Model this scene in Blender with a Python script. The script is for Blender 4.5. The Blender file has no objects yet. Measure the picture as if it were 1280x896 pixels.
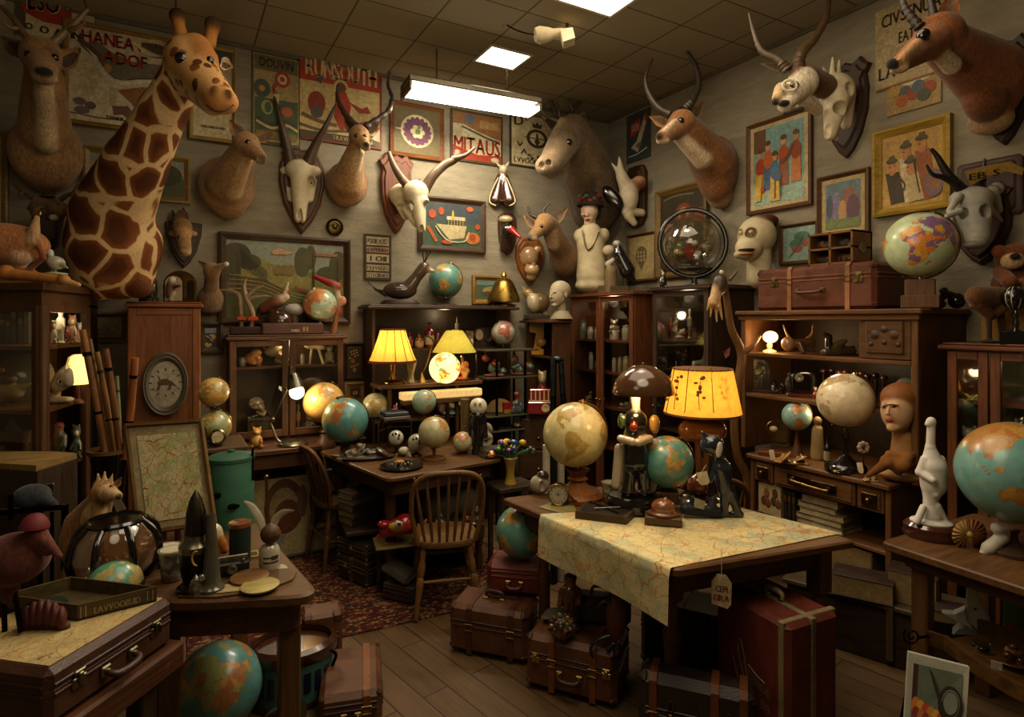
import bpy,math,random
import numpy as np
from mathutils import Vector as V,Matrix,Euler
R=math.radians;PI=math.pi
sc=bpy.context.scene;COL=sc.collection
rnd=random.Random(7)
F=743.0;HZ=400.0;CX=640.0;CH=1.65;YAW=R(29.5)
rt=V((math.cos(YAW),-math.sin(YAW),0));fw=V((math.sin(YAW),math.cos(YAW),0))
YB=4.75;XR=3.80;ZC=3.66;XL=-2.0;YF=-1.6
CAM=V((0,0,CH))
def U(px,py,d):return CAM+fw*d+rt*((px-CX)/F*d)+V((0,0,(HZ-py)/F*d))
def dz(py,z):return(CH-z)*F/(py-HZ)
def dY(px,Y):return Y/((px-CX)/F*rt.y+fw.y)
def dX(px,X):return X/((px-CX)/F*rt.x+fw.x)
def onz(px,py,z):return U(px,py,dz(py,z))
def onY(px,py,Y):return U(px,py,dY(px,Y))
def onX(px,py,X):return U(px,py,dX(px,X))
def dep(p):return p[0]*fw.x+p[1]*fw.y
def hx(h):
    if not isinstance(h,str):return tuple(h)[:3]
    c=[int(h[i:i+2],16)/255 for i in(0,2,4)]
    return tuple(x/12.92 if x<=.04045 else((x+.055)/1.055)**2.4 for x in c)
MATS={}
class NT:
    def __init__(s,name):
        s.m=bpy.data.materials.new(name);s.m.use_nodes=True;s.t=s.m.node_tree;s.t.nodes.clear()
        s.out=s.t.nodes.new('ShaderNodeOutputMaterial')
    def n(s,ty,**kw):
        nd=s.t.nodes.new('ShaderNode'+ty)
        for k,v in kw.items():
            if hasattr(nd,k)and k not in('Scale',):setattr(nd,k,v)
            else:
                key=k.replace('_',' ')
                if key.isdigit()or(len(key)==2 and key[0]=='i' and key[1].isdigit()):sk=nd.inputs[int(key[-1])]
                else:sk=nd.inputs[key]
                if isinstance(v,bpy.types.NodeSocket):s.t.links.new(v,sk)
                else:sk.default_value=v
        return nd
    def co(s,scale=(1,1,1),rot=(0,0,0),kind='Object'):
        c=s.n('TexCoord')
        return s.n('Mapping',Vector=c.outputs[kind],Scale=scale,Rotation=rot).outputs[0]
    def noise(s,vec,scale,detail=3,rough=.55,dist=0):
        return s.n('TexNoise',Vector=vec,Scale=scale,Detail=detail,Roughness=rough,Distortion=dist).outputs[0]
    def ramp(s,f,a,b,lo=0,hi=1):
        r=s.n('MapRange',i0=f,i1=a,i2=b,i3=lo,i4=hi);return r.outputs[0]
    def mix(s,f,a,b,ty='MIX'):
        x=s.n('Mix',data_type='RGBA',blend_type=ty)
        for k,v in((0,f),(6,a),(7,b)):
            if isinstance(v,bpy.types.NodeSocket):s.t.links.new(v,x.inputs[k])
            elif k==0:x.inputs[0].default_value=v
            else:x.inputs[k].default_value=(*hx(v),1)
        return x.outputs[2]
    def mth(s,op,a,b=0.0):
        return s.n('Math',operation=op,i0=a,i1=b).outputs[0]
    def col(s):return s.n('VertexColor',layer_name='Col').outputs[0]
    def bump(s,h,strength=.3,dist=.01):
        return s.n('Bump',Height=h,Strength=strength,Distance=dist).outputs[0]
    def surf(s,color,rough=.6,metal=0.0,nrm=None,spec=.5,**kw):
        b=s.n('BsdfPrincipled',Roughness=rough,Metallic=metal)
        for k,v in(('Base Color',color),('Specular IOR Level',spec),*[(k.replace('_',' '),v)for k,v in kw.items()]):
            if isinstance(v,bpy.types.NodeSocket):s.t.links.new(v,b.inputs[k])
            else:b.inputs[k].default_value=(*hx(v),1)if k=='Base Color' else v
        if nrm is not None:s.t.links.new(nrm,b.inputs['Normal'])
        s.t.links.new(b.outputs[0],s.out.inputs[0]);return s.m
    def shade(s,sh):s.t.links.new(sh,s.out.inputs[0]);return s.m
def grey(x):return(x,x,x)
WOODT=(1.12,1.25,.98)
def mk(name):
    t=NT(name);k=name.split(':')
    kind=k[0]
    if kind=='wood':
        sx={'x':(2.5,30,30),'y':(30,2.5,30),'z':(30,30,2.5)}[k[1]]
        v=t.co(sx);a=t.noise(v,1.6,5,.65,.8);b=t.noise(t.co((1.7,1.7,1.7)),2,2)
        f=t.mth('MULTIPLY',t.ramp(a,.3,.75,.55,1.35),t.ramp(b,.3,.7,.75,1.2))
        w=t.ramp(t.noise(t.co((1,1,1)),22,4,.7),.62,.8,0,.35)
        c=t.mix(1,t.mix(1,t.col(),WOODT,'MULTIPLY'),f,'MULTIPLY');c=t.mix(w,c,'9a7a52')
        return t.surf(c,t.ramp(a,.3,.8,.42,.62),nrm=t.bump(a,.2,.004),spec=.32)
    if kind=='paint':
        a=t.noise(t.co(),14,4,.6)
        return t.surf(t.mix(1,t.col(),t.ramp(a,.3,.7,.82,1.12),'MULTIPLY'),.6,nrm=t.bump(t.noise(t.co(),60,2),.08,.003),spec=.35)
    if kind=='print':
        a=t.noise(t.co(),26,5,.7);b=t.noise(t.co(),5,4,.6)
        d=t.noise(t.co(),75,4,.8);c=t.mix(1,t.col(),t.mth('MULTIPLY',t.ramp(a,.3,.7,.65,1.15),t.ramp(d,.35,.65,.7,1.2)),'MULTIPLY');c=t.mix(.16,c,'7a6238');c=t.mix(t.ramp(b,.5,.72,0,.45),c,'5f4a2c')
        return t.surf(c,.55,spec=.25)
    if kind=='gloss':
        a=t.noise(t.co(),9,3)
        return t.surf(t.mix(1,t.col(),t.ramp(a,.3,.7,.8,1.15),'MULTIPLY'),.16,spec=.6,Coat_Weight=.4)
    if kind=='metal':
        a=t.noise(t.co(),18,4,.7)
        return t.surf(t.mix(1,t.col(),t.ramp(a,.35,.75,.7,1.1),'MULTIPLY'),t.ramp(a,.3,.8,.22,.5),1.0)
    if kind=='leather':
        v=t.co();a=t.noise(v,7,6,.7,.4);b=t.n('TexVoronoi',Vector=v,Scale=160).outputs[0]
        e=t.noise(t.co((2,2,2)),30,4,.75)
        c=t.mix(1,t.col(),t.ramp(a,.3,.72,.5,1.35),'MULTIPLY');c=t.mix(t.ramp(e,.62,.75,0,.4),c,'8a6a48')
        return t.surf(c,t.ramp(a,.3,.7,.35,.6),nrm=t.bump(b,.25,.002),spec=.45)
    if kind=='fur':
        v=t.co((1,1,.35));a=t.noise(v,90,4,.7);b=t.noise(t.co(),6,3)
        f=t.mth('MULTIPLY',t.ramp(a,.3,.7,.5,1.4),t.ramp(b,.3,.7,.68,1.2))
        return t.surf(t.mix(1,t.col(),f,'MULTIPLY'),.85,nrm=t.bump(a,.6,.005),spec=.2,Sheen_Weight=.15)
    if kind=='horn':
        v=t.co();a=t.noise(v,30,5,.7)
        return t.surf(t.mix(1,t.col(),t.ramp(a,.3,.7,.6,1.35),'MULTIPLY'),.42,nrm=t.bump(a,.4,.006))
    if kind=='bone':
        v=t.co();a=t.noise(v,20,5,.65);b=t.noise(v,5,3)
        c=t.mix(1,t.col(),t.ramp(a,.3,.65,.75,1.1),'MULTIPLY');c=t.mix(t.ramp(b,.5,.75,0,.5),c,'8d7447')
        return t.surf(c,.55,nrm=t.bump(a,.25,.005),spec=.35)
    if kind=='cloth':
        v=t.co();a=t.noise(v,120,2);b=t.noise(v,8,3)
        return t.surf(t.mix(1,t.col(),t.ramp(b,.3,.7,.75,1.15),'MULTIPLY'),.95,nrm=t.bump(a,.3,.002),spec=.15)
    if kind=='bust':
        v=t.co();a=t.n('SeparateColor',Color=t.n('TexVoronoi',Vector=v,Scale=45).outputs[1]).outputs;b=t.noise(v,30,3)
        c=t.mix(1,t.col(),t.ramp(a[0],0,1,.35,1.7),'MULTIPLY');c=t.mix(t.ramp(a[1],.75,.8,0,.5),c,'7a3a1e');c=t.mix(t.ramp(a[2],.8,.85,0,.45),c,'2f5a58');c=t.mix(t.ramp(a[1],.12,.08,0,.5),c,'c4b080');c=t.mix(1,c,t.ramp(b,.3,.7,.6,1.25),'MULTIPLY')
        return t.surf(c,.3,spec=.5,Coat_Weight=.3)
    if kind=='glass':
        lw=t.n('LayerWeight',Blend=.25);g=t.n('BsdfGlossy',Color=(1,1,1,1),Roughness=.04);tr=t.n('BsdfTransparent')
        tint=float(k[1])if len(k)>1 else .93
        tr.inputs[0].default_value=(tint,tint*.98,tint*.93,1)
        f=t.ramp(lw.outputs[1],0,1,.04,.5)
        return t.shade(t.n('MixShader',i0=f,i1=tr.outputs[0],i2=g.outputs[0]).outputs[0])
    if kind=='shell':
        lw=t.n('LayerWeight',Blend=.4);g=t.n('BsdfGlossy',Color=(1,1,1,1),Roughness=.05);tr=t.n('BsdfTransparent',Color=(.9,.88,.82,1))
        df=t.n('BsdfDiffuse',Color=t.col())
        m1=t.n('MixShader',i0=.18,i1=tr.outputs[0],i2=df.outputs[0]).outputs[0]
        return t.shade(t.n('MixShader',i0=t.ramp(lw.outputs[1],0,1,.06,.6),i1=m1,i2=g.outputs[0]).outputs[0])
    if kind=='emit':
        return t.shade(t.n('Emission',Color=t.col(),Strength=float(k[1])).outputs[0])
    if kind=='lampshade':
        a=t.noise(t.co(),40,3);c=t.mix(1,t.col(),t.ramp(a,.3,.7,.85,1.1),'MULTIPLY')
        d=t.n('BsdfDiffuse',Color=c).outputs[0];tl=t.n('BsdfTranslucent',Color=c).outputs[0]
        em=t.n('Emission',Color=c,Strength=float(k[1])).outputs[0]
        return t.shade(t.n('AddShader',i0=t.n('MixShader',i0=.22,i1=d,i2=tl).outputs[0],i1=em).outputs[0])
    if kind=='giraffe':
        v=t.co((1,1,.8));w=t.n('TexNoise',Vector=v,Scale=4,Detail=2).outputs[1]
        vv=t.n('VectorMath',operation='ADD',i0=v,i1=t.n('VectorMath',operation='SCALE',i0=w,i3=.11).outputs[0]).outputs[0]
        at=t.n('Attribute',attribute_name='spot').outputs[2]
        e=t.n('TexVoronoi',Vector=vv,Scale=6.0,feature='DISTANCE_TO_EDGE',Randomness=.82).outputs[0]
        e2=t.n('TexVoronoi',Vector=vv,Scale=17.0,feature='F1').outputs[0]
        f1=t.ramp(e,.055,.085);f2=t.ramp(e2,.40,.34)
        f=t.mix(t.ramp(at,.45,.55),f2,f1)
        f=t.mth('MULTIPLY',f,t.ramp(at,.08,.2))
        h=t.noise(t.co(),110,4,.7);b=t.noise(t.co(),7,3)
        spot=t.mix(t.ramp(e,.07,.25),'7a451c','4d280f')
        c=t.mix(f,t.col(),spot)
        c=t.mix(1,c,t.mth('MULTIPLY',t.ramp(h,.3,.7,.75,1.2),t.ramp(b,.3,.7,.85,1.1)),'MULTIPLY')
        return t.surf(c,.85,nrm=t.bump(h,.3,.004),spec=.2)
    if kind=='globe':
        land=t.n('Attribute',attribute_name='land').outputs[2]
        v=t.co((1,1,1));nz=t.noise(v,7,5,.65)
        f=t.ramp(t.mth('ADD',land,t.mth('MULTIPLY',t.mth('SUBTRACT',nz,.5),.55)),.42,.58)
        vw=t.n('VectorMath',operation='ADD',i0=v,i1=t.n('VectorMath',operation='SCALE',i0=t.n('TexNoise',Vector=v,Scale=6).outputs[1],i3=.25).outputs[0]).outputs[0]
        vc=t.n('TexVoronoi',Vector=vw,Scale=5.5);cell=t.n('SeparateColor',Color=vc.outputs[1]).outputs
        ed=t.n('TexVoronoi',Vector=vw,Scale=5.5,feature='DISTANCE_TO_EDGE').outputs[0]
        lc=t.mix(t.ramp(cell[0],.3,.7),k[2],k[3]);lc=t.mix(t.ramp(cell[1],.62,.66),lc,k[4])
        lc=t.mix(t.ramp(ed,.0,.035,.55,0),lc,'5a3a1e')
        oc=t.mix(t.ramp(t.noise(v,3,4),.35,.7),k[1],tuple(min(1,x*1.25+.02)for x in hx(k[1])))
        c=t.mix(f,oc,lc)
        coast=t.ramp(t.mth('ABSOLUTE',t.mth('SUBTRACT',f,.5)),.5,.25,0,.5);c=t.mix(coast,c,'4c3a20')
        uv=t.n('UVMap');ug=t.n('SeparateXYZ',Vector=uv.outputs[0]).outputs
        g=None
        for ax,cnt in((0,24),(1,12)):
            x=t.mth('ABSOLUTE',t.mth('SUBTRACT',t.mth('FRACT',t.mth('MULTIPLY',ug[ax],cnt)),.5))
            x=t.ramp(x,.485 if ax==0 else .49,.497,0,.28);g=x if g is None else t.mth('MAXIMUM',g,x)
        c=t.mix(g,c,'3c3420')
        st=t.noise(v,2.2,5,.7);c=t.mix(t.ramp(st,.5,.75,0,.45),c,'8a6a34')
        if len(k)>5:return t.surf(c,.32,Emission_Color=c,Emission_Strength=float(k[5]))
        return t.surf(c,.32,spec=.5,Coat_Weight=.25,Coat_Roughness=.15)
    if kind in('map','mapsoft'):
        v=t.co((1,1,1));z=float(k[4])if len(k)>4 else 1.0
        w=t.n('TexNoise',Vector=v,Scale=5*z,Detail=4).outputs[1]
        vw=t.n('VectorMath',operation='ADD',i0=v,i1=t.n('VectorMath',operation='SCALE',i0=w,i3=.16/z).outputs[0]).outputs[0]
        p=t.noise(v,4*z,3);q=t.noise(v,9*z,4,.7)
        c=t.mix(t.ramp(p,.48,.56),k[1],k[2]);c=t.mix(t.ramp(q,.57,.62,0,.8),c,'c99a58')
        sf=.72 if kind=='mapsoft' else 1
        for s_,wd,st,cl in((3.0*z,.016,.95,k[3]),(7*z,.03,.8,'a8682c'),(15*z,.05,.55,'7a6a3c')):
            e=t.n('TexVoronoi',Vector=vw,Scale=s_,feature='DISTANCE_TO_EDGE').outputs[0]
            msk=t.ramp(t.noise(v,s_*.8,2),.40,.46)
            c=t.mix(t.mth('MULTIPLY',t.ramp(e,wd*sf,wd*.4*sf,0,st*(.4+.6*sf)),msk),c,cl)
        sp=t.n('TexVoronoi',Vector=v,Scale=22*z).outputs[0];c=t.mix(t.ramp(sp,.14,.1,0,.5),c,'a04a2a')
        a=t.noise(t.co(),3,4,.7);c=t.mix(t.ramp(a,.5,.8,0,.4),c,'a5793c')
        return t.surf(c,.85,nrm=t.bump(t.noise(v,30,2),.15,.003),spec=.2)
    if kind=='wall':
        v=t.co((1.2,1.2,5));a=t.noise(v,3,6,.72,.3);b=t.noise(t.co((1,1,3.2)),26,5,.75);big=t.noise(t.co(),.8,3)
        c=t.mix(t.ramp(a,.3,.72),'79705e','9c917a');c=t.mix(t.ramp(big,.35,.7,0,.5),c,'6a614f')
        pit=t.noise(t.co((1,1,2.2)),38,3,.6);c=t.mix(t.ramp(pit,.68,.76,0,.6),c,'4a4235')
        lite=t.noise(t.co((1,1,6)),14,4,.7);c=t.mix(t.ramp(lite,.64,.78,0,.5),c,'c4bca6')
        return t.surf(c,.9,nrm=t.bump(b,.5,.012),spec=.15)
    if kind=='ceiling':
        v=t.co();br=t.n('TexBrick',Vector=v,Scale=1.0,Mortar_Size=.006,Mortar_Smooth=.1,Brick_Width=.5,Row_Height=.37,offset=0.0)
        br.inputs['Color1'].default_value=(*hx('8a7f66'),1);br.inputs['Color2'].default_value=(*hx('857a62'),1);br.inputs['Mortar'].default_value=(*hx('51483a'),1)
        sp=t.noise(t.co((1,3,1)),40,4,.7);c=t.mix(t.ramp(sp,.6,.75,0,.35),br.outputs[0],'5c523f')
        return t.surf(c,.95,nrm=t.bump(br.outputs[1],-.5,.01),spec=.1)
    if kind=='floor':
        v=t.co((1,1,1),(0,0,R(78)))
        br=t.n('TexBrick',Vector=v,Scale=1.0,Mortar_Size=.004,Mortar_Smooth=.1,Brick_Width=1.1,Row_Height=.13,offset=.37)
        br.inputs['Color1'].default_value=(*hx('523d25'),1);br.inputs['Color2'].default_value=(*hx('634b30'),1);br.inputs['Mortar'].default_value=(*hx('33261a'),1)
        g=t.noise(t.co((2,2,1),(0,0,R(78))),2,5)
        gv=t.n('Mapping',Vector=v,Scale=(2,38,1)).outputs[0];g=t.noise(gv,1.5,6,.7,.6)
        c=t.mix(1,br.outputs[0],t.ramp(g,.25,.75,.5,1.35),'MULTIPLY')
        return t.surf(c,t.ramp(g,.3,.7,.48,.65),nrm=t.bump(br.outputs[1],-.4,.004),spec=.25)
    if kind=='rug':
        v=t.co((1,1,1));n=t.noise(t.co((12,60,1)),3,4,.8)
        w=t.n('TexVoronoi',Vector=t.co((24,42,1)),Scale=1.6,distance='MANHATTAN').outputs
        cc=t.n('SeparateColor',Color=w[1]).outputs
        c=t.mix(t.ramp(cc[0],.35,.4),'5f2216','8a6a48');c=t.mix(t.ramp(cc[1],.72,.76),c,'2c2a30')
        c=t.mix(t.ramp(w[0],.55,.75,0,.7),c,'3a1410');c=t.mix(1,c,t.ramp(n,.3,.7,.45,1.5),'MULTIPLY')
        return t.surf(c,1.0,nrm=t.bump(n,.5,.006),spec=.1)
    raise KeyError(name)
def M(n):
    if n not in MATS:MATS[n]=mk(n)
    return MATS[n]
GL={}
def load_glyphs(chars):
    obs=[]
    for ch in chars:
        cu=bpy.data.curves.new('g','FONT');cu.body=ch;cu.resolution_u=2
        o=bpy.data.objects.new('g',cu);COL.objects.link(o);obs.append((ch,o,cu))
    dg=bpy.context.evaluated_depsgraph_get()
    for ch,o,cu in obs:
        me=o.evaluated_get(dg).to_mesh()
        vs=[(v.co.x,v.co.y)for v in me.vertices];fs=[tuple(p.vertices)for p in me.polygons]
        x0=min(v[0]for v in vs);x1=max(v[0]for v in vs)
        GL[ch]=([(x-x0,y)for x,y in vs],fs,x1-x0)
    for ch,o,cu in obs:bpy.data.objects.remove(o);bpy.data.curves.remove(cu)
load_glyphs("ABCDEFGHIJKLMNOPQRSTUVWXYZ0123456789&.'-")
def spline(pts,n):
    if n<=1 or len(pts)<3:return[tuple(p)for p in pts]
    P=[np.array(p,float)for p in pts];out=[]
    for i in range(len(P)-1):
        a=P[max(i-1,0)];b=P[i];c=P[i+1];d=P[min(i+2,len(P)-1)]
        for j in range(n):
            t=j/n
            out.append(.5*((2*b)+(-a+c)*t+(2*a-5*b+4*c-d)*t*t+(-a+3*b-3*c+d)*t**3))
    out.append(P[-1]);return[tuple(p)for p in out]
class MB:
    def __init__(s,f=None,k=1.0,col='888888',mat='paint'):
        s.f=f or(lambda p:V(p));s.k=k;s.v=[];s.fc=[];s.cl=[];s.mi=[];s.mats=[];s.c=hx(col);s.mat=mat;s.px=False
    def set(s,col=None,mat=None):
        if col is not None:s.c=hx(col)
        if mat:s.mat=mat
        return s
    def _add(s,vs,fs,col=None,mat=None,cols=None):
        c=hx(col)if col is not None else s.c;mt=mat or s.mat
        if mt not in s.mats:s.mats.append(mt)
        i=s.mats.index(mt);o=len(s.v);s.v+=[tuple(v)for v in vs]
        for j,f in enumerate(fs):
            s.fc.append(tuple(o+q for q in f));s.cl.append(cols[j]if cols else c);s.mi.append(i)
        return s
    def box(s,c,size,bev=0,rot=None,col=None,mat=None):
        if s.px:size=(size[0],size[2],size[1])
        c=s.f(c);h=[abs(x)*s.k/2 for x in size];b=min(bev*s.k,*[x*.95 for x in h])
        Rm=Euler(rot).to_matrix()if rot else None;vs=[];fs=[]
        def P(x,y,z):
            q=V((x,y,z));q=Rm@q if Rm else q;vs.append(c+q);return len(vs)-1
        if b<=0:
            for x in(-1,1):
                for y in(-1,1):
                    for z in(-1,1):P(x*h[0],y*h[1],z*h[2])
            fs=[(0,1,3,2),(4,6,7,5),(0,4,5,1),(2,3,7,6),(0,2,6,4),(1,5,7,3)]
        else:
            I={}
            for x in(-1,1):
                for y in(-1,1):
                    for z in(-1,1):
                        for a in range(3):
                            q=[x*h[0],y*h[1],z*h[2]]
                            for e in range(3):
                                if e!=a:q[e]-=(x,y,z)[e]*b
                            I[(x,y,z,a)]=P(*q)
            for a in range(3):
                e,g=[(1,2),(2,0),(0,1)][a]
                for sg in(-1,1):
                    cn=[]
                    for u,w in((-1,-1),(1,-1),(1,1),(-1,1)):
                        k=[0,0,0];k[a]=sg;k[e]=u;k[g]=w;cn.append(I[(*k,a)])
                    fs.append(tuple(cn if sg>0 else cn[::-1]))
                for u in(-1,1):
                    for w in(-1,1):
                        k0=[0,0,0];k0[e]=u;k0[g]=w;k0[a]=-1;k1=list(k0);k1[a]=1
                        q=(I[(*k0,e)],I[(*k1,e)],I[(*k1,g)],I[(*k0,g)]);fs.append(q if u*w>0 else q[::-1])
            for x in(-1,1):
                for y in(-1,1):
                    for z in(-1,1):
                        q=tuple(I[(x,y,z,a)]for a in range(3));fs.append(q if x*y*z>0 else q[::-1])
        return s._add(vs,fs,col,mat)
    def bx(s,x0,x1,y0,y1,z0,z1,bev=0,col=None,mat=None):
        return s.box(((x0+x1)/2,(y0+y1)/2,(z0+z1)/2),(x1-x0,y1-y0,z1-z0),bev,None,col,mat)
    def lathe(s,c,prof,n=24,axis=None,col=None,mat=None,flat=(1,1),cols=None,start=0,arc=2*PI):
        c=s.f(c);A=V(axis).normalized()if axis else V((0,0,1))
        q=V((0,0,1)).rotation_difference(A).to_matrix()if axis else None
        vs=[];fs=[];cs=[];full=abs(arc-2*PI)<1e-6;m=n if full else n+1
        for r,z in prof:
            for j in range(m):
                a=start+arc*j/n;p=V((r*math.cos(a)*flat[0],r*math.sin(a)*flat[1],z))*s.k
                vs.append(c+(q@p if q else p))
        cc=hx(col)if col is not None else s.c
        for i in range(len(prof)-1):
            for j in range(n):
                k=(j+1)%n if full else j+1
                fs.append((i*m+j,i*m+k,(i+1)*m+k,(i+1)*m+j));cs.append(hx(cols[i])if cols else cc)
        if full:
            if prof[0][0]>1e-6:fs.append(tuple(range(m))[::-1]);cs.append(hx(cols[0])if cols else cc)
            if prof[-1][0]>1e-6:fs.append(tuple((len(prof)-1)*m+j for j in range(m)));cs.append(hx(cols[-1])if cols else cc)
        return s._add(vs,fs,col,mat,cs)
    def tube(s,pts,r,n=8,sub=1,col=None,mat=None,flat=1.0,closed=False):
        n=10 if n==8 else n;m0=len(pts);rr=list(r)if isinstance(r,(list,tuple))else[r]*m0
        if len(rr)==2 and m0>2:rr=[rr[0]+(rr[1]-rr[0])*i/(m0-1)for i in range(m0)]
        P=[s.f(p)for p in pts]
        if sub>1:
            Q=spline([tuple(p)for p in P],sub);rr=[float(np.interp(i/sub,range(m0),rr))for i in range(len(Q))];P=[V(p)for p in Q]
        N=len(P);vs=[];fs=[];up=None
        for i in range(N):
            if closed:t=P[(i+1)%N]-P[i-1]
            else:t=P[min(i+1,N-1)]-P[max(i-1,0)]
            if t.length<1e-9:t=V((0,0,1))
            t.normalize()
            if up is None:
                up=V((0,1,0))if abs(t.y)<.9 else V((1,0,0))
            u=up-t*up.dot(t)
            if u.length<1e-6:u=t.orthogonal()
            u.normalize();up=u;w=t.cross(u)
            for j in range(n):
                a=2*PI*j/n;vs.append(P[i]+(w*math.cos(a)+u*(math.sin(a)*flat))*rr[i]*s.k)
        for i in range(N-1 if not closed else N):
            k=(i+1)%N
            for j in range(n):fs.append((i*n+j,i*n+(j+1)%n,k*n+(j+1)%n,k*n+j))
        if not closed:fs+=[tuple(range(n))[::-1],tuple((N-1)*n+j for j in range(n))]
        return s._add(vs,fs,col,mat)
    def ball(s,c,r,n=16,rot=None,col=None,mat=None,h0=-90,h1=90):
        c=s.f(c);r=(r,r,r)if not isinstance(r,(list,tuple))else r;m=max(4,n//2)
        Rm=Euler(rot).to_matrix()if rot else None;vs=[];fs=[]
        for i in range(m+1):
            ph=R(h0)+(R(h1)-R(h0))*i/m
            for j in range(n):
                a=2*PI*j/n;q=V((r[0]*math.cos(ph)*math.cos(a),r[1]*math.cos(ph)*math.sin(a),r[2]*math.sin(ph)))*s.k
                vs.append(c+(Rm@q if Rm else q))
        for i in range(m):
            for j in range(n):fs.append((i*n+j,i*n+(j+1)%n,(i+1)*n+(j+1)%n,(i+1)*n+j))
        if h0>-89:fs.append(tuple(range(n))[::-1])
        if h1<89:fs.append(tuple(m*n+j for j in range(n)))
        return s._add(vs,fs,col,mat)
    def poly(s,pts,back=None,col=None,mat=None,bev=None):
        """pts: 3-D points (through f); back: vector offset (local, unscaled) for the extruded side"""
        P=[s.f(p)for p in pts];n=len(P)
        if back is None:return s._add(P,[tuple(range(n))],col,mat)
        b=V(back);vs=P+[p+b for p in P]
        fs=[tuple(range(n)),tuple(range(2*n-1,n-1,-1))]+[(i,n+i,n+(i+1)%n,(i+1)%n)for i in range(n)]
        if bev:
            ce=sum(P,V())/n;vs+=[p+(ce-p)*bev-b*.35 for p in P]
            fs[0]=tuple(2*n+i for i in range(n));fs+=[(2*n+i,i,(i+1)%n,2*n+(i+1)%n)for i in range(n)]
        return s._add(vs,fs,col,mat)
    def grid(s,fn,nu,nv,col=None,mat=None,wrap=False):
        vs=[s.f(fn(i/nu,j/nv))for i in range(nu+1)for j in range(nv+1)]
        fs=[(i*(nv+1)+j,(i+1)*(nv+1)+j,(i+1)*(nv+1)+j+1,i*(nv+1)+j+1)for i in range(nu)for j in range(nv)]
        return s._add(vs,fs,col,mat)
    def text(s,txt,fn,col=None,mat=None,sp=.09,bold=0):
        """fn(u,v) -> point, u,v in 0..1 over the text block"""
        W=sum((GL[c][2]+sp)if c in GL else .35 for c in txt)-sp
        for off in((0,0),)if not bold else((-bold,0),(bold,0)):
            x=off[0]
            for ch in txt:
                if ch not in GL:x+=.35;continue
                vs,fs,w=GL[ch]
                s._add([s.f(fn((x+a)/W,b/.73))for a,b in vs],fs,col,mat);x+=w+sp
        return s
    def mesh(s,name,smooth=42):
        me=bpy.data.meshes.new(name);me.from_pydata([tuple(v)for v in s.v],[],s.fc);me.update()
        for m in s.mats:me.materials.append(M(m))
        me.polygons.foreach_set('material_index',s.mi)
        a=me.color_attributes.new('Col','FLOAT_COLOR','CORNER');buf=np.empty((len(me.loops),4),np.float32);i=0
        for p,c in zip(s.fc,s.cl):
            buf[i:i+len(p)]=(*c,1);i+=len(p)
        a.data.foreach_set('color',buf.ravel())
        if smooth:
            me.polygons.foreach_set('use_smooth',[True]*len(me.polygons));me.set_sharp_from_angle(angle=R(smooth))
        return me
    def obj(s,name,parent=None,smooth=42):
        o=bpy.data.objects.new(name,s.mesh(name,smooth));COL.objects.link(o)
        if parent is not None:o.parent=parent
        return o
def tag(o,label,cat,group=None):
    o['label']=label;o['category']=cat
    if group:o['group']=group
    return o
def struct(o):o['kind']='structure';return o
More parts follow.
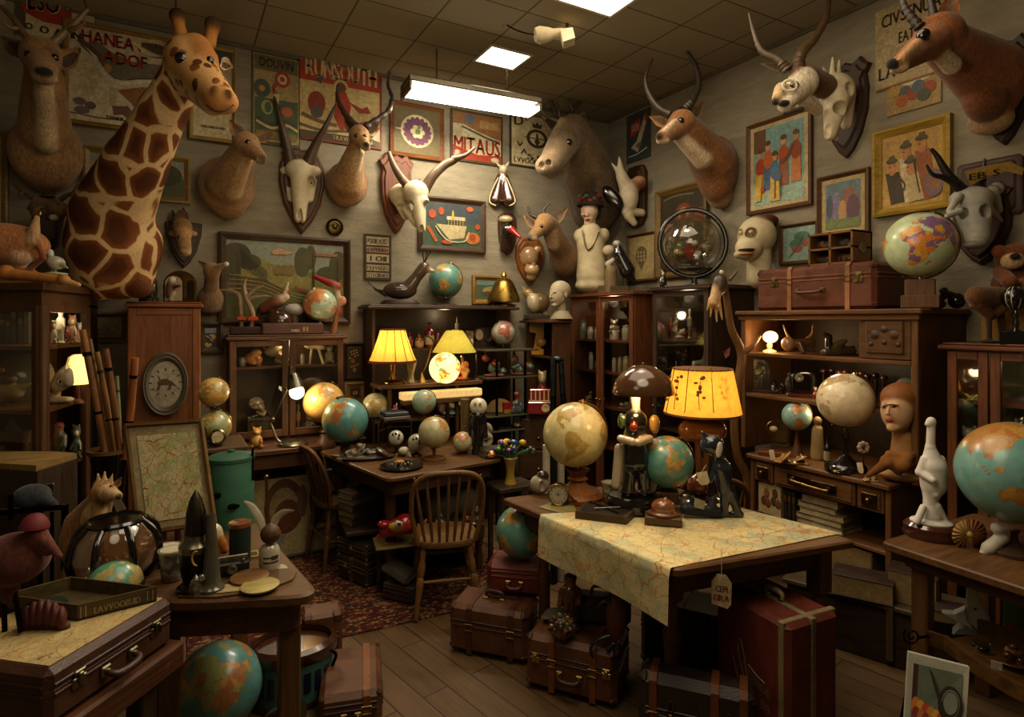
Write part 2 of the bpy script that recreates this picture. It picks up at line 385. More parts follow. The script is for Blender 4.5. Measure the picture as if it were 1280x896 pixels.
class T:
    """a thing whose base is the point seen at px,py at depth d (metres); rot None = turned towards the room's entrance"""
    def __init__(s,name,label,cat,px,py,d=None,z=None,Y=None,X=None,rot=None,grp=None,at=None):
        s.name,s.label,s.cat,s.grp=name,label,cat,grp
        if at is not None:s.loc=V(at);s.d=dep(at)
        else:
            s.d=d if d else dz(py,z)if z is not None else dY(px,Y)if Y is not None else dX(px,X)
            s.loc=U(px,py,s.d)
        s.s=s.d/F;s.rot=rot if rot is not None else-math.atan2(s.loc.x,s.loc.y)
        s.inv=Matrix.Rotation(-s.rot,3,'Z');s.root=None;s.fld=[];s.mw=Matrix.Rotation(s.rot,3,'Z')
    def p(s,q):
        return s.inv@(U(q[0],q[1],s.d+(q[2]if len(q)>2 else 0))-s.loc)
    def pz(s,px,py,z):return s.inv@(onz(px,py,z)-s.loc)
    def R(s):
        if s.root is None:
            o=bpy.data.objects.new(s.name,None);COL.objects.link(o);o.empty_display_size=.05
            o.location=s.loc;o.rotation_euler=(0,0,s.rot);tag(o,s.label,s.cat,s.grp);s.root=o
        return s.root
    def mb(s,col='888888',mat='paint'):
        m=MB(s.p,s.s,col,mat);m.px=True;return m
    def hit(s,p,r=.06):
        """depth offset at which the sight line through p meets the bodies built so far"""
        g=p[2]if len(p)>2 else 0
        for i in range(60):
            dy=g-.28+i*.01;q=np.array(s.p((p[0],p[1],dy)))
            for D,lo,h in s.fld:
                ix=np.round((q-lo)/h).astype(int)
                if(ix>=0).all()and(ix<D.shape).all()and D[tuple(ix)]<0:return dy
        return g
    def mm(s,col='888888',mat='paint'):return MB(None,1.0,col,mat)
    def add(s,m,name,parent=None,smooth=42,label=None):
        o=m.obj(name,parent or s.R(),smooth)
        if label:o['label']=label
        return o
    def one(s,m,smooth=42):
        o=m.obj(s.name,None,smooth);o.location=s.loc;o.rotation_euler=(0,0,s.rot);tag(o,s.label,s.cat,s.grp);s.root=o;return o
    def sdf(s,name,prims,res=64,k=3.0,mat='fur',parent=None,spot=None,solo=False):
        pr=[]
        for q in prims:
            if q[0]=='c':pr.append(('c',s.p(q[1]),s.p(q[2]),q[3]*s.s,q[4]*s.s,hx(q[5]),q[6]if len(q)>6 else 0))
            else:
                r=q[2]if isinstance(q[2],(tuple,list))else(q[2],)*3
                pr.append((q[0],s.p(q[1]),tuple(x*s.s for x in r),hx(q[3]),q[4]if len(q)>4 else None))
        me=sdf_mesh(name,pr,res,k*s.s,mat,spot,s.fld,s)
        o=bpy.data.objects.new(name,me);COL.objects.link(o)
        if solo:o.location=s.loc;o.rotation_euler=(0,0,s.rot);tag(o,s.label,s.cat,s.grp);s.root=o;o.name=s.name
        else:o.parent=parent or s.R()
        return o
def sdf_mesh(name,prims,res,k,mat,spot=None,fld=None,th=None):
    lo=np.full(3,1e9);hi=-lo
    for p in prims:
        if p[0]=='c':
            for c,r in((p[1],p[3]),(p[2],p[4])):lo=np.minimum(lo,np.array(c)-r);hi=np.maximum(hi,np.array(c)+r)
        elif p[0]=='e':r=max(p[2]);lo=np.minimum(lo,np.array(p[1])-(np.array(p[2])if not p[4]else r));hi=np.maximum(hi,np.array(p[1])+(np.array(p[2])if not p[4]else r))
    h=(hi-lo).max()/res;lo-=2.5*h+k*.4;hi+=2.5*h+k*.4
    n=np.maximum(4,np.ceil((hi-lo)/h).astype(int)+1)
    ax=[lo[i]+h*np.arange(n[i])for i in range(3)]
    def dist(p,X,Y,Z):
        if p[0]=='c':
            a=np.array(p[1],float);b=np.array(p[2],float);ba=b-a;L=max(ba@ba,1e-12)
            t=np.clip(((X-a[0])*ba[0]+(Y-a[1])*ba[1]+(Z-a[2])*ba[2])/L,0,1)
            return np.sqrt((X-a[0]-ba[0]*t)**2+(Y-a[1]-ba[1]*t)**2+(Z-a[2]-ba[2]*t)**2)-(p[3]+(p[4]-p[3])*t)
        c=p[1];r=p[2];x,y,z=X-c[0],Y-c[1],Z-c[2]
        if p[4]:
            m=np.array(Euler(p[4]).to_matrix().transposed());x,y,z=(m[i,0]*x+m[i,1]*y+m[i,2]*z for i in range(3))
        k0=np.sqrt((x/r[0])**2+(y/r[1])**2+(z/r[2])**2);k1=np.sqrt((x/r[0]**2)**2+(y/r[1]**2)**2+(z/r[2]**2)**2)
        return np.where(k0<1e-6,-min(r),k0*(k0-1)/np.maximum(k1,1e-9))
    X,Y,Z=np.meshgrid(*[a.astype(np.float32)for a in ax],indexing='ij');D=None
    for p in prims:
        if p[0]=='-':continue
        d=dist(p,X,Y,Z)
        if D is None:D=d
        else:
            hh=np.clip(.5+.5*(D-d)/k,0,1);D=D+(d-D)*hh-k*hh*(1-hh)
    if fld is not None:fld.append((D.copy(),lo,h))
    for j,p in enumerate(prims):
        if p[0]=='-':
            c=V(p[1]);sl=[int(round((c[i]-lo[i])/h))for i in(0,2)]
            if 0<=sl[0]<n[0]and 0<=sl[1]<n[2]:
                hit=np.nonzero(D[sl[0],:,sl[1]]<0)[0]
                if len(hit):c.y=lo[1]+h*hit[0]+p[2][1]*.15
            p=('-',c,*p[2:]);prims[j]=p;D=np.maximum(D,-dist(p,X,Y,Z))
    S=D<0;nx,ny,nz=S.shape
    cnt=np.zeros((nx-1,ny-1,nz-1),int);pos=np.zeros((nx-1,ny-1,nz-1,3));idx=np.indices((nx-1,ny-1,nz-1)).transpose(1,2,3,0)
    cor=[(i,j,l)for i in(0,1)for j in(0,1)for l in(0,1)]
    for c in cor:
        for a in range(3):
            if c[a]:continue
            e=list(c);e[a]=1
            sl=lambda q:tuple(slice(q[i],q[i]+[nx,ny,nz][i]-1)for i in range(3))
            d0=D[sl(c)];d1=D[sl(e)];x=(d0<0)!=(d1<0)
            t=np.where(x,d0/np.where(d0==d1,1,d0-d1),0)
            off=np.zeros(pos.shape);off[...,0]=c[0];off[...,1]=c[1];off[...,2]=c[2];off[...,a]+=t
            pos+=off*x[...,None];cnt+=x
    act=cnt>0;vid=-np.ones(cnt.shape,int);vid[act]=np.arange(act.sum())
    vs=(idx[act]+pos[act]/cnt[act][:,None])*h+lo;fs=[]
    for a in range(3):
        b,c=(a+1)%3,(a+2)%3
        s0=[slice(1,-1)]*3;s0[a]=slice(0,-1);s1=list(s0);s1[a]=slice(1,None)
        x0=S[tuple(s0)];x1=S[tuple(s1)];w=np.argwhere(x0!=x1);fl=x0[tuple(w.T)]
        w=w+1;w[:,a]-=1
        q=[]
        for(u,v_)in((0,0),(-1,0),(-1,-1),(0,-1)):
            m=w.copy();m[:,b]+=u;m[:,c]+=v_;q.append(vid[tuple(m.T)])
        q=np.stack(q,1);q[~fl]=q[~fl][:,::-1];fs.append(q)
    fs=np.concatenate(fs);x,y,z=vs.T;ws=[];cs=[];sp=[]
    for p in prims:
        if p[0]=='-':cs.append(p[3]);ws.append(-dist(p,x,y,z));continue
        ws.append(dist(p,x,y,z));cs.append(p[5]if p[0]=='c' else p[3])
    W=np.array(ws);Wn=np.where(np.array([p[0]=='-' for p in prims])[:,None],np.abs(W)+h*.2,W)
    W=np.exp(-np.clip((Wn-Wn.min(0))/max(k*.18,h*.7),0,30));W/=W.sum(0);C=W.T@np.array(cs)
    me=bpy.data.meshes.new(name);me.from_pydata(vs.tolist(),[],fs.tolist());me.update()
    a=me.color_attributes.new('Col','FLOAT_COLOR','POINT');a.data.foreach_set('color',np.c_[C,np.ones(len(C))].astype(np.float32).ravel())
    if spot is not None:
        b=me.attributes.new('spot','FLOAT','POINT');b.data.foreach_set('value',(W.T@np.array(spot)).astype(np.float32))
    me.materials.append(M(mat));me.polygons.foreach_set('use_smooth',[True]*len(me.polygons));return me
FUR,FUR2,PALE,DARK,BONE,IV='8c683e','725230','bda078','1c130c','cabd9c','d8ccb0'
def ear(t,base,tip,w,co=FUR,ci='5f4a38',nrm=(0,-1,0),cup=.5,name='ear',parent=None):
    B=t.p(base);A=t.p(tip)-B;n=V(nrm);sd=A.cross(n).normalized();n=sd.cross(A).normalized();W=w*t.s
    m=t.mm(co,'fur');N,K=9,6
    for lay in(0,1):
        vs,fs,cs=[],[],[]
        for i in range(N+1):
            u=i/N;ww=W*(.45+.55*math.sin(PI*min(1,u*1.25+.08)))*(1 if u<.55 else math.sqrt(max(0,1-((u-.55)/.45)**2))*.97+.03)
            for j in range(K+1):
                v=j/K*2-1;vs.append(B+A*u+sd*(ww*v)+n*(W*cup*(v*v-.6)*(1-.4*u)-lay*W*.13))
        for i in range(N):
            for j in range(K):
                q=(i*(K+1)+j,(i+1)*(K+1)+j,(i+1)*(K+1)+j+1,i*(K+1)+j+1);fs.append(q if lay else q[::-1])
                cs.append(hx(ci)if lay==0 and 1<=j-.5<K-2 and 0<i<N-2 else hx(co))
        m._add(vs,fs,cols=cs)
    return t.add(m,name,parent)
def eye(t,p,r,col='0a0705',name='eye',parent=None):
    if t.fld:p=(p[0],p[1],t.hit(p)+r*t.s*.2)
    m=t.mb(col,'gloss');m.ball(p,r,14);return t.add(m,name,parent)
def horn(t,pts,r0,r1=.6,col='3a2c1c',ridges=0,name='horn',sub=8,parent=None,mat='horn'):
    Q=spline(pts,sub);n=len(Q);rr=[]
    for i in range(n):
        u=i/(n-1);r=r0+(r1-r0)*u**.85
        if ridges and u<.72:r*=1+.13*math.sin(u*ridges*2*PI)
        rr.append(r)
    m=t.mb(col,mat);m.tube(Q,rr,10);return t.add(m,name,parent)
def antler(t,lines,col='6d563a',name='antler',parent=None):
    m=t.mb(col,'horn')
    for pts,r0,r1 in lines:m.tube(pts,(r0,r1),8,5)
    return t.add(m,name,parent)
SHIELD=[(0,-1),(.28,-.86),(.62,-.55),(.86,-.1),(.9,.35),(.82,.62),(1,.8),(.8,.86),(.62,1),(.3,.9),(0,.97)]
HEART=[(0,-1),(.4,-.72),(.78,-.3),(.97,.2),(.93,.62),(.62,.93),(.25,1),(0,.96)]
def outline(half):return[(x,y)for x,y in half]+[(-x,y)for x,y in half[::-1]if x>1e-6]
def plaque(t,cx,cy,hw,hh,wall='back',shape=SHIELD,th=.03,col='4a2a18',name='shield_plaque',parent=None,mat='wood:z'):
    """flat board hung against a wall of the room"""
    pts=outline(shape);m=t.mm(col,mat);dw=dY(cx,YB-.002)if wall=='back' else dX(cx,XR-.002)
    c=t.p((cx,cy,dw-t.d));q=Matrix.Rotation((0 if wall=='back' else-PI/2)-t.rot,3,'Z');k=dw/F
    for s_,y in((1.0,0),(.84,th*.45)):
        m.poly([c+q@V((x*hw*k*s_,-th-y,yy*hh*k*s_))for x,yy in pts],q@V((0,th,0)),bev=.07)
    return t.add(m,name,parent,30)
def tagcard(name,label,px,py,w,h,d,col='d9c9a2',rot=None,tilt=0,cat='tag',ink=None):
    t=T(name,label,cat,px,py,d=d,rot=rot);m=t.mm(col,'print');k=t.s;c,s_=math.cos(tilt),math.sin(tilt)
    P=lambda x,y,o=0:V(((x*c-y*s_)*k,-o,(x*s_+y*c)*k))
    m.poly([P(-w/2,0),P(w/2,0),P(w/2,-h*.8),P(w*.28,-h),P(-w*.28,-h),P(-w/2,-h*.8)][::-1],(0,.002,0))
    if ink:m.text(ink,lambda u,v:P(-w*.35+w*.7*u,-h*.62+h*.22*v,.002),col='7a2018')
    return t,m
LANDS=[[(-168,66),(-156,71),(-125,70),(-95,72),(-82,68),(-94,60),(-80,52),(-79,60),(-65,60),(-56,52),(-66,45),(-74,40),(-81,31),(-80,25),(-84,30),(-97,27),(-97,20),(-90,21),(-87,17),(-83,10),(-78,8),(-85,11),(-95,16),(-105,20),(-113,30),(-123,39),(-125,49),(-135,58),(-152,60),(-165,55)],[(-78,8),(-72,12),(-60,9),(-51,1),(-35,-6),(-39,-15),(-41,-22),(-48,-27),(-55,-35),(-62,-39),(-66,-46),(-69,-54),(-74,-50),(-73,-38),(-70,-20),(-76,-14),(-81,-5)],[(-17,15),(-10,30),(-6,35),(10,37),(20,32),(32,31),(43,12),(51,12),(40,-5),(40,-16),(33,-27),(26,-34),(18,-34),(12,-17),(9,-1),(9,4),(-7,5)],[(-9,37),(-9,43),(-1,44),(-4,48),(3,51),(8,54),(11,58),(5,60),(14,67),(25,71),(40,67),(60,69),(75,73),(105,77),(130,72),(160,70),(180,68),(172,62),(160,58),(156,52),(142,58),(138,53),(129,42),(122,38),(121,30),(108,20),(106,10),(100,14),(103,2),(97,17),(88,22),(80,10),(73,18),(66,25),(57,26),(59,22),(45,13),(35,28),(36,36),(27,37),(23,38),(16,42),(18,40),(12,44),(8,44),(0,40),(-5,36)],[(114,-22),(122,-17),(130,-12),(136,-12),(140,-17),(143,-11),(150,-24),(153,-30),(146,-39),(138,-34),(130,-32),(118,-35)],[(-55,60),(-45,60),(-22,70),(-20,80),(-45,83),(-65,78),(-52,68)],[(96,5),(104,-5),(113,-8),(106,-7),(100,-2)],[(109,2),(118,6),(117,-3),(110,-2)],[(132,-1),(142,-3),(150,-9),(140,-8)],[(44,-25),(47,-25),(50,-15),(45,-17)],[(130,32),(136,34),(141,41),(140,36)],[(-5,50),(1,52),(-3,58),(-6,56)],[(167,-46),(174,-41),(177,-38),(172,-44)],[(-180,-72),(-120,-74),(-60,-66),(-60,-74),(0,-70),(60,-67),(120,-66),(180,-72),(180,-90),(-180,-90)]]
_GL={}
def globe_mesh(mat):
    if mat in _GL:return _GL[mat]
    if 'geo' not in _GL:
        nx,ny=120,60;lon=np.linspace(-180,180,nx+1);lat=np.linspace(-90,90,ny+1)
        LO,LA=np.meshgrid(lon,lat,indexing='ij');land=np.zeros(LO.shape)
        for pg in LANDS:
            ins=np.zeros(LO.shape,bool)
            for(x0,y0),(x1,y1)in zip(pg,pg[1:]+pg[:1]):
                if y0==y1:continue
                c=((y0>LA)!=(y1>LA))&(LO<(x1-x0)*(LA-y0)/(y1-y0)+x0);ins^=c
            land=np.maximum(land,ins)
        a=np.radians(LO);b=np.radians(LA)
        vs=np.stack([np.cos(b)*np.sin(a),-np.cos(b)*np.cos(a),np.sin(b)],-1).reshape(-1,3)
        fs=[(i*(ny+1)+j,(i+1)*(ny+1)+j,(i+1)*(ny+1)+j+1,i*(ny+1)+j+1)for i in range(nx)for j in range(ny)]
        _GL['geo']=(vs,fs,land.ravel(),((LO+180)/360).ravel(),((LA+90)/180).ravel())
    vs,fs,land,uu,vv=_GL['geo']
    me=bpy.data.meshes.new('globe_ball');me.from_pydata(vs.tolist(),[],fs);me.update()
    me.attributes.new('land','FLOAT','POINT').data.foreach_set('value',land.astype(np.float32))
    ul=me.uv_layers.new(name='UVMap');li=np.empty(len(me.loops),int);me.loops.foreach_get('vertex_index',li)
    ul.data.foreach_set('uv',np.stack([uu[li],vv[li]],1).astype(np.float32).ravel())
    me.polygons.foreach_set('use_smooth',[True]*len(me.polygons));me.materials.append(M(mat));_GL[mat]=me;return me
G_TEAL='globe:4a8078:b9985a:a0743c:86905a';G_BLUE='globe:4a8280:b98a4a:a0683c:8f9458';G_PALE='globe:c8bd94:c9a25c:b98a4a:a3a066'
G_CREAM='globe:d3c4a0:c6b188:b99a70:bfa678';G_BRIGHT='globe:a9b58e:d0742c:c9a03c:7d5a86';G_GOLD='globe:c79a4c:b0703a:9c8f58:c8b070';G_OLIVE='globe:8f9468:b99a52:a36a3a:8a8a50'
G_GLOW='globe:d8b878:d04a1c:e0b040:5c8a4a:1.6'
def globe(label,cx,cy,r,d,mat,base=None,lon=0,tilt=.4,pitch=.15,grp=None,ring='8a6a3a',bcol='4a2a18',side=1,name='globe',bmat='wood:z',cat='globe'):
    t=T(name,label,cat,cx if base is None or len(base)<4 else base[3],(cy+r)if base is None else base[0],d=d,grp=grp)
    o=bpy.data.objects.new('globe_ball',globe_mesh(mat));COL.objects.link(o)
    q=Matrix.Rotation(tilt,4,'Y')@Matrix.Rotation(pitch,4,'X')@Matrix.Rotation(R(-lon),4,'Z')
    o.rotation_euler=q.to_euler();c=t.p((cx,cy));k=r*t.s;o.scale=(k,k,k);o.location=c
    if base is None and ring is None:
        o.name=name;o.location=t.loc+t.mw@c;o.rotation_euler=(Matrix.Rotation(t.rot,4,'Z')@q).to_euler();tag(o,label,cat,grp);return o
    o.parent=t.R()
    ax=V((math.sin(tilt),0,math.cos(tilt)));pp=V((math.cos(tilt),.35,-math.sin(tilt))).normalized()*side;pp=(pp-ax*pp.dot(ax)).normalized()
    if ring:
        m=t.mm(ring,'metal');m.k=1
        m.tube([c+(ax*math.sin(R(a))+pp*math.cos(R(a)))*k*1.06 for a in range(-96,97,8)],k*.035,8,flat=1.6);m.lathe(c+ax*k*1.0,[(0,0),(k*.07,0),(k*.05,k*.1),(0,k*.14)],10,axis=ax)
        t.add(m,'meridian_ring')
    if base:
        by,bw,kind=base[:3];H=c.z;bt=c.z-k*1.08
        bw*=t.s;m=t.mm(bcol,bmat)
        if kind=='turned':
            m.lathe((0,0,0),[(bw,0),(bw*1.02,bt*.12),(bw*.9,bt*.2),(bw*.86,bt*.28),(bw*.45,bt*.42),(bw*.3,bt*.6),(bw*.42,bt*.68),(bw*.3,bt*.76),(bw*.36,bt*.9),(bw*.5,bt),(0,bt)],28)
        elif kind=='disk':
            m.lathe((0,0,0),[(bw,0),(bw,bt*.12),(bw*.86,bt*.2),(bw*.4,bt*.28),(bw*.14,bt*.4),(bw*.12,bt*.7),(bw*.2,bt*.8),(bw*.1,bt),(0,bt)],28)
        elif kind=='block':
            m.bx(-bw,bw,-bw*.8,bw*.8,0,bt*.45,.006);m.bx(-bw*.8,bw*.8,-bw*.65,bw*.65,bt*.4,bt,.006)
        elif kind=='cone':
            m.lathe((0,0,0),[(bw,0),(bw*.9,bt*.1),(bw*.35,bt*.5),(bw*.2,bt*.85),(bw*.25,bt),(0,bt)],24)
        t.add(m,'base')
        if H-k*1.06>bt+.004 or True:
            m=t.mm(ring or '6a5030','metal');m.tube([V((0,0,bt*.9)),c-V((0,0,k*.98))-V((0,0,.001))],k*.07,8);t.add(m,'stem')
    return t
def picture(name,label,cat,wall,x0,y0,x1,y1,draw,frame='5a3a1e',fw=.03,paper='c9b98e',mat_w=0,matcol='d8cdb0',off=.012,th=.03,framed=True,fmat='wood:x',grp=None,tilt=0):
    """x0,x1: seen left / right edges; y0,y1: seen top / bottom at its middle; draw: list of drawn shapes in 0..1"""
    xm=(x0+x1)/2
    if wall=='back':A,B,rot=onY(x0,400,YB-off),onY(x1,400,YB-off),0
    else:A,B,rot=onX(x0,400,XR-off),onX(x1,400,XR-off),-PI/2
    W=(B-A).length;C=(A+B)/2;d=dep(C);zt=CH+(HZ-y0)/F*d;zb=CH+(HZ-y1)/F*d;H=zt-zb
    t=T(name,label,cat,0,0,at=(C.x,C.y,zb),rot=rot,grp=grp)
    fr=fw if framed else 0
    def P(u,v,o=0):return V(((u-.5)*(W-2*fr),-o,fr+v*(H-2*fr)))
    m=t.mm(paper,'print');m.bx(-W/2+fr*.7,W/2-fr*.7,-.006,.006,fr*.7,H-fr*.7,0)
    lay=[.0075]
    if mat_w:
        m.poly([P(0,0,.0068),P(1,0,.0068),P(1,1,.0068),P(0,1,.0068)],col=matcol)
        a=mat_w/(W-2*fr);b=mat_w/(H-2*fr)
        Q=lambda u,v,o=0:P(a+u*(1-2*a),b+v*(1-2*b),o)
        m.poly([Q(0,0,.0074),Q(1,0,.0074),Q(1,1,.0074),Q(0,1,.0074)],col=paper);lay[0]=.008
    else:Q=P
    for e in draw:
        o=lay[0];lay[0]+=.00045;k=e[0]
        if k=='b':_,c,u0,v0,u1,v1=e;m.poly([Q(u0,v0,o),Q(u1,v0,o),Q(u1,v1,o),Q(u0,v1,o)],col=c)
        elif k=='p':m.poly([Q(u,v,o)for u,v in e[2]],col=e[1])
        elif k=='e':
            _,c,u,v,ru,rv=e;m.poly([Q(u+ru*math.cos(a_*PI/12),v+rv*math.sin(a_*PI/12),o)for a_ in range(24)],col=c)
        elif k=='l':
            _,c,pts,w=e;pts=spline(pts,5)
            for(ua,va),(ub,vb)in zip(pts,pts[1:]):
                dx,dy=ub-ua,vb-va;L=math.hypot(dx,dy)or 1;nx,ny=-dy/L*w,dx/L*w
                m.poly([Q(ua+nx,va+ny,o),Q(ua-nx,va-ny,o),Q(ub-nx,vb-ny,o),Q(ub+nx,vb+ny,o)],col=c)
        elif k=='t':
            _,c,s_,u0,v0,u1,v1=e[:7];m.text(s_,(lambda o_,sl:lambda u,v:Q(u0+(u1-u0)*u,v0+(v1-v0)*v+sl*u,o_))(o,e[7]if len(e)>7 else 0),col=c,bold=.035)
    if not framed:return t.one(m,0)
    t.add(m,'print',None,0)
    f=t.mm(frame,fmat);h=th
    prof=[(0,0),(0,h),(fr*.35,h*1.15),(fr*.7,h*.75),(fr,h*.55),(fr,0)]
    cs=[(-W/2,0,1,1),(W/2,0,-1,1),(W/2,H,-1,-1),(-W/2,H,1,-1)]
    rings=[[V((x+sx*i,.008-y_,z+sz*i))for i,y_ in prof]for x,z,sx,sz in cs]
    n=len(prof);vs=[p for r_ in rings for p in r_]
    fs=[(a*n+i,((a+1)%4)*n+i,((a+1)%4)*n+i+1,a*n+i+1)for a in range(4)for i in range(n-1)]
    f._add(vs,fs);t.add(f,'frame',None,25)
    return t
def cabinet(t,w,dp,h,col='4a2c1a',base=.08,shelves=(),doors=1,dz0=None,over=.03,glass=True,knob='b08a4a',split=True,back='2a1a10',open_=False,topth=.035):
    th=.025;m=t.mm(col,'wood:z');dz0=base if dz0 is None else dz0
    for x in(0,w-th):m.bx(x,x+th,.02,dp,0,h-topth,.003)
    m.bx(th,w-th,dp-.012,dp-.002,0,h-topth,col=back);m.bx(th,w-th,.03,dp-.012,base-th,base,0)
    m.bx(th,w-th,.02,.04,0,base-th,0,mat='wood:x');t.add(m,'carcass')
    m=t.mm(col,'wood:x');m.bx(-over,w+over,-over,dp,h-topth,h-topth*.35,.006);m.bx(-over*.5,w+over*.5,-over*.5,dp,h-topth*.35,h,.006);t.add(m,'top_board')
    for z in shelves:
        m=t.mm(col,'wood:x');m.bx(th+.001,w-th-.001,.045,dp-.013,z-.018,z,.002);t.add(m,'shelf')
    if open_:return
    W=w/doors
    for i in range(doors):
        x0,x1=i*W+.004,(i+1)*W-.004;z0,z1=dz0,h-topth-.005;f=.042
        m=t.mm(col,'wood:z')
        m.bx(x0,x0+f,-.002,.02,z0,z1,.003);m.bx(x1-f,x1,-.002,.02,z0,z1,.003)
        m.bx(x0+f,x1-f,-.002,.02,z0,z0+f*1.2,.003,mat='wood:x');m.bx(x0+f,x1-f,-.002,.02,z1-f,z1,.003,mat='wood:x')
        if not glass:m.bx(x0+f,x1-f,.006,.016,z0+f,z1-f,0)
        d=t.add(m,'door')
        if glass:
            g=t.mm('ffffff','glass:.95');g.bx(x0+f,x1-f,.008,.011,z0+f*1.2,z1-f,0);t.add(g,'glass_pane',d)
        k=t.mm(knob,'metal');kx=x1-f*.5 if i%2==0 and doors>1 else x0+f*.5
        k.ball((kx,-.014,(z0+z1)/2),.010,10);k.tube([(kx,0,(z0+z1)/2),(kx,-.012,(z0+z1)/2)],.005);t.add(k,'knob',d)
def suitcase(label,A,B,dp,h,col='6a3c20',straps=(),latches=(),handle='front',hcol=None,trim=None,corner=None,lid=.62,grp=None,name='suitcase',cat='suitcase',scol='7a4a26',mcol='b59a5a',bev=.022,seam=True):
    """A,B: ends of the front bottom edge in the room"""
    A,B=V(A),V(B);w=(B-A).length;rot=math.atan2(B.y-A.y,B.x-A.x);C=(A+B)/2
    t=T(name,label,cat,0,0,at=C,rot=rot,grp=grp);m=t.mm(col,'leather')
    zl=h*lid;g=-bev*.9
    m.bx(-w/2,w/2,0,dp,0,zl-g,bev);t.add(m,'case_body')
    m=t.mm(col,'leather');m.bx(-w/2,w/2,0,dp,zl+g,h,bev);t.add(m,'lid')
    if seam:
        m=t.mm(trim or '3a2010','leather')
        for z in(zl-.012,zl+.012):
            m.tube([(-w/2+bev,-.001,z),(w/2-bev,-.001,z)],.004,6);m.tube([(w/2+.001,bev,z),(w/2+.001,dp-bev,z)],.004,6);m.tube([(-w/2-.001,bev,z),(-w/2-.001,dp-bev,z)],.004,6)
        t.add(m,'edge_piping')
    for u in straps:
        x=(u-.5)*w;e=.005;m=t.mm(scol,'leather');q=.014
        pr=[(-e,0),(-e,h-bev*.6),(bev*.5,h+e),(dp-bev*.5,h+e),(dp+e,h-bev*.6),(dp+e,0)]
        vs=[];
        for y,z in pr:
            for s_ in(-q,q):vs.append(V((x+s_,y,z)))
        for y,z in pr:
            cy,cz=dp/2,h*.45;L=math.hypot(y-cy,z-cz);yy,zz=y+(cy-y)/L*.008,z+(cz-z)/L*.008
            for s_ in(-q,q):vs.append(V((x+s_,yy,zz)))
        n=len(pr);fs=[(2*i,2*i+1,2*i+3,2*i+2)for i in range(n-1)]
        for s_ in(0,1):fs+=[(2*i+s_,2*i+2+s_,2*n+2*i+2+s_,2*n+2*i+s_)for i in range(n-1)]
        m._add(vs,fs);st=t.add(m,'strap',None,30)
        b=t.mm(mcol,'metal');z=zl-.03
        b.tube([(x-q*1.3,-.008,z),(x+q*1.3,-.008,z),(x+q*1.3,-.008,z+.03),(x-q*1.3,-.008,z+.03)],.0025,6,closed=True);t.add(b,'buckle',st)
    for u in latches:
        x=(u-.5)*w;m=t.mm(mcol,'metal');a=min(.028,w*.05)
        m.bx(x-a,x+a,-.007,.002,zl-a*1.5,zl-.001,.003);m.bx(x-a*.8,x+a*.8,-.009,.002,zl+.003,zl+a*.8,.003);m.bx(x-a*.35,x+a*.35,-.013,-.003,zl-a*.9,zl+a*.5,.003);m.ball((x,-.009,zl-a*1.1),a*.18,8);t.add(m,'latch')
    if handle:
        hc=hcol or '3a2212';L=min(.16,w*.22)
        if handle=='front':z=zl*.62;pos=lambda x,o,dz_=0:(x,-o,z-dz_)
        else:pos=lambda x,o,dz_=0:(x,dp/2,h+o)
        m=t.mm(hc,'leather');dr=.012 if handle=='front' else 0
        m.tube([pos(-L/2,.005),pos(-L*.48,.028,dr*.5),pos(-L*.25,.036,dr),pos(L*.25,.036,dr),pos(L*.48,.028,dr*.5),pos(L/2,.005)],(.007,.009,.011,.011,.009,.007),10,4)
        hd=t.add(m,'handle')
        for s_ in(-1,1):
            m=t.mm(mcol,'metal');x=s_*L/2;p0=pos(x,.004)
            m.box(p0,(.03,.012,.03)if handle=='front' else(.03,.03,.012),.004);m.ball(pos(x,.012),.008,8);t.add(m,'handle_mount',hd)
    if corner:
        for x in(-1,1):
            for y in(0,1):
                for z in(0,1):
                    m=t.mm(corner,'leather');q=min(.055,h*.2)
                    cx,cy,cz=x*(w/2-q/2+.003),(q/2-.003)if y==0 else dp-q/2+.003,(q/2-.003)if z==0 else h-q/2+.003
                    if z==0:cz=q/2
                    m.box((cx,cy,cz),(q,q,q),bev*.9);t.add(m,'corner_guard')
    return t
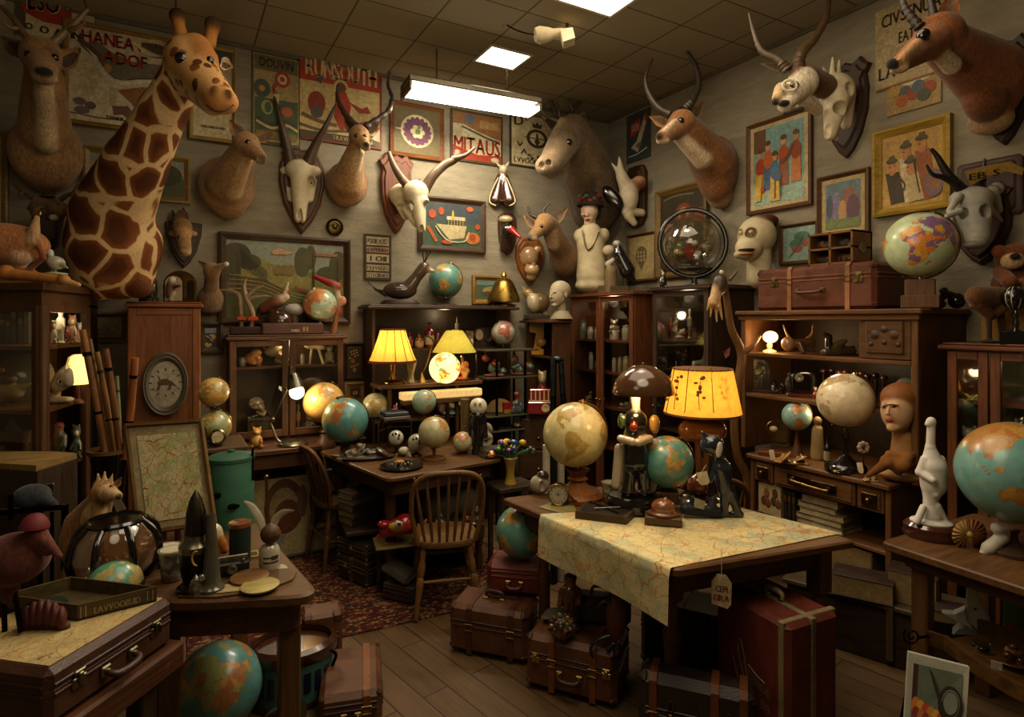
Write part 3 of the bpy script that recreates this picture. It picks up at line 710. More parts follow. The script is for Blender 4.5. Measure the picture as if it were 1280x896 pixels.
def windsor(t,sw=.40,sd=.38,sh=.43,bh=.40,col='5a3a20'):
    """seat centre over the origin, back at +y"""
    W='wood:z';m=t.mm(col,'wood:y')
    def seat(u,v):
        a=2*PI*u;r=[0,.75,.97,1,.97,.7,0][int(round(v*6))];z=[sh-.012,sh-.012,sh-.002,sh-.016,sh-.034,sh-.04,sh-.04][int(round(v*6))]
        x=math.cos(a);y=math.sin(a);e=.72
        return(math.copysign(abs(x)**e,x)*r*sw/2,math.copysign(abs(y)**e,y)*r*sd/2,z)
    m.grid(seat,32,6);t.add(m,'seat')
    prof=[(.011,0),(.015,.12),(.013,.2),(.021,.45),(.019,.55),(.014,.57),(.02,.62),(.02,.75),(.014,.8),(.017,.9),(.013,1)]
    ends={}
    for x in(-1,1):
        for y in(-1,1):
            a=V((x*sw*.46,y*sd*.5,0));b=V((x*sw*.33,y*sd*.34,sh-.03));ends[x,y]=(a,b);m=t.mm(col,W)
            m.lathe(a,[(r,z*(b-a).length)for r,z in prof],12,axis=b-a);t.add(m,'leg')
    L=lambda k,u:ends[k][0]+(ends[k][1]-ends[k][0])*u
    for p,q in((L((-1,-1),.45),L((-1,1),.45)),(L((1,-1),.45),L((1,1),.45)),(L((-1,-1),.62),L((1,-1),.62)),(L((-1,1),.5),L((1,1),.5))):
        m=t.mm(col,W);m.tube([p,(p+q)/2,q],(.007,.012,.007),8,3);t.add(m,'stretcher')
    bow=[]
    for i in range(25):
        a=PI*i/24;c_=math.cos(a);bow.append(V((-math.copysign(abs(c_)**.6,c_)*sw*(.5+.12*math.sin(a)),sd*.36+.11*math.sin(a)**.8,sh+bh*max(0,math.sin(a))**.5)))
    bow[0].z=bow[-1].z=sh-.015;bow[0].x*=.84;bow[-1].x*=.84
    m=t.mm(col,W);m.tube(bow,.014,10,2);t.add(m,'bow_rail')
    for i in range(7):
        u=(i-3)/3.6;x=u*sw*.58;top=sh+bh*(1-abs(u)**3*.12)-.004;a=V((u*sw*.38,sd*.38-abs(u)*.03,sh-.015))
        b=V((x,sd*.36+.11*(1-u*u*.7),top));m=t.mm(col,W);m.tube([a,a.lerp(b,.35),b],(.007,.011,.006),8,3);t.add(m,'spindle')
def book(label,at,w,d,h,rot=0,col='5a3a2a',name='book',grp=None,page='c9b88e',cat='book',spine=None):
    """lying book, spine on -y"""
    t=T(name,label,cat,0,0,at=at,rot=rot,grp=grp);c=.003
    m=t.mm(col,'leather');m.bx(-w/2,w/2,0,d,0,c,.001);m.bx(-w/2,w/2,0,d,h-c,h,.001);m.bx(-w/2,w/2,-.003,.003,0,h,.002)
    if spine:m.bx(-w*.3,w*.3,-.0042,-.002,h*.25,h*.75,0,col=spine,mat='print')
    t.add(m,'cover');m=t.mm(page,'print');m.bx(-w/2+.005,w/2-.005,.004,d-.005,c+.0005,h-c-.0005,0);t.add(m,'pages');return t
def upright(label,at,w,h,d,rot,col,name='book',grp=None,cat='book'):
    t=T(name,label,cat,0,0,at=at,rot=rot,grp=grp);m=t.mm(col,'leather');c=.003
    m.bx(-w/2,-w/2+c,0,d,0,h,.001);m.bx(w/2-c,w/2,0,d,0,h,.001);m.bx(-w/2,w/2,-.002,c,0,h,.001)
    m.bx(-w*.36,w*.36,-.0035,-.001,h*.62,h*.8,0,col='b59a5a',mat='metal');t.add(m,'cover')
    m=t.mm('c4b48c','print');m.bx(-w/2+c,w/2-c,c,d-.006,.003,h-.006,0);t.add(m,'pages');return t
def bottle(label,px,py,h,w,d,col,cap='2a1a10',lab=None,mat='gloss',name='bottle',grp=None,cat='bottle',neck=.3,z=None):
    t=T(name,label,cat,px,py,d=d,grp=grp);r=w/2;m=t.mb(col,mat);b=h*(1-neck)
    m.lathe((px,py),[(r*.9,0),(r,h*.03),(r,b*.86),(r*.85,b*.97),(r*.4,b*1.06),(r*.36,h*.94),(0,h*.94)],16);t.add(m,'glass_body')
    m=t.mb(cap,'gloss');m.lathe((px,py),[(r*.42,h*.93),(r*.42,h),(0,h)],12);t.add(m,'stopper')
    if lab:m=t.mb(lab,'print');m.lathe((px,py),[(r*1.03,b*.2),(r*1.03,b*.7)],16,start=PI*1.08,arc=PI*.84);t.add(m,'paper_label')
    return t
def jar(label,px,py,h,w,d,col,lid='8a8070',mat='gloss',name='jar',grp=None,cat='jar'):
    t=T(name,label,cat,px,py,d=d,grp=grp);r=w/2;m=t.mb(col,mat)
    m.lathe((px,py),[(r*.85,0),(r,h*.06),(r,h*.72),(r*.8,h*.82),(0,h*.82)],16);t.add(m,'body')
    m=t.mb(lid,'gloss');m.lathe((px,py),[(r*.84,h*.8),(r*.86,h*.95),(r*.3,h*.97),(r*.2,h),(0,h)],14);t.add(m,'lid');return t
def figure(name,label,cat,px,py,h,w,d,cols=('8a6a4a','6a3a2a','c9a27a'),mat='gloss',kind='stand',base=None,grp=None,face=1,res=40):
    """little figurine in one skin: cols = legs, body, head"""
    t=T(name,label,cat,px,py,d=d,grp=grp);a,b,c=cols[:3];X=lambda x,y,dy=0:(px+x*w*face,py-y*h,dy)
    k=t.s*w
    if kind=='stand':
        pr=[('c',X(-.16,.03),X(-.12,.42),w*.13,w*.15,a),('c',X(.16,.03),X(.12,.42),w*.13,w*.15,a),('c',X(0,.42),X(0,.68),w*.26,w*.3,b),('c',X(-.3,.68),X(-.38,.42,-k*.15),w*.11,w*.09,b),('c',X(.3,.68),X(.3,.45,-k*.2),w*.11,w*.09,b),('c',X(0,.7),X(0,.8),w*.12,w*.11,c),('e',X(0,.88),(w*.2,w*.2,h*.11),c),('e',X(0,.94,.0),(w*.22,w*.22,h*.06),cols[3]if len(cols)>3 else a),('e',X(0,.03),(w*.42,w*.35,h*.03),a)]
    elif kind=='bird':
        pr=[('e',X(0,.42),(w*.42,w*.3,h*.28),b,(0,-.3*face,0)),('c',X(.22,.55),X(.3,.8),w*.17,w*.14,b),('e',X(.32,.86),(w*.17,w*.15,h*.13),c),('c',X(.42,.86),X(.6,.82),w*.07,w*.02,'c07a2a'),('c',X(-.3,.35),X(-.6,.2),w*.13,w*.05,a),('c',X(.02,.2),X(.05,.0),w*.06,w*.05,a),('c',X(.18,.22),X(.2,.0),w*.06,w*.05,a),('e',X(.1,.02),(w*.3,w*.25,h*.03),a)]
    elif kind=='quad':
        pr=[('c',X(-.28,.55),X(.22,.58),w*.17,w*.19,b),('c',X(.24,.62),X(.38,.82),w*.12,w*.1,b),('c',X(.38,.85),X(.56,.76),w*.1,w*.06,c),('c',X(-.36,.6),X(-.47,.38),w*.04,w*.02,a),('c',X(.34,.9),X(.3,1.0),w*.03,w*.015,a)]+[('c',X(x,.5,y*k),X(x+.02,.02,y*k),w*.085,w*.05,a)for x in(-.33,.22)for y in(-.1,.1)]
    elif kind=='sit':
        pr=[('e',X(0,.32),(w*.38,w*.33,h*.3),b),('c',X(0,.5),X(0,.62),w*.25,w*.2,b),('e',X(0,.78),(w*.3,w*.28,h*.19),c),('c',X(-.2,.9),X(-.24,.98),w*.09,w*.07,c),('c',X(.2,.9),X(.24,.98),w*.09,w*.07,c),('c',X(-.25,.15,-k*.1),X(-.35,.05,-k*.3),w*.13,w*.11,a),('c',X(.25,.15,-k*.1),X(.35,.05,-k*.3),w*.13,w*.11,a),('c',X(-.28,.48),X(-.3,.28,-k*.25),w*.09,w*.08,a),('c',X(.28,.48),X(.3,.28,-k*.25),w*.09,w*.08,a),('e',X(0,.72,-k*.26),(w*.13,w*.1,h*.08),cols[3]if len(cols)>3 else 'd0b890')]
    elif kind=='heap':
        pr=[];q=random.Random(int(px*13+py))
        for i in range(9):pr.append(('e',X(q.uniform(-.36,.36),q.uniform(.12,.8)*(1-.2*(i%3)),q.uniform(-.15,.15)*k),(w*q.uniform(.1,.2),w*q.uniform(.1,.2),h*q.uniform(.1,.22)),(a,b,c)[i%3],(0,q.uniform(-1,1),0)))
        pr+=[('e',X(0,.06),(w*.46,w*.3,h*.07),a)]
    elif kind=='skull':
        pr=[('e',X(-.1*1,.66),(w*.42,w*.4,h*.33),c),('c',X(.12,.5),X(.34,.22),w*.24,w*.15,c),('c',X(.05,.2),X(.32,.1),w*.13,w*.12,b),('-',X(.2,.56,-k*.32),(w*.12,w*.14,h*.12),'2a2018'),('-',X(.44,.34,-k*.12),(w*.07,w*.1,h*.08),'2a2018')]
    elif kind=='shell':
        pr=[('e',X(0,.4),(w*.45,w*.35,h*.38),b,(0,.3,0)),('e',X(.12,.75),(w*.28,w*.25,h*.22),c),('c',X(-.2,.35),X(-.5,.12),w*.2,w*.04,a),('-',X(.1,.3,-k*.35),(w*.12,w*.12,h*.22),'5a3a28')]
    t.sdf(name,pr,res,max(w,h)*.05,mat,solo=base is None)
    if base:
        m=t.mb(base,'wood:x');m.lathe((px,py),[(w*.5,-h*.07),(w*.52,-h*.02),(w*.46,0),(0,0)],20);t.add(m,'base')
    return t
def blockthing(name,label,cat,px,py,w,h,d,col,dp=.06,mat='paint',rot=0,grp=None,bev=.004,extra=None,z=None):
    """small box-bodied thing standing at px,py; extra(m,w,h) draws the details on its front (y<0)"""
    t=T(name,label,cat,px,py,d=d,rot=rot,grp=grp);W,H=w*t.s,h*t.s;m=t.mm(col,mat);m.bx(-W/2,W/2,0,dp,0,H,bev)
    if extra:t.add(m,'body');extra(t,W,H)
    else:t.one(m)
    return t
def bar(m,a,b,w,col=None,mat=None):m.tube([a,b],w,6,col=col,mat=mat)
def rounded(P,r,n=5):
    out=[]
    for i,p in enumerate(P):
        a,b=P[i-1]-p,P[(i+1)%len(P)]-p;ra=min(r,a.length*.45,b.length*.45);a,b=p+a.normalized()*ra,p+b.normalized()*ra
        out+=[a*(1-u)**2+p*2*u*(1-u)+b*u*u for u in[j/n for j in range(n+1)]]
    return out
cd=bpy.data.cameras.new('camera');cam=bpy.data.objects.new('camera',cd);COL.objects.link(cam);sc.camera=cam
cam.location=CAM;cam.rotation_euler=(PI/2,0,-YAW);cd.sensor_fit='HORIZONTAL';cd.sensor_width=36;cd.lens=F*36/1280;cd.shift_y=-48/1280;cd.clip_start=.05
sc.view_settings.view_transform='Standard';sc.view_settings.look='None';sc.view_settings.exposure=0.52
try:sc.cycles.use_denoising=True
except Exception:pass
sc.cycles.max_bounces=6;sc.cycles.diffuse_bounces=3;sc.cycles.glossy_bounces=2;sc.cycles.transmission_bounces=2;sc.cycles.transparent_max_bounces=10
sc.cycles.caustics_reflective=False;sc.cycles.caustics_refractive=False;sc.cycles.sample_clamp_indirect=3.0
w=bpy.data.worlds.new('world');sc.world=w;w.use_nodes=True;w.node_tree.nodes['Background'].inputs[0].default_value=(.02,.017,.012,1)
def shell(name,x0,x1,y0,y1,z0,z1,mat):
    m=MB(mat=mat);m.bx(x0,x1,y0,y1,z0,z1);return struct(m.obj(name,None,0))
shell('floor',XL-.1,XR+.1,YF-.1,YB+.1,-.1,0,'floor')
shell('ceiling',XL-.1,XR+.1,YF-.1,YB+.1,ZC,ZC+.1,'ceiling')
shell('wall_back',XL-.1,XR+.1,YB,YB+.1,0,ZC,'wall');shell('wall_right',XR,XR+.1,YF,YB,0,ZC,'wall')
shell('wall_left',XL-.1,XL,YF,YB,0,ZC,'wall');shell('wall_front',XL,XR,YF-.1,YF,0,ZC,'wall')
for nm,a,b in(('trim_1',(XL,YB-.02,XR,YB),0),('trim_2',(XR-.02,YF,XR,YB-.02),0)):
    m=MB(col='5c523f',mat='paint');m.bx(a[0],a[2],a[1],a[3],ZC-.03,ZC-.0005,.004);struct(m.obj(nm))
m=MB(col='2e2013',mat='wood:x');m.bx(XL,XR,YB-.018,YB-.0005,0.0005,.1,.004);struct(m.obj('baseboard_back'))
m=MB(col='2e2013',mat='wood:y');m.bx(XR-.018,XR-.0005,YF,YB-.02,0.0005,.1,.004);struct(m.obj('baseboard_right'))
P=[onz(x,y,0)for x,y in((300,800),(425,797),(562,764),(640,690),(560,665),(330,690),(250,730))]
P=[V((.05,2.98,0)),V((.745,3.12,0)),V((1.36,3.08,0)),V((2.0,3.55,0)),V((2.0,4.42,0)),V((.05,4.42,0))]
m=MB(mat='rug',col='7a2a1c');m.poly([p+V((0,0,.009))for p in P],(0,0,-.008))
r=m.obj('rug',None,0);tag(r,'worn red patterned oriental rug on the wooden floor under the writing table','rug')
def cpan(label,x0,x1,y0,y1):
    t=T('ceiling_light',label,'ceiling light',0,0,at=((x0+x1)/2,(y0+y1)/2,ZC),rot=0);a,b=(x1-x0)/2,(y1-y0)/2
    m=t.mm('b5ab92','paint')
    for q in((-a-.02,a+.02,-b-.02,-b),(-a-.02,a+.02,b,b+.02),(-a-.02,-a,-b,b),(a,a+.02,-b,b)):m.bx(*q,-.012,-.0005,.002)
    t.add(m,'frame');m=t.mm('fff3d8','emit:5');m.bx(-a,a,-b,b,-.008,-.001);t.add(m,'diffuser');return t
A=[onz(*p,ZC)for p in((604,52),(683,61),(655,79),(580,71))]
cpan('square lit ceiling panel behind the hanging fluorescent fitting',min(A[0].x,A[3].x)+.1,max(A[1].x,A[2].x)-.05,A[0].y+.02,A[3].y)
B_=[onz(*p,ZC)for p in((670,0),(755,16))]
cpan('lit ceiling panel cut by the top edge, above the hanging spotlight',B_[0].x-.05,B_[1].x+.05,B_[1].y-.62,B_[1].y)
L0,L1=U(506,112,4.3),U(668,128,4.75);mid=(L0+L1)/2;ln=(L1-L0).length
t=T('fluorescent_light','long hanging fluorescent fitting with glowing tubes on two chains','light fitting',0,0,at=mid,rot=math.atan2(L1.y-L0.y,L1.x-L0.x))
m=t.mm('6a6252','metal');m.bx(-ln/2,ln/2,-.13,.13,-.01,.035,.006);m.bx(-ln/2,-ln/2+.02,-.13,.13,-.075,-.01,.004);m.bx(ln/2-.02,ln/2,-.13,.13,-.075,-.01,.004);t.add(m,'housing')
for y in(-.075,0,.075):
    m=t.mm('fff4dc','emit:14');m.tube([(-ln/2+.022,y,-.042),(ln/2-.022,y,-.042)],.021,10);t.add(m,'fluorescent_tube')
for px in(543,631):
    u=(px-506)/162;x=(u-.5)*ln;m=t.mm('4a4030','metal');zt=ZC-mid.z-.002;n=int((zt-.035)/.028)
    for i in range(n):
        z=.035+(i+.5)*(zt-.035)/n;a=i%2*PI/2;rr=.016
        m.tube([(x+.007*math.cos(q)*math.cos(a),.007*math.cos(q)*math.sin(a),z+rr*math.sin(q))for q in[k*PI/4 for k in range(8)]],.0028,5,closed=True)
    t.add(m,'chain')
t=T('spotlight','cream cylindrical spotlight with square hood hanging from the ceiling on a chain','spotlight',693,42,d=4.0);k=t.s
m=t.mb('a99a78','paint');a,b=t.p((668,44,0)),t.p((716,40,.05))
m.lathe((668,44,0),[(0,0),(8,1),(11,6),(9,18),(6.5,24),(8,32),(9,36)],18,axis=b-a);t.add(m,'lamp_body')
m=t.mb('bdb092','paint');q=[(700,36,-.05),(716,34,-.05),(719,47,-.05),(704,52,-.05)];m.poly(q,(0,.11,0));t.add(m,'hood')
m=t.mb('2a2218','metal');m.tube([(668,43),(655,41,.02),(640,35,.04),(629,28,.06)],1.0,6,4);zt=t.inv@V((0,0,ZC-t.loc.z));q=t.p((629,28,.06));m._add([],[]);m.f=lambda p:V(p);m.tube([q,V((q.x,q.y,zt.z-.002))],1.0,6);t.add(m,'cable')
q=t.p((709,34,.02));m=t.mm('4a4030','metal');n=14
for i in range(n):
    z=q.z+(i+.5)*(zt.z-.002-q.z)/n;a=i%2*PI/2;rr=(zt.z-q.z)/n*.62
    m.tube([(q.x+.008*math.cos(w_)*math.cos(a),q.y+.008*math.cos(w_)*math.sin(a),z+rr*math.sin(w_))for w_ in[j*PI/4 for j in range(8)]],.003,5,closed=True)
t.add(m,'chain')
def lamp(kind,loc,e,col,size=.1,rot=None,name='light'):
    l=bpy.data.lights.new(name,kind);l.energy=e;l.color=col
    if kind=='AREA':l.shape='RECTANGLE';l.size=size[0];l.size_y=size[1]
    else:l.shadow_soft_size=size
    o=bpy.data.objects.new(name,l);COL.objects.link(o);o.location=loc
    if rot:o.rotation_euler=rot
    return o
WARM=(1,.80,.55);HOT=(1,.62,.26)
lamp('AREA',(1.6,2.3,ZC-.05),36,WARM,(2.6,2.2),name='ceiling_wash')
lamp('AREA',(mid.x,mid.y,mid.z-.1),24,(1,.88,.66),(ln,.25),(0,0,t.rot),name='tube_glow')
lamp('POINT',(1.2,1.4,2.55),34,(1,.83,.57),.5,name='room_fill')
lamp('POINT',(-.2,1.3,2.4),9,(1,.83,.57),.4,name='left_fill')
RED,CRE,INK='a32218','c6b68c','241c16'
picture('advertising_sign','cream tin sign with a red panel reading ESO at the top left corner','sign','back',20,-25,118,53,[('b','4a4434',0,0,.12,1),('p',RED,[(.06,1),(.04,.62),(.1,.38),(.35,.28),(.62,.28),(.7,.4),(.72,1)]),('t','d8cba8','ESO',.14,.44,.55,.78),('t',INK,'ESO',.15,.45,.54,.77),('e',INK,.65,.56,.035,.045),('e','8a8070',.65,.56,.018,.022),('e',INK,.16,.17,.05,.05),('e',CRE,.16,.17,.025,.028),('t',INK,'O AVIN',.3,.1,.82,.22)],framed=False)
picture('framed_picture','brown framed picture cut by the left edge below the sign','picture','back',-42,162,11,300,[('b','8a7454',.1,.1,.9,.9)],frame='7a5a30',fw=.035,paper='9a8560')
picture('framed_print','framed print of a swooping grey car with red lettering behind the giraffe','picture','back',79,38,222,163,[('b','cfc09a',0,0,1,1),('p','6a6258',[(.1,.8),(.3,.62),(.42,.5),(.58,.52),(.8,.56),(1,.58),(1,.75),(.6,.72),(.4,.78),(.25,.88)]),('l','d8d0bc',[(.02,.9),(.2,.76),(.34,.52),(.5,.46),(.7,.52),(1,.53)],.018),('l','3a342c',[(.02,.93),(.22,.79),(.36,.56),(.5,.5),(.72,.56),(1,.57)],.006),('p','8a5a34',[(.45,.38),(.7,.46),(1,.46),(1,0),(.8,.05),(.6,.24)]),('b','b5a684',.38,.2,.44,.4),('e','b08a3a',.36,.6,.035,.05),('p','6a4048',[(.4,.2),(.55,.22),(.66,.08),(.6,.05),(.5,.12),(.42,.1)]),('e','6a5a64',.1,.2,.06,.04),('e','5a4a54',.2,.17,.05,.04),('e','6a5a64',.12,.11,.07,.04),('l',INK,[(.02,.07),(.3,.05),(.6,.06),(.72,.03)],.004),('t',INK,'TENER  ONEST',.34,.05,.75,.09),('t',RED,'HANEAW',.12,.84,.78,.98,-.0),('t',RED,'ADOF',.32,.66,.74,.8),('e',RED,.86,.9,.05,.07),('l','5a3a24',[(.08,.85),(.2,.78),(.3,.7)],.02)],frame='7a5524',fw=.03)
picture('framed_painting','landscape painting with trees in a gilt frame behind the giraffe neck','painting','back',104,190,238,250,[('b','7f8a84',0,.5,1,1),('b','b58a64',0,.62,1,.78),('b','3a4a34',0,0,1,.52),('e','22301f',.8,.6,.18,.3),('e','2a3a24',.1,.45,.15,.2),('e','4a5a34',.3,.3,.22,.15)],frame='7a5a2a',fw=.04)
picture('framed_drawing','ink drawing on cream paper in a gilt frame right of the giraffe head','picture','back',236,57,295,177,[('b','26404a',0,.84,1,1),('b','8a7a5a',.1,.86,.5,.96),('l',INK,[(.3,.6),(.22,.5),(.35,.42),(.3,.34),(.45,.3)],.012),('l',INK,[(.55,.58),(.7,.5),(.62,.4),(.8,.34),(.6,.28)],.01),('l',INK,[(.25,.64),(.5,.66),(.8,.6)],.008),('e','6a6254',.4,.3,.07,.03),('t',INK,'CAMELO PARDE AB ORIENT',.18,.1,.84,.13)],frame='8a6a34',fw=.028)
picture('advertising_sign','green vintage tin sign with circles left of the red poster','sign','back',315,68,375,182,[('b','a08a5a',.03,.03,.97,.97),('b','2e5038',.05,.1,.95,.5),('b','5a5434',.05,.8,.95,.96),('t','2a2a1c','DOUVIN',.15,.84,.85,.94),('e','24463c',.2,.6,.17,.1),('e','c07a4a',.2,.6,.06,.035),('e',RED,.62,.73,.16,.09),('e',CRE,.62,.73,.1,.055),('e',RED,.62,.73,.05,.03),('l',RED,[(.5,.68),(.42,.6),(.5,.55)],.03),('e','b5562c',.72,.38,.12,.055),('e','8a9a5a',.3,.4,.12,.08),('e','2e5038',.32,.4,.07,.06),('p','c9b27a',[(.44,.56),(.56,.56),(.53,.42),(.47,.42)]),('l','1e3628',[(.08,.28),(.4,.22),(.7,.27),(.94,.22)],.02),('l','c9b27a',[(.08,.24),(.4,.18),(.7,.23),(.94,.18)],.015),('b','7a6a3a',.08,.06,.92,.14)],framed=False,paper='3a4a30')
picture('advertising_sign','red and cream tin poster lettered RUNSOUTH with a woman in a red dress','sign','back',371,71,477,180,[('b','c6ad72',.03,.1,.97,.97),('b',RED,.03,.66,.97,.97),('t','d8c890','RUNSOUTH',.1,.72,.93,.93),('b','3a3226',.03,.02,.97,.1),('e','d0b070',.5,.63,.09,.1),('e','5a2a1c',.5,.64,.06,.06),('p',RED,[(.44,.6),(.56,.6),(.62,.45),(.58,.2),(.5,.14),(.42,.3)]),('p','8a2018',[(.58,.5),(.75,.44),(.82,.48),(.86,.4),(.72,.38)]),('e','8a1c14',.22,.42,.1,.13),('e','4a4a50',.22,.32,.07,.07),('l','6a4a24',[(.05,.28),(.25,.22),(.45,.2)],.02),('p','2a4a58',[(.2,.68),(.3,.74),(.27,.64)]),('l','8a1c14',[(.72,.24),(.84,.28),(.95,.22)],.03),('l','5a4a2a',[(.03,.16),(.3,.12),(.6,.15),(.97,.12)],.014),('p','d8cba8',[(.86,.1),(.97,.22),(.97,.08)]),('t','c6ad72','TRAVELLERS LINE',.4,.035,.9,.085)],framed=False,paper='7a1a14')
fl=[('e','d0c298',.5,.5,.36,.36),('e','6a3058',.5,.5,.28,.28)]+[('e','6a3058',.5+.27*math.cos(k*PI/8),.5+.27*math.sin(k*PI/8),.045,.045)for k in range(16)]+[('e','d8cba0',.5+.1*math.cos(k*PI/3),.48+.1*math.sin(k*PI/3),.06,.06)for k in range(6)]+[('e','6a7a3a',.5,.48,.06,.06),('p','6a7a3a',[(.48,.55),(.58,.68),(.54,.54)]),('b','d0c298',.02,.48,.14,.51)]
picture('framed_print','wood framed print of a cream flower on a purple disc','picture','back',487,131,554,198,fl,frame='6a3a1e',fw=.035,paper='5f5434')
picture('advertising_sign','orange and red tin sign with a cream ribbon of red letters','sign','back',563,141,628,204,[('b','8a5c32',.04,.04,.96,.96),('b','a08050',.55,.7,.9,.85),('e','4a5a6a',.35,.84,.1,.1),('p','c9bc94',[(.04,.72),(.25,.72),(.5,.62),(.96,.5),(.96,.05),(.04,.05)]),('l','3a4a44',[(.2,.68),(.5,.58),(.75,.5),(.94,.47)],.02),('p',RED,[(.04,.05),(.96,.05),(.96,.2),(.5,.16),(.04,.3)]),('t',RED,'MITAUS',.06,.18,.94,.5),('e','c8bd9c',.84,.1,.08,.05)],framed=False,paper='3a2a1c')
arc=[('t',INK,ch,.5+.34*math.cos(a)-.05,.5+.3*math.sin(a)-.06,.5+.34*math.cos(a)+.06,.5+.3*math.sin(a)+.04)for ch,a in zip('VASEDN',[R(x)for x in(195,222,248,278,305,332)])]
picture('advertising_sign','cream tin sign with a crowned black ring emblem partly behind the big stag head','sign','back',637,145,703,211,[('b',CRE,.03,.03,.97,.97),('t',INK,'D',.08,.76,.24,.96),('e',INK,.5,.56,.2,.18),('e',CRE,.5,.56,.14,.12),('b',INK,.48,.44,.52,.66),('e',INK,.5,.5,.05,.05),('p',INK,[(.42,.76),(.4,.86),(.46,.82),(.5,.88),(.54,.82),(.6,.86),(.58,.76)]),('b',INK,.26,.55,.74,.57),*arc,('t',INK,'LVVOORANDERS',.07,.07,.9,.17)],framed=False,paper=INK)
picture('framed_painting','dark framed green painting of a boat among orange fish','painting','back',522,248,606,315,[('b','1e4a3c',0,0,1,1),('b','1a3a4a',0,.55,1,1),('p','bfae84',[(.22,.5),(.75,.5),(.7,.22),(.45,.16)]),('p','1a2a24',[(.35,.5),(.7,.5),(.72,.62),(.4,.58)]),('b','c9b98e',.4,.62,.72,.7),*[('b','8a7a54',.42+.05*i,.5,.44+.05*i,.62)for i in range(6)],('p','b0521f',[(.05,.42),(.1,.45),(.25,.12),(.2,.08)]),('e','b5602c',.85,.22,.13,.14),('e','8a3a1c',.85,.24,.06,.08),('e','b0401f',.15,.72,.06,.1),('e','b0401f',.3,.8,.05,.09),('e','c0562a',.8,.9,.06,.06),('e','a8401c',.94,.5,.04,.07),('e','a8401c',.4,.1,.1,.05),('e','c9a23a',.5,.72,.02,.12),('l','c9b98e',[(.2,.45),(.4,.15),(.7,.14),(.78,.36)],.012)],frame='3a2214',fw=.045)
picture('letter_board','small black letter board with five rows of cream lettering','sign','back',455,293,489,350,[*[('b',c,.08,v0,.9,v1)for c,v0,v1 in(('b5a684',.76,.94),('a8806a',.6,.72),('b5a684',.38,.56),('b5a684',.2,.33),('b5a684',.05,.16))],('t',INK,'POOR VOST',.12,.79,.86,.91),('t',INK,'EXPERIEN',.12,.62,.86,.7),('t',INK,'I OII',.22,.41,.8,.53),('t',INK,'EXXVAIGEO',.1,.22,.88,.31),('t',INK,'OTVOIRNOS',.1,.06,.88,.15)],framed=False,paper='1c1712')
t=T('medallion','small round dark metal medallion above the landscape painting','plaque',418,284,Y=YB-.002,rot=0);m=t.mm('5a4a2c','metal');k=t.s
m.lathe((0,0,0),[(10.5*k,0),(10.5*k,.02),(9*k,.03),(7.5*k,.018),(6*k,.02),(5.5*k,.012),(0,.014)],28,axis=(0,-1,0));m.ball((0,-.014,.2*k),(3.4*k,.012,3.2*k),12);[m.ball((x*k,-.02,1.8*k),(1.4*k,.01,1.4*k),8)for x in(-2.6,2.6)];m.ball((0,-.026,-1*k),(1.4*k,.01,1*k),8);t.one(m)
picture('framed_painting','large dark framed landscape painting with dark trees and rolling green field','painting','back',273,295,437,405,[('b','7d8676',0,.6,1,1),('b','55602f',0,0,1,.62),('p','7a7438',[(0,.75),(.25,.8),(.5,.6),(.8,.5),(1,.42),(1,.3),(.5,.4),(0,.5)]),('p','4a3a1e',[(0,.55),(.3,.5),(.5,.35),(.2,.3),(0,.35)]),('p','3f4a22',[(0,.3),(.4,.35),(.7,.2),(1,.25),(1,0),(0,0)]),*[('e','26321c',x,y,rx,ry)for x,y,rx,ry in((.08,.8,.12,.16),(.02,.7,.08,.22),(.18,.72,.1,.1),(.63,.75,.07,.2),(.7,.82,.05,.16),(.95,.72,.08,.2),(.86,.62,.1,.08))],*[('e','6a5a28',x,.63,.04,.07)for x in(.42,.47,.53)],('b','2a1c10',.09,.4,.115,.85),('b','2a1c10',.72,.4,.735,.9),('b','2a1c10',.94,.3,.955,.8),('p','b08a64',[(.36,.86),(.42,.92),(.55,.87),(.5,.84),(.38,.83)]),('b','8a5a48',.74,.84,.94,.88),*[('l','8a7a3a',[(.02,.55-.06*i),(.3,.5-.05*i),(.6,.3-.04*i),(.98,.28-.05*i)],.005)for i in range(5)],*[('l','1e2a16',[(.12,.9-.05*i),(.2,.75-.04*i),(.33,.6-.03*i)],.006)for i in range(5)],('p','7a2a1c',[(.55,.42),(.65,.38),(.68,.32),(.57,.37)])],frame='33200f',fw=.05,th=.04)
picture('framed_painting','small gilt framed painting of a green valley partly behind the brass lamp','painting','back',590,345,637,380,[('b','3a5a4a',0,0,1,1),('e','a08a54',.5,.45,.3,.22),('b','6a8a84',0,.75,1,1),('e','4a3a24',.4,.3,.25,.12)],frame='8a5f28',fw=.04)
picture('framed_painting','small painting of a red crowd above a drawer, between left cabinet and tall wooden case','painting','back',108,390,160,428,[('b','8f8460',0,0,1,1),*[('e',('8a2a1c','c9a23a','4a2a20','b5562c')[i%4],.06+.88*((i*37%100)/100),.34+.22*((i*53%100)/100),.03,.06)for i in range(46)],('b','7a6a44',0,0,1,.28),('l','4a3a20',[(.3,.2),(.5,.12),(.7,.2)],.012)],frame='6a4522',fw=.035)
picture('framed_painting','small blue and ochre painting right of the tall wooden case','painting','back',247,402,279,442,[('b','1c2c44',0,0,1,1),('b','7a8a9a',0,.75,1,1),('e','b08a34',.65,.55,.3,.14),('e','b08a34',.3,.15,.3,.12),('e','0e1620',.4,.4,.25,.2),('e','0e1620',.75,.3,.2,.12),('l','a8b0b0',[(.1,.6),(.4,.5),(.7,.3)],.02)],frame='3a2c16',fw=.045)
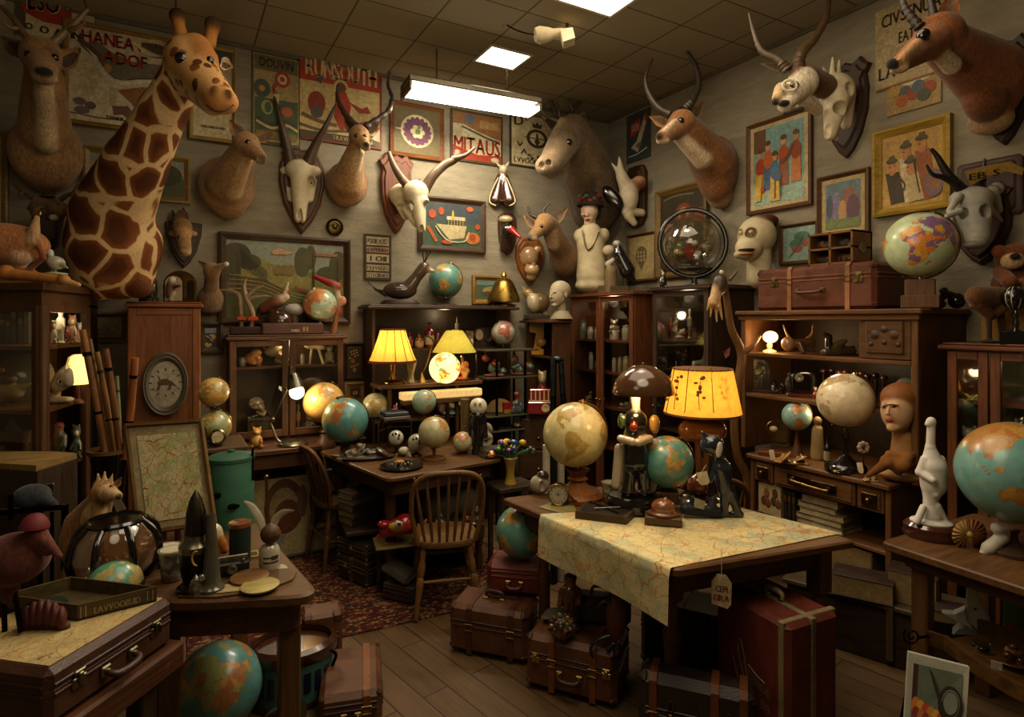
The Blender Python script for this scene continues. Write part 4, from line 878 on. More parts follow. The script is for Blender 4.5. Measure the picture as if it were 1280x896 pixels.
picture('framed_painting','narrow dark still life painting right of the glass display cabinet','painting','back',429,428,456,474,[('b','14100c',0,0,1,1),('e','8a4a34',.4,.5,.14,.08),*[('e','a89a78',.2+.6*((i*37%10)/10),.6+.3*((i*29%10)/10),.05,.03)for i in range(9)],('l','8a6a3a',[(.2,.3),(.5,.34),(.8,.4)],.03),('e','8a6a3a',.5,.2,.12,.08)],frame='2c1a10',fw=.03)
picture('framed_print','tiny print with an orange square in a wide gilt frame below the still life','picture','back',430,477,457,505,[('b','2a1c10',.12,.1,.88,.9),('b','c08a54',.3,.38,.72,.66),('b','8a4a24',.4,.42,.5,.62)],frame='8a6a38',fw=.04,paper='6a4a24')
picture('advertising_poster','narrow dark teal poster with a red and white bottle near the room corner','poster','right',784,140,813,200,[('b','123440',0,0,1,1),('p','b9b39a',[(.2,.3),(.5,.16),(.92,.82),(.8,.9),(.45,.4)]),('p',RED,[(.15,.5),(.2,.8),(.6,.86),(.62,.6)]),('t','d8d0b4','TUT',.2,.62,.58,.78),('b','a32218',.8,.74,.9,.9),('l','c8c0a0',[(.1,.12),(.5,.13),(.9,.2)],.012),('e','6a6a5a',.55,.3,.12,.05)],framed=False,paper='123440')
picture('framed_print','tall gilt framed dark print with red ornaments behind the glass globe','picture','right',822,233,886,346,[('b','16140f',0,0,1,1),('e','7a2a1c',.55,.72,.2,.14),('e','b07a3a',.55,.72,.12,.09),('e','5a1c14',.55,.7,.07,.06),('e','a8522a',.2,.56,.12,.07),('e','2a1810',.2,.56,.06,.04),('b','8a2a1c',.8,.6,1,.76),('l','6a6450',[(.08,.94),(.4,.97),(.8,.95)],.01),('p','7a4a24',[(.35,.5),(.6,.62),(.5,.4)])],frame='6a4c24',fw=.05,th=.04)
picture('framed_print','small wood framed print of a cocoon left of the tall dark print','picture','right',785,292,821,352,[('e','5a4c34',.5,.55,.22,.22),('p','5a4c34',[(.32,.46),(.68,.46),(.5,.2)]),*[('e','9a8860',.38+.12*(i%3),.44+.09*(i//3),.045,.035)for i in range(9)]],frame='4a2a16',fw=.025,paper='a3905f')
picture('framed_print','wood framed print of a carnival band in red and yellow costumes','picture','right',935,146,1016,263,[('b','6f9a96',0,0,1,1),('b','8fae9c',0,0,1,.3),('b','5a3a2a',0,.7,.25,1),*[q for x,y,c1,c2 in((.14,.5,RED,'c9a23a'),(.3,.58,'b5562c','3a5a7a'),(.62,.6,'a8401c','8a4a2a'),(.86,.62,'8a3a1c','c0703a'),(.45,.42,'3a6a8a','c9a23a'))for q in(('p',c2,[(x-.08,y),(x+.08,y),(x+.1,y-.4),(x-.1,y-.4)]),('e',c1,x,y,.1,.12),('e','c08a5a',x,y+.17,.05,.05),('e','4a2a1c',x,y+.22,.06,.035))],('l','6a3a20',[(.55,.5),(.7,.56),(.8,.7)],.025),('p','c9a23a',[(.05,.4),(.2,.4),(.16,.05),(.04,.05)]),('e',RED,.2,.2,.04,.04),('e','3a5a7a',.5,.33,.09,.06),('b','2a2018',.45,.05,.47,.28),('b','2a2018',.57,.05,.59,.28)],frame='52301a',fw=.03,mat_w=.03,matcol='b5a47a')
picture('framed_print','small wood framed print of purple robed figures above the drawer box','picture','right',1023,216,1088,296,[('b','54707a',0,0,1,1),('e','8a5a4a',.7,.6,.22,.28),('e','5a3a54',.8,.4,.18,.3),('e','7a6a8a',.3,.5,.14,.3),('e','b58a5a',.5,.35,.12,.25),('e','3a4a6a',.12,.5,.1,.25),('b','6a7a4a',0,0,1,.2)],frame='50301a',fw=.03,mat_w=.028,matcol='a8945e')
picture('framed_print','small framed teal print of a flowering branch behind the drawer box','picture','right',976,279,1024,330,[('b','7f9c90',0,0,1,1),('e','2f6a5a',.6,.7,.25,.16),('e','2f6a5a',.4,.5,.2,.14),('e','8a4a4a',.45,.35,.18,.12),('e','8a4a4a',.7,.5,.1,.1),('l','4a4034',[(.2,.1),(.45,.4),(.7,.8)],.015)],frame='4a2a16',fw=.025,paper='8faa9c')
picture('advertising_sign','cream tin sign with black lettering behind the large antelope head','sign','right',1095,-2,1182,102,[('t',INK,'CIVSENUA',.1,.76,.95,.92),('t',INK,'EATO',.36,.5,.68,.64),('t',INK,'LA',.06,.12,.3,.28),('b','8a5a34',.02,.0,.98,.02)],framed=False,paper='a8956a')
picture('advertising_sign','torn tin sign with a picture of market baskets under the lettered sign','sign','right',1109,88,1177,137,[('e','c4bba0',.55,.8,.3,.16),*[('e',c,x,y,.12,.16)for c,x,y in(('3a4a5a',.35,.5),('8a3a2a',.5,.4),('4a5a6a',.6,.55),('a0522a',.3,.3),('9a3a2a',.8,.45),('b08a3a',.15,.6),('3a4a3a',.7,.3))]],framed=False,paper='9a8050',off=.006)
picture('framed_print','gilt framed caricature of four men in hats on yellow ground','picture','right',1094,155,1191,266,[('b','b58f48',0,0,1,1),*[q for x,y,c in((.18,.55,'2a2620'),(.42,.72,'c4b48c'),(.68,.78,'8a4a2a'),(.5,.5,'b5a070'))for q in(('p',c,[(x-.12,y-.06),(x+.12,y-.06),(x+.22,.06),(x-.02,.04)]),('e','b57a4a',x,y,.075,.1),('e','3a342a',x-.01,y+.1,.1,.04),('p','4a4436',[(x-.06,y+.1),(x+.06,y+.1),(x+.04,y+.18),(x-.05,y+.17)]),('b','2a1c14',x-.05,y+.01,x-.02,y+.025))],('l','2a2018',[(.25,.45),(.4,.3),(.36,.2)],.012),('l','2a2018',[(.55,.6),(.6,.35),(.65,.15)],.01),('e','6a5a6a',.88,.25,.14,.18),('e','8a5a3a',.88,.25,.09,.11)],frame='8f6c2a',fw=.045,th=.04)
WB=YB-.02
t=T('deer_mount','long necked stag shoulder mount facing forward at the far left of the wall','animal mount',58,235,Y=WB-.06)
t.sdf('shoulder',[('e',(58,190,-.05),(38,24,45),'8a6740'),('e',(58,222,0),(26,16,18),'8a6740'),('c',(57,168,-.1),(55,96,-.26),28,19,'855f38'),('c',(57,180,-.17),(54,105,-.33),11,9,'a58a66'),('e',(52,70,-.33),(21,24,21),'8a6338'),('c',(52,76,-.38),(55,92,-.5),17,12,'8a6338'),('e',(55,89,-.555),(8,4.5,4.5),DARK),('e',(56,97,-.51),(10,8,4),PALE),('e',(38,64,-.4),(6,6,5),'7a5530'),('e',(66,66,-.4),(6,6,5),'7a5530')],84,4.5)
for e in((35.5,68,-.425),(68,72,-.425)):eye(t,e,4.2)
ear(t,(34,70,-.33),(1,46,-.28),11,'8a6338','4a3828');ear(t,(72,82,-.33),(101,60,-.28),11,'8a6338','4a3828')
antler(t,[([(40,58,-.33),(32,45,-.3),(18,25,-.28),(2,8,-.26),(-8,-6,-.25)],5,2),([(26,36,-.29),(12,34,-.33),(-2,24,-.36)],3.5,1)],'7a6040');antler(t,[([(62,58,-.33),(74,46,-.3),(88,34,-.28),(100,22,-.26),(110,11,-.25)],5,2),([(84,38,-.28),(97,34,-.32),(108,26,-.34)],3.6,1)],'7a6040')
t=T('giraffe_mount','tall giraffe neck and head mount with brown patches','giraffe',145,372,d=3.55);g='c4a474'
pr=[('e',(143,305,.02),(53,46,62),g),('e',(142,345,.04),(46,40,30),g),('e',(118,362,.02),(14,20,14),g),('e',(172,360,.02),(16,20,13),g),('c',(140,268,-.02),(170,205,-.14),45,34,g),('c',(170,205,-.14),(204,140,-.24),34,25,g),('c',(204,140,-.24),(226,96,-.3),25,21,g),('e',(236,77,-.33),(26,26,29),'b98f5a'),('c',(240,82,-.36),(271,118,-.46),24,17,'b98f5a'),('e',(277,126,-.48),(17,16,14),'b07a44'),('c',(232,100,-.34),(266,132,-.44),16,11,'cbb083'),('c',(246,58,-.35),(256,74,-.4),14,14,'a06a34'),('c',(228,52,-.31),(222,24,-.29),8,6,'a06a34'),('e',(222,20,-.29),(9,9,9),'120c08'),('c',(262,54,-.27),(266,34,-.25),7,6,'a06a34'),('e',(266,31,-.25),(9,9,9.5),'120c08'),('e',(269,114,-.55),(3,3,5),'2a1a10'),('e',(286,117,-.53),(2.5,3,4.5),'2a1a10'),('e',(146,320,.2),(40,40,44),g)]
sp=[1,1,1,1,1,1,1,.3,.25,0,.12,0,0,0,0,0,0,0,1]
t.sdf('neck_and_head',pr,130,5,'giraffe',spot=sp)
eye(t,(227,73,-.435),7);eye(t,(262,76,-.41),5)
m=t.mb('8a6a44','fur');m.tube([(218,68,-.45),(224,64,-.462),(232,65,-.465),(237,71,-.46)],2.2,8,4);t.add(m,'eyelid')
ear(t,(212,68,-.3),(164,51,-.24),12,'c4ac84','5a4430');ear(t,(276,78,-.27),(292,84,-.24),8,'c4ac84','5a4430')
m=t.mb('8a5426','fur');m.tube([(209,84,-.25),(190,122,-.2),(168,160,-.12),(146,203,-.04),(126,228,.04)],(2,4.5,5,5,3),8,6);t.add(m,'mane')
m=t.mb('3a2418');m.tube([(258,131,-.54),(270,139,-.57),(283,138,-.56),(292,131,-.53)],.9,6,4);t.add(m,'mouth')
t=T('deer_mount','doe shoulder mount turned right, above the small shield head','animal mount',285,268,Y=WB-.05)
t.sdf('shoulder',[('e',(283,232,-.04),(33,24,36),FUR),('e',(287,258,0),(18,14,16),'7d5c36'),('c',(286,230,-.1),(304,190,-.28),26,15,FUR),('c',(290,238,-.18),(308,200,-.33),11,7,'ab8a5e'),('e',(308,181,-.32),(15,15,15),FUR),('c',(312,184,-.35),(325,196,-.42),11,7,FUR),('e',(329,199,-.44),(4,4,4),DARK),('e',(326,202,-.43),(5,5,2.5),PALE)],70)
eye(t,(310,178,-.405),3.4);ear(t,(301,172,-.31),(287,150,-.28),7.5,FUR,'6a5544');ear(t,(320,174,-.28),(346,164,-.24),7.5,FUR,'6a5544')
t=T('skull_mount','pale skull with long dark horns on a shield, left of the slim antelope','skull mount',377,240,Y=WB);plaque(t,377,240,28,53,'back',HEART,.03,'4a2c1c')
t.sdf('skull',[('e',(376,213,-.07),(18,14,14),BONE),('c',(376,220,-.09),(375,272,-.08),13,7,BONE),('c',(360,226,-.06),(364,248,-.06),5,5,BONE),('c',(391,226,-.06),(387,248,-.06),5,5,BONE),('e',(357,214,-.06),(7,7,6),BONE),('e',(394,214,-.06),(7,7,6),BONE),('-',(362,224,-.16),(5,8,7),'3a3022'),('-',(389,224,-.16),(5,8,7),'3a3022'),('-',(375,270,-.14),(3,6,10),'4a3c2a'),('-',(375,281,-.08),(1.5,9,6),'4a3c2a')],70,2.5,'bone')
horn(t,[(364,206,-.07),(358,180,-.09),(350,148,-.12),(343,121,-.13)],8.5,1.2,'43301e',12);horn(t,[(384,207,-.07),(393,184,-.09),(407,158,-.12),(420,130,-.13)],8.5,1.2,'43301e',12)
t=T('antelope_mount','slim antelope shoulder mount with lyre horns below the RUNSOUTH poster','animal mount',434,254,Y=WB-.04)
t.sdf('shoulder',[('e',(434,230,-.04),(25,20,28),FUR),('e',(434,248,0),(14,12,10),FUR2),('c',(434,228,-.1),(446,184,-.26),20,10,FUR),('c',(440,222,-.17),(450,190,-.3),7,5,PALE),('e',(449,170,-.3),(12,12,13),FUR),('c',(451,174,-.34),(457,182,-.4),8,5.5,'a37a48'),('e',(458,181,-.435),(3.5,3,3),DARK),('e',(457,185,-.41),(4.5,4,2),PALE)],70)
eye(t,(446,170,-.37),2.8);eye(t,(456,170,-.36),2.4);ear(t,(440,166,-.28),(431,147,-.25),5,FUR,'6a5544');ear(t,(459,166,-.27),(474,154,-.24),5,FUR,'6a5544')
horn(t,[(445,158,-.3),(432,143,-.28),(423,126,-.26),(422,112,-.25),(426,104,-.25)],4.5,1.2,'3a2a1c',8);horn(t,[(457,159,-.3),(472,149,-.26),(486,138,-.22),(490,122,-.22),(485,106,-.2),(488,90,-.2)],4.5,1.5,'33241a',8)
t=T('skull_mount','ridged skull with spreading antlers on a brown shield beside the green boat painting','skull mount',492,246,Y=WB);plaque(t,494,243,22,50,'back',SHIELD,.035,'5a2e1c')
t.sdf('skull',[('e',(520,240,-.24),(15,14,14),BONE),('c',(521,246,-.26),(527,286,-.3),11,5,BONE),('e',(502,244,-.1),(15,16,14),BONE),('c',(500,250,-.12),(507,270,-.14),9,5,BONE),('c',(508,262,-.2),(520,280,-.26),5,4,BONE),('c',(505,240,-.1),(518,240,-.22),9,10,BONE),('e',(530,252,-.28),(6,6,7),BONE),('-',(513,255,-.36),(5,12,6),'3a3022'),('-',(534,254,-.36),(4,8,5),'3a3022'),('-',(527,287,-.34),(2.5,6,6),'4a3c2a'),('-',(501,258,-.2),(5,6,4),'4a3c2a')],80,2.5,'bone')
antler(t,[([(513,236,-.22),(500,220,-.24),(491,204,-.26),(486,190,-.26)],6.5,2.5),([(515,233,-.22),(521,228,-.24),(525,224,-.25)],3,1)],'5a4630');antler(t,[([(530,238,-.22),(541,220,-.22),(556,206,-.2),(569,199,-.2),(572,188,-.2)],6.8,3.5),([(566,199,-.2),(582,194,-.24),(594,184,-.25)],4,1.2)],'5a4630')
t=T('hoof_mount','pair of small dark hoof feet hung below the orange sign','animal mount',628,255,Y=WB);m=t.mb('3a2014','leather')
t.sdf('feet',[('c',(625,222,-.03),(619,250,-.04),5,9,'3a2014'),('c',(631,222,-.03),(637,250,-.04),5,9,'3a2014'),('c',(628,216,-.03),(628,226,-.03),5,4,'7a5a3c'),('e',(629,211,-.04),(5,5,5),BONE),('c',(632,208,-.03),(636,203,-.03),1.6,1,BONE),('c',(625,208,-.03),(621,204,-.03),1.6,1,BONE),('e',(619,252,-.06),(8,6,3),'2a150e'),('e',(637,252,-.06),(8,6,3),'2a150e')],54,1.6,'gloss')
m=t.mb('b5a07a','bone');m.tube([(623,222,-.08),(615,238,-.1),(612,252,-.11),(620,257,-.13)],1,6,4);t.add(m,'piping');m=t.mb('b5a07a','bone');m.tube([(633,222,-.08),(640,238,-.1),(644,252,-.11),(637,257,-.13)],1,6,4);t.add(m,'piping')
t=T('duck_mount','dark duck head with a red bill on a small brown board','animal mount',633,293,Y=WB);plaque(t,633,293,12.5,26,'back',[(0,-1),(.5,-.8),(.9,-.3),(1,.3),(.95,.8),(.6,1),(0,1)],.03,'3a1e14')
t.sdf('duck_head',[('e',(634,288,-.08),(8,8,9),'1e1512'),('c',(632,292,-.05),(629,312,-.05),7,4,'2a1a14'),('c',(640,287,-.13),(650,296,-.2),4,2,'9a1c14'),('e',(632,274,-.05),(9,5,5),'a5926c')],50,1.5,'gloss');eye(t,(638,284,-.145),1.8,'c8c0b0')
t=T('stag_mount','very large grey brown stag head mount in the room corner','animal mount',738,288,d=5.84);c='6f5a40'
t.sdf('shoulder',[('e',(742,245,0),(36,26,46),c),('c',(742,235,0),(724,182,-.36),37,23,c),('e',(716,168,-.46),(20,20,23),c),('c',(709,172,-.52),(690,202,-.8),19,14,'7a6448'),('e',(684,207,-.84),(13,12,11),'8a7458'),('-',(677,206,-.93),(3.5,6,4),DARK),('-',(686,203,-.93),(3,6,3.5),DARK),('c',(702,205,-.6),(688,217,-.78),9,6,'9a8464'),('c',(703,152,-.58),(694,172,-.66),5,4,'96805e'),('e',(712,172,-.66),(8,6,5),'5a4630'),('c',(726,225,-.28),(732,268,-.08),18,12,'5f4b34')],110,3)
eye(t,(711,178,-.655),4);ear(t,(700,166,-.5),(676,144,-.5),9,c,'2a2018');ear(t,(724,162,-.46),(729,138,-.44),9,c,'4a3a2a')
antler(t,[([(702,152,-.46),(694,140,-.44),(690,128,-.42),(682,120,-.4)],3,1.2),([(698,147,-.45),(686,146,-.5),(676,136,-.52),(674,122,-.52)],2.6,1),([(704,156,-.46),(699,142,-.5),(696,127,-.5)],2.6,1)],'4a3a28');antler(t,[([(711,152,-.44),(714,140,-.4),(721,130,-.38),(721,112,-.36)],3,1),([(716,138,-.4),(712,128,-.42),(713,116,-.42)],2.4,1),([(718,134,-.38),(730,124,-.34),(742,114,-.3)],2.2,.8)],'4a3a28')
t=T('antelope_mount','small antelope head with short horns beside the hatted bust','animal mount',706,343,d=5.45)
t.sdf('shoulder',[('e',(706,322,.05),(20,20,24),FUR2),('c',(703,316,0),(687,282,-.22),16,11,FUR2),('e',(681,279,-.28),(12,12,12),FUR),('c',(677,284,-.32),(666,295,-.42),9,5.5,FUR),('e',(662,297,-.45),(3,3,3),DARK),('e',(666,299,-.43),(5,4,2),IV),('c',(692,306,-.16),(690,290,-.24),7,6,'b0946a')],64)
eye(t,(676.5,283,-.385),2.6);ear(t,(668,284,-.26),(653,267,-.22),4.5,FUR,'6a5544');ear(t,(692,280,-.22),(710,259,-.16),5,FUR,'6a5544')
horn(t,[(671,272,-.3),(663,268,-.3),(660,258,-.3)],2.6,.8,'33261c',5);horn(t,[(681,269,-.28),(680,262,-.28),(686,255,-.28)],2.6,.8,'33261c',5)
t=T('animal_mask_mount','carved pale animal face on an orange brown shield','plaque',661,327,Y=WB);plaque(t,661,327,21,30,'back',HEART,.03,'7a4420')
t.sdf('mask',[('e',(661,321,-.05),(12,9,13),'a8845c'),('e',(665,337,-.08),(9,9,8),'b5946a'),('e',(651,318,-.05),(5,4,5),'a8845c'),('e',(672,312,-.05),(5,4,5),'a8845c'),('e',(664,346,-.06),(6,6,5),'a8845c'),('-',(663,329,-.16),(3.5,3,1.6),'4a3424'),('-',(670,331,-.16),(2.5,3,1.5),'4a3424')],56,2,'gloss')
t=T('fawn_mount','small brown head with upright ears on a dark shield right of the giraffe','animal mount',230,302,Y=WB);plaque(t,230,300,20,35,'back',[(0,-1),(.3,-.82),(.7,-.4),(.95,.15),(1,.6),(.55,.62),(0,.66)],.025,'3a2a26')
t.sdf('head',[('e',(228,284,-.1),(11,11,11),'7d5830'),('c',(228,290,-.12),(232,313,-.2),9,6.5,'9a7448'),('e',(232,316,-.22),(6,6,4),'a5845a'),('e',(219,292,-.1),(7,4,4),'9a7448'),('e',(239,292,-.1),(7,4,4),'9a7448'),('c',(226,276,-.06),(228,268,-.04),9,6,'6a4828')],54,2)
eye(t,(224,297,-.19),2.3);ear(t,(219,280,-.07),(215,262,-.05),4.5,'4a3a30','2a201a');ear(t,(231,278,-.07),(229,259,-.05),4.5,'4a3a30','2a201a')
t=T('deer_mount','small dark masked stag head low on the wall at far left','animal mount',60,296,Y=WB-.05)
t.sdf('head',[('e',(60,262,-.14),(18,18,18),'6f5234'),('c',(62,268,-.2),(63,292,-.27),12,8,'33241a'),('e',(50,268,-.25),(7,6,9),'8a6a44'),('e',(75,262,-.2),(10,8,9),'7a6040'),('c',(60,275,-.05),(58,300,.02),16,14,'5a4028'),('e',(67,272,-.28),(5,4,4),'9a8464')],60,2.5)
eye(t,(73,257,-.285),2.6);eye(t,(53,262,-.29),2.4);ear(t,(45,256,-.12),(34,262,-.08),5,'6f5234','4a3828')
antler(t,[([(46,252,-.12),(36,243,-.12),(24,236,-.12),(16,225,-.12)],3.5,1.2),([(30,240,-.12),(24,244,-.16)],2,.8)],'5a4630');antler(t,[([(73,252,-.12),(82,245,-.12),(92,240,-.12),(97,230,-.12)],3.5,1.2),([(88,242,-.12),(94,246,-.15)],2,.8)],'5a4630')
m=t.mb('b08a3a','metal');m.ball((50,267,-.31),(3,2,4.5),10);t.add(m,'tag')
m=t.mb('2a241c','metal');[m.tube([(x,246,-.2),(x+1,241-(x%3),-.2)],1.2,6)for x in(50,54,58,62,67)];m.tube([(49,247,-.2),(68,246,-.2)],1.2,6);t.add(m,'crown')
WR=XR-.02
t=T('bird_mount','white bird with a black wing on a rounded dark board near the corner','animal mount',788,262,X=WR-.12);plaque(t,798,246,17,38,'right',[(0,-1),(.6,-.95),(.95,-.7),(1,0),(1,.75),(.7,.98),(0,1)],.04,'3a2216')
t.sdf('bird',[('e',(786,246,-.05),(12,12,20),'c4b698'),('c',(783,234,-.05),(777,220,-.08),9,7,'c4b698'),('c',(776,216,-.08),(774,196,-.09),5.5,1.2,'c4b698'),('c',(772,214,-.08),(764,203,-.08),3,.8,'c4b698'),('c',(782,264,-.06),(802,266,-.02),5.5,5,'c4b698'),('c',(786,270,-.06),(793,279,-.06),6,4,'b5a684'),('e',(796,231,-.06),(12,9,8),'6a3a22'),('e',(799,225,-.08),(8,7,5),'b5825a')],64,2,'paint')
m=t.mb('100d0c','gloss');m.ball((766,247,-.1),(9,4,18),16,rot=(0,R(-38),0));t.add(m,'wing');eye(t,(777,219,-.14),1.5)
t=T('antelope_mount','russet antelope shoulder mount with ringed horns curving into a hoop','animal mount',898,250,X=WR-.1)
t.sdf('shoulder',[('e',(896,212,.02),(25,26,42),'7c5029'),('e',(900,245,.06),(16,16,16),'a08058'),('c',(892,205,-.02),(862,164,-.22),28,17,'7c5029'),('c',(878,200,-.18),(850,172,-.28),11,8,'c0a98a'),('e',(852,153,-.28),(16,15,15),'8a5c32'),('c',(846,160,-.32),(828,171,-.42),12,7.5,'8a5c32'),('e',(824,170,-.45),(4,4,3.5),DARK),('e',(829,177,-.42),(7,5,2.5),IV),('c',(844,151,-.39),(832,163,-.45),3,3,'c4ab88')],84)
eye(t,(851,151,-.385),4);ear(t,(834,156,-.24),(811,145,-.18),6.5,'8a6238','5a4634');ear(t,(863,150,-.22),(880,127,-.16),7,'8a6238','5a4634')
horn(t,[(837,143,-.28),(822,134,-.26),(810,115,-.24),(807,95,-.22),(816,74,-.2)],5.6,1,'33281e',16);horn(t,[(853,139,-.27),(864,128,-.25),(873,106,-.22),(870,84,-.2),(860,66,-.18),(848,55,-.16)],6.4,1,'33281e',18)
t=T('skull_mount','gazelle head with spiral horns over a bleached skull on a dark shield','skull mount',1058,140,X=WR-.02);plaque(t,1060,138,30,60,'right',SHIELD,.03,'33211a')
t.sdf('skull',[('e',(1046,115,-.12),(20,20,22),BONE),('c',(1046,122,-.16),(1038,168,-.22),15,7,BONE),('c',(1060,118,-.08),(1058,156,-.1),9,6,BONE),('c',(1040,100,-.14),(1041,72,-.14),4.5,1.5,BONE),('c',(1036,98,-.16),(1029,84,-.18),3,1.2,BONE),('c',(1048,96,-.12),(1049,76,-.12),3,1.5,BONE),('c',(1044,160,-.2),(1046,174,-.2),4,2,BONE),('-',(1050,130,-.3),(8,12,8),'3a3022'),('-',(1034,160,-.28),(4,5,8),'4a3c2a'),('-',(1062,112,-.2),(5,8,8),'3a3022')],84,2.5,'bone')
t.sdf('gazelle_head',[('e',(1003,104,-.34),(17,18,17),'cdc0a6'),('c',(996,112,-.38),(981,131,-.46),14,8,'cdc0a6'),('e',(980,129,-.51),(6,4,3.5),DARK),('e',(969,127,-.47),(4,4,4),DARK),('c',(1006,94,-.3),(1030,108,-.18),13,14,'6a4424'),('e',(996,91,-.36),(8,8,7),'5a3a20'),('c',(977,112,-.42),(972,122,-.46),8,6,'b59a74'),('c',(1004,126,-.32),(1022,138,-.2),9,6,'cdc0a6'),('c',(1002,136,-.44),(980,142,-.47),3,2,'3a2c20')],80,2.5)
eye(t,(993,107,-.475),5);m=t.mb('d4c8ae','bone');m.tube([(987+9*math.cos(a),107+7*math.sin(a),-.49)for a in[i*PI/6 for i in range(12)]],1.5,6,closed=True);t.add(m,'eye_rim');ear(t,(985,88,-.3),(948,78,-.2),5,'5a4630','3a2c20')
horn(t,[(984,88,-.36),(972,75,-.34),(952,64,-.31),(942,40,-.28),(936,16,-.26)],6.5,1,'4a3824',14);horn(t,[(996,90,-.35),(1001,68,-.33),(1018,48,-.3),(1032,24,-.28),(1036,-4,-.26),(1033,-25,-.25)],8,1.5,'4f3a22',18)
t=T('antelope_mount','large chestnut antelope shoulder mount on a dark shield at top right','animal mount',1250,160,X=WR-.06);plaque(t,1258,116,30,66,'right',SHIELD,.035,'2c1c14');c='8a4f22'
t.sdf('shoulder',[('e',(1240,105,0),(34,38,46),c),('e',(1238,150,.0),(24,24,18),'a5845c'),('c',(1235,92,-.05),(1186,58,-.26),38,25,c),('e',(1174,44,-.3),(25,24,24),c),('c',(1164,52,-.34),(1126,79,-.46),19,9.5,c),('e',(1115,80,-.5),(6,6,6),DARK),('e',(1124,87,-.47),(10,7,3),'b59a74'),('c',(1190,82,-.32),(1178,70,-.34),10,9,'c0a682'),('c',(1150,50,-.44),(1128,72,-.5),4,3,'b58a5a'),('e',(1232,128,-.08),(22,26,22),'6a3c1c')],90,4)
eye(t,(1154,44,-.425),7);ear(t,(1182,34,-.22),(1191,-14,-.16),11,c,'6a5544')
horn(t,[(1150,34,-.34),(1138,20,-.32),(1129,4,-.3),(1127,-16,-.28)],6,2,'2c2018',8);horn(t,[(1168,26,-.28),(1165,8,-.26),(1160,-14,-.24)],6,2,'2c2018',8)
t=T('wall_plaque','square red brown plaque with a yellow ribbon behind the grey skull','plaque',1236,268,X=WR);plaque(t,1238,236,34,36,'right',[(0,-1),(.9,-1),(1,-.9),(1,.9),(.9,1),(0,1)],.02,'38201c','board')
m=t.mb('a5823c','print');m.poly([(1206,214,-.1),(1236,206,-.14),(1262,202,-.16),(1280,210,-.16),(1278,219,-.16),(1258,214,-.16),(1236,220,-.14),(1212,232,-.11)],(0,.004,0));m.text('EB S',lambda u,v:(1212+38*u,226-7*u-9*v,-.152),col=INK,bold=.03);t.add(m,'ribbon')
t=T('skull_mount','grey skull with black forked horns on a wide shield above the bear','skull mount',1228,290,X=WR-.03);plaque(t,1230,282,34,50,'right',SHIELD,.04,'3a2014')
b='9a968a';t.sdf('skull',[('e',(1214,248,-.12),(22,20,14),b),('c',(1216,258,-.14),(1221,296,-.18),19,13,b),('c',(1198,246,-.16),(1186,264,-.18),5,3,b),('c',(1200,264,-.2),(1184,270,-.2),4,3,b),('c',(1238,240,-.1),(1246,262,-.1),9,6,b),('e',(1246,236,-.08),(8,8,8),b),('c',(1236,262,-.16),(1252,276,-.12),5,2,b),('e',(1218,306,-.2),(12,9,5),'6a665c'),('-',(1232,262,-.26),(6,9,8),'3a3630'),('-',(1204,262,-.28),(5,8,7),'3a3630')],80,2.5,'bone')
horn(t,[(1203,238,-.12),(1190,224,-.13),(1180,210,-.13),(1172,196,-.13),(1164,186,-.13)],7,2,'14100e',0);horn(t,[(1195,230,-.14),(1180,222,-.16),(1166,218,-.17),(1158,206,-.17)],5,1.2,'14100e',0);horn(t,[(1222,238,-.1),(1228,222,-.1),(1231,198,-.1)],8,1,'14100e',0)
def oval(m,c,rx,rz,prof,n=36,col=None,mat=None):
    """ring profile (fraction of radius, metres towards the viewer) swept round an ellipse on a vertical face"""
    c=V(c);m.grid(lambda u,v:c+V((rx*P_(prof,v)[0]*math.cos(2*PI*u),-P_(prof,v)[1],rz*P_(prof,v)[0]*math.sin(2*PI*u))),n,len(prof)-1,col,mat)
def P_(prof,v):return prof[int(round(v*(len(prof)-1)))]
def disc(m,c,rx,rz,y,n=32,col=None,mat=None):m.poly([V(c)+V((rx*math.cos(2*PI*i/n),-y,rz*math.sin(2*PI*i/n)))for i in range(n)],None,col,mat)
def clockface(t,m,c,r,y,ink='1e1812',hands=(2.2,.6),num=12):
    c=V(c)
    for i in range(num):
        a=2*PI*i/num;p=V((math.sin(a),0,math.cos(a)));q=V((p.z,0,-p.x));m.poly([c+p*r*.72+q*r*.035+V((0,-y,0)),c+p*r*.9+q*r*.035+V((0,-y,0)),c+p*r*.9-q*r*.035+V((0,-y,0)),c+p*r*.72-q*r*.035+V((0,-y,0))],col=ink)
    for a,L,w_ in((hands[0],.62,.04),(hands[1],.45,.055)):
        p=V((math.sin(a),0,math.cos(a)));q=V((p.z,0,-p.x));m.poly([c-p*r*.1+q*r*w_+V((0,-y-.001,0)),c+p*r*L+V((0,-y-.001,0)),c-p*r*.1-q*r*w_+V((0,-y-.001,0))],col=ink)
def slab(t,pts,z0,z1,name,col,mat='wood:x',bev=.0,parent=None):
    m=t.mm(col,mat);L=[t.inv@(V((x,y,z1))-t.loc)for x,y in pts];m.poly(L,(0,0,z0-z1),bev=None);return t.add(m,name,parent,30)
WD='4a2c1a'
P0,P1,P2=U(-75,400,3.05),U(52,400,2.95),U(112,400,3.5);B2,B0=V((P2.x,4.70,0)),V((-1.15,4.70,0))
t=T('display_cabinet','dark wooden corner cabinet with glass panels at the left edge of the room','cabinet',0,0,at=(P1.x,P1.y,0),rot=0)
F5=[(p.x,p.y)for p in(P0,P1,P2,B2,B0)];ce=(-.75,4.3)
big=[(x+(x-ce[0])*.07,min(4.74,y+(y-ce[1])*.07))for x,y in F5];ins=[(x+(ce[0]-x)*.05,y+(ce[1]-y)*.05)for x,y in F5]
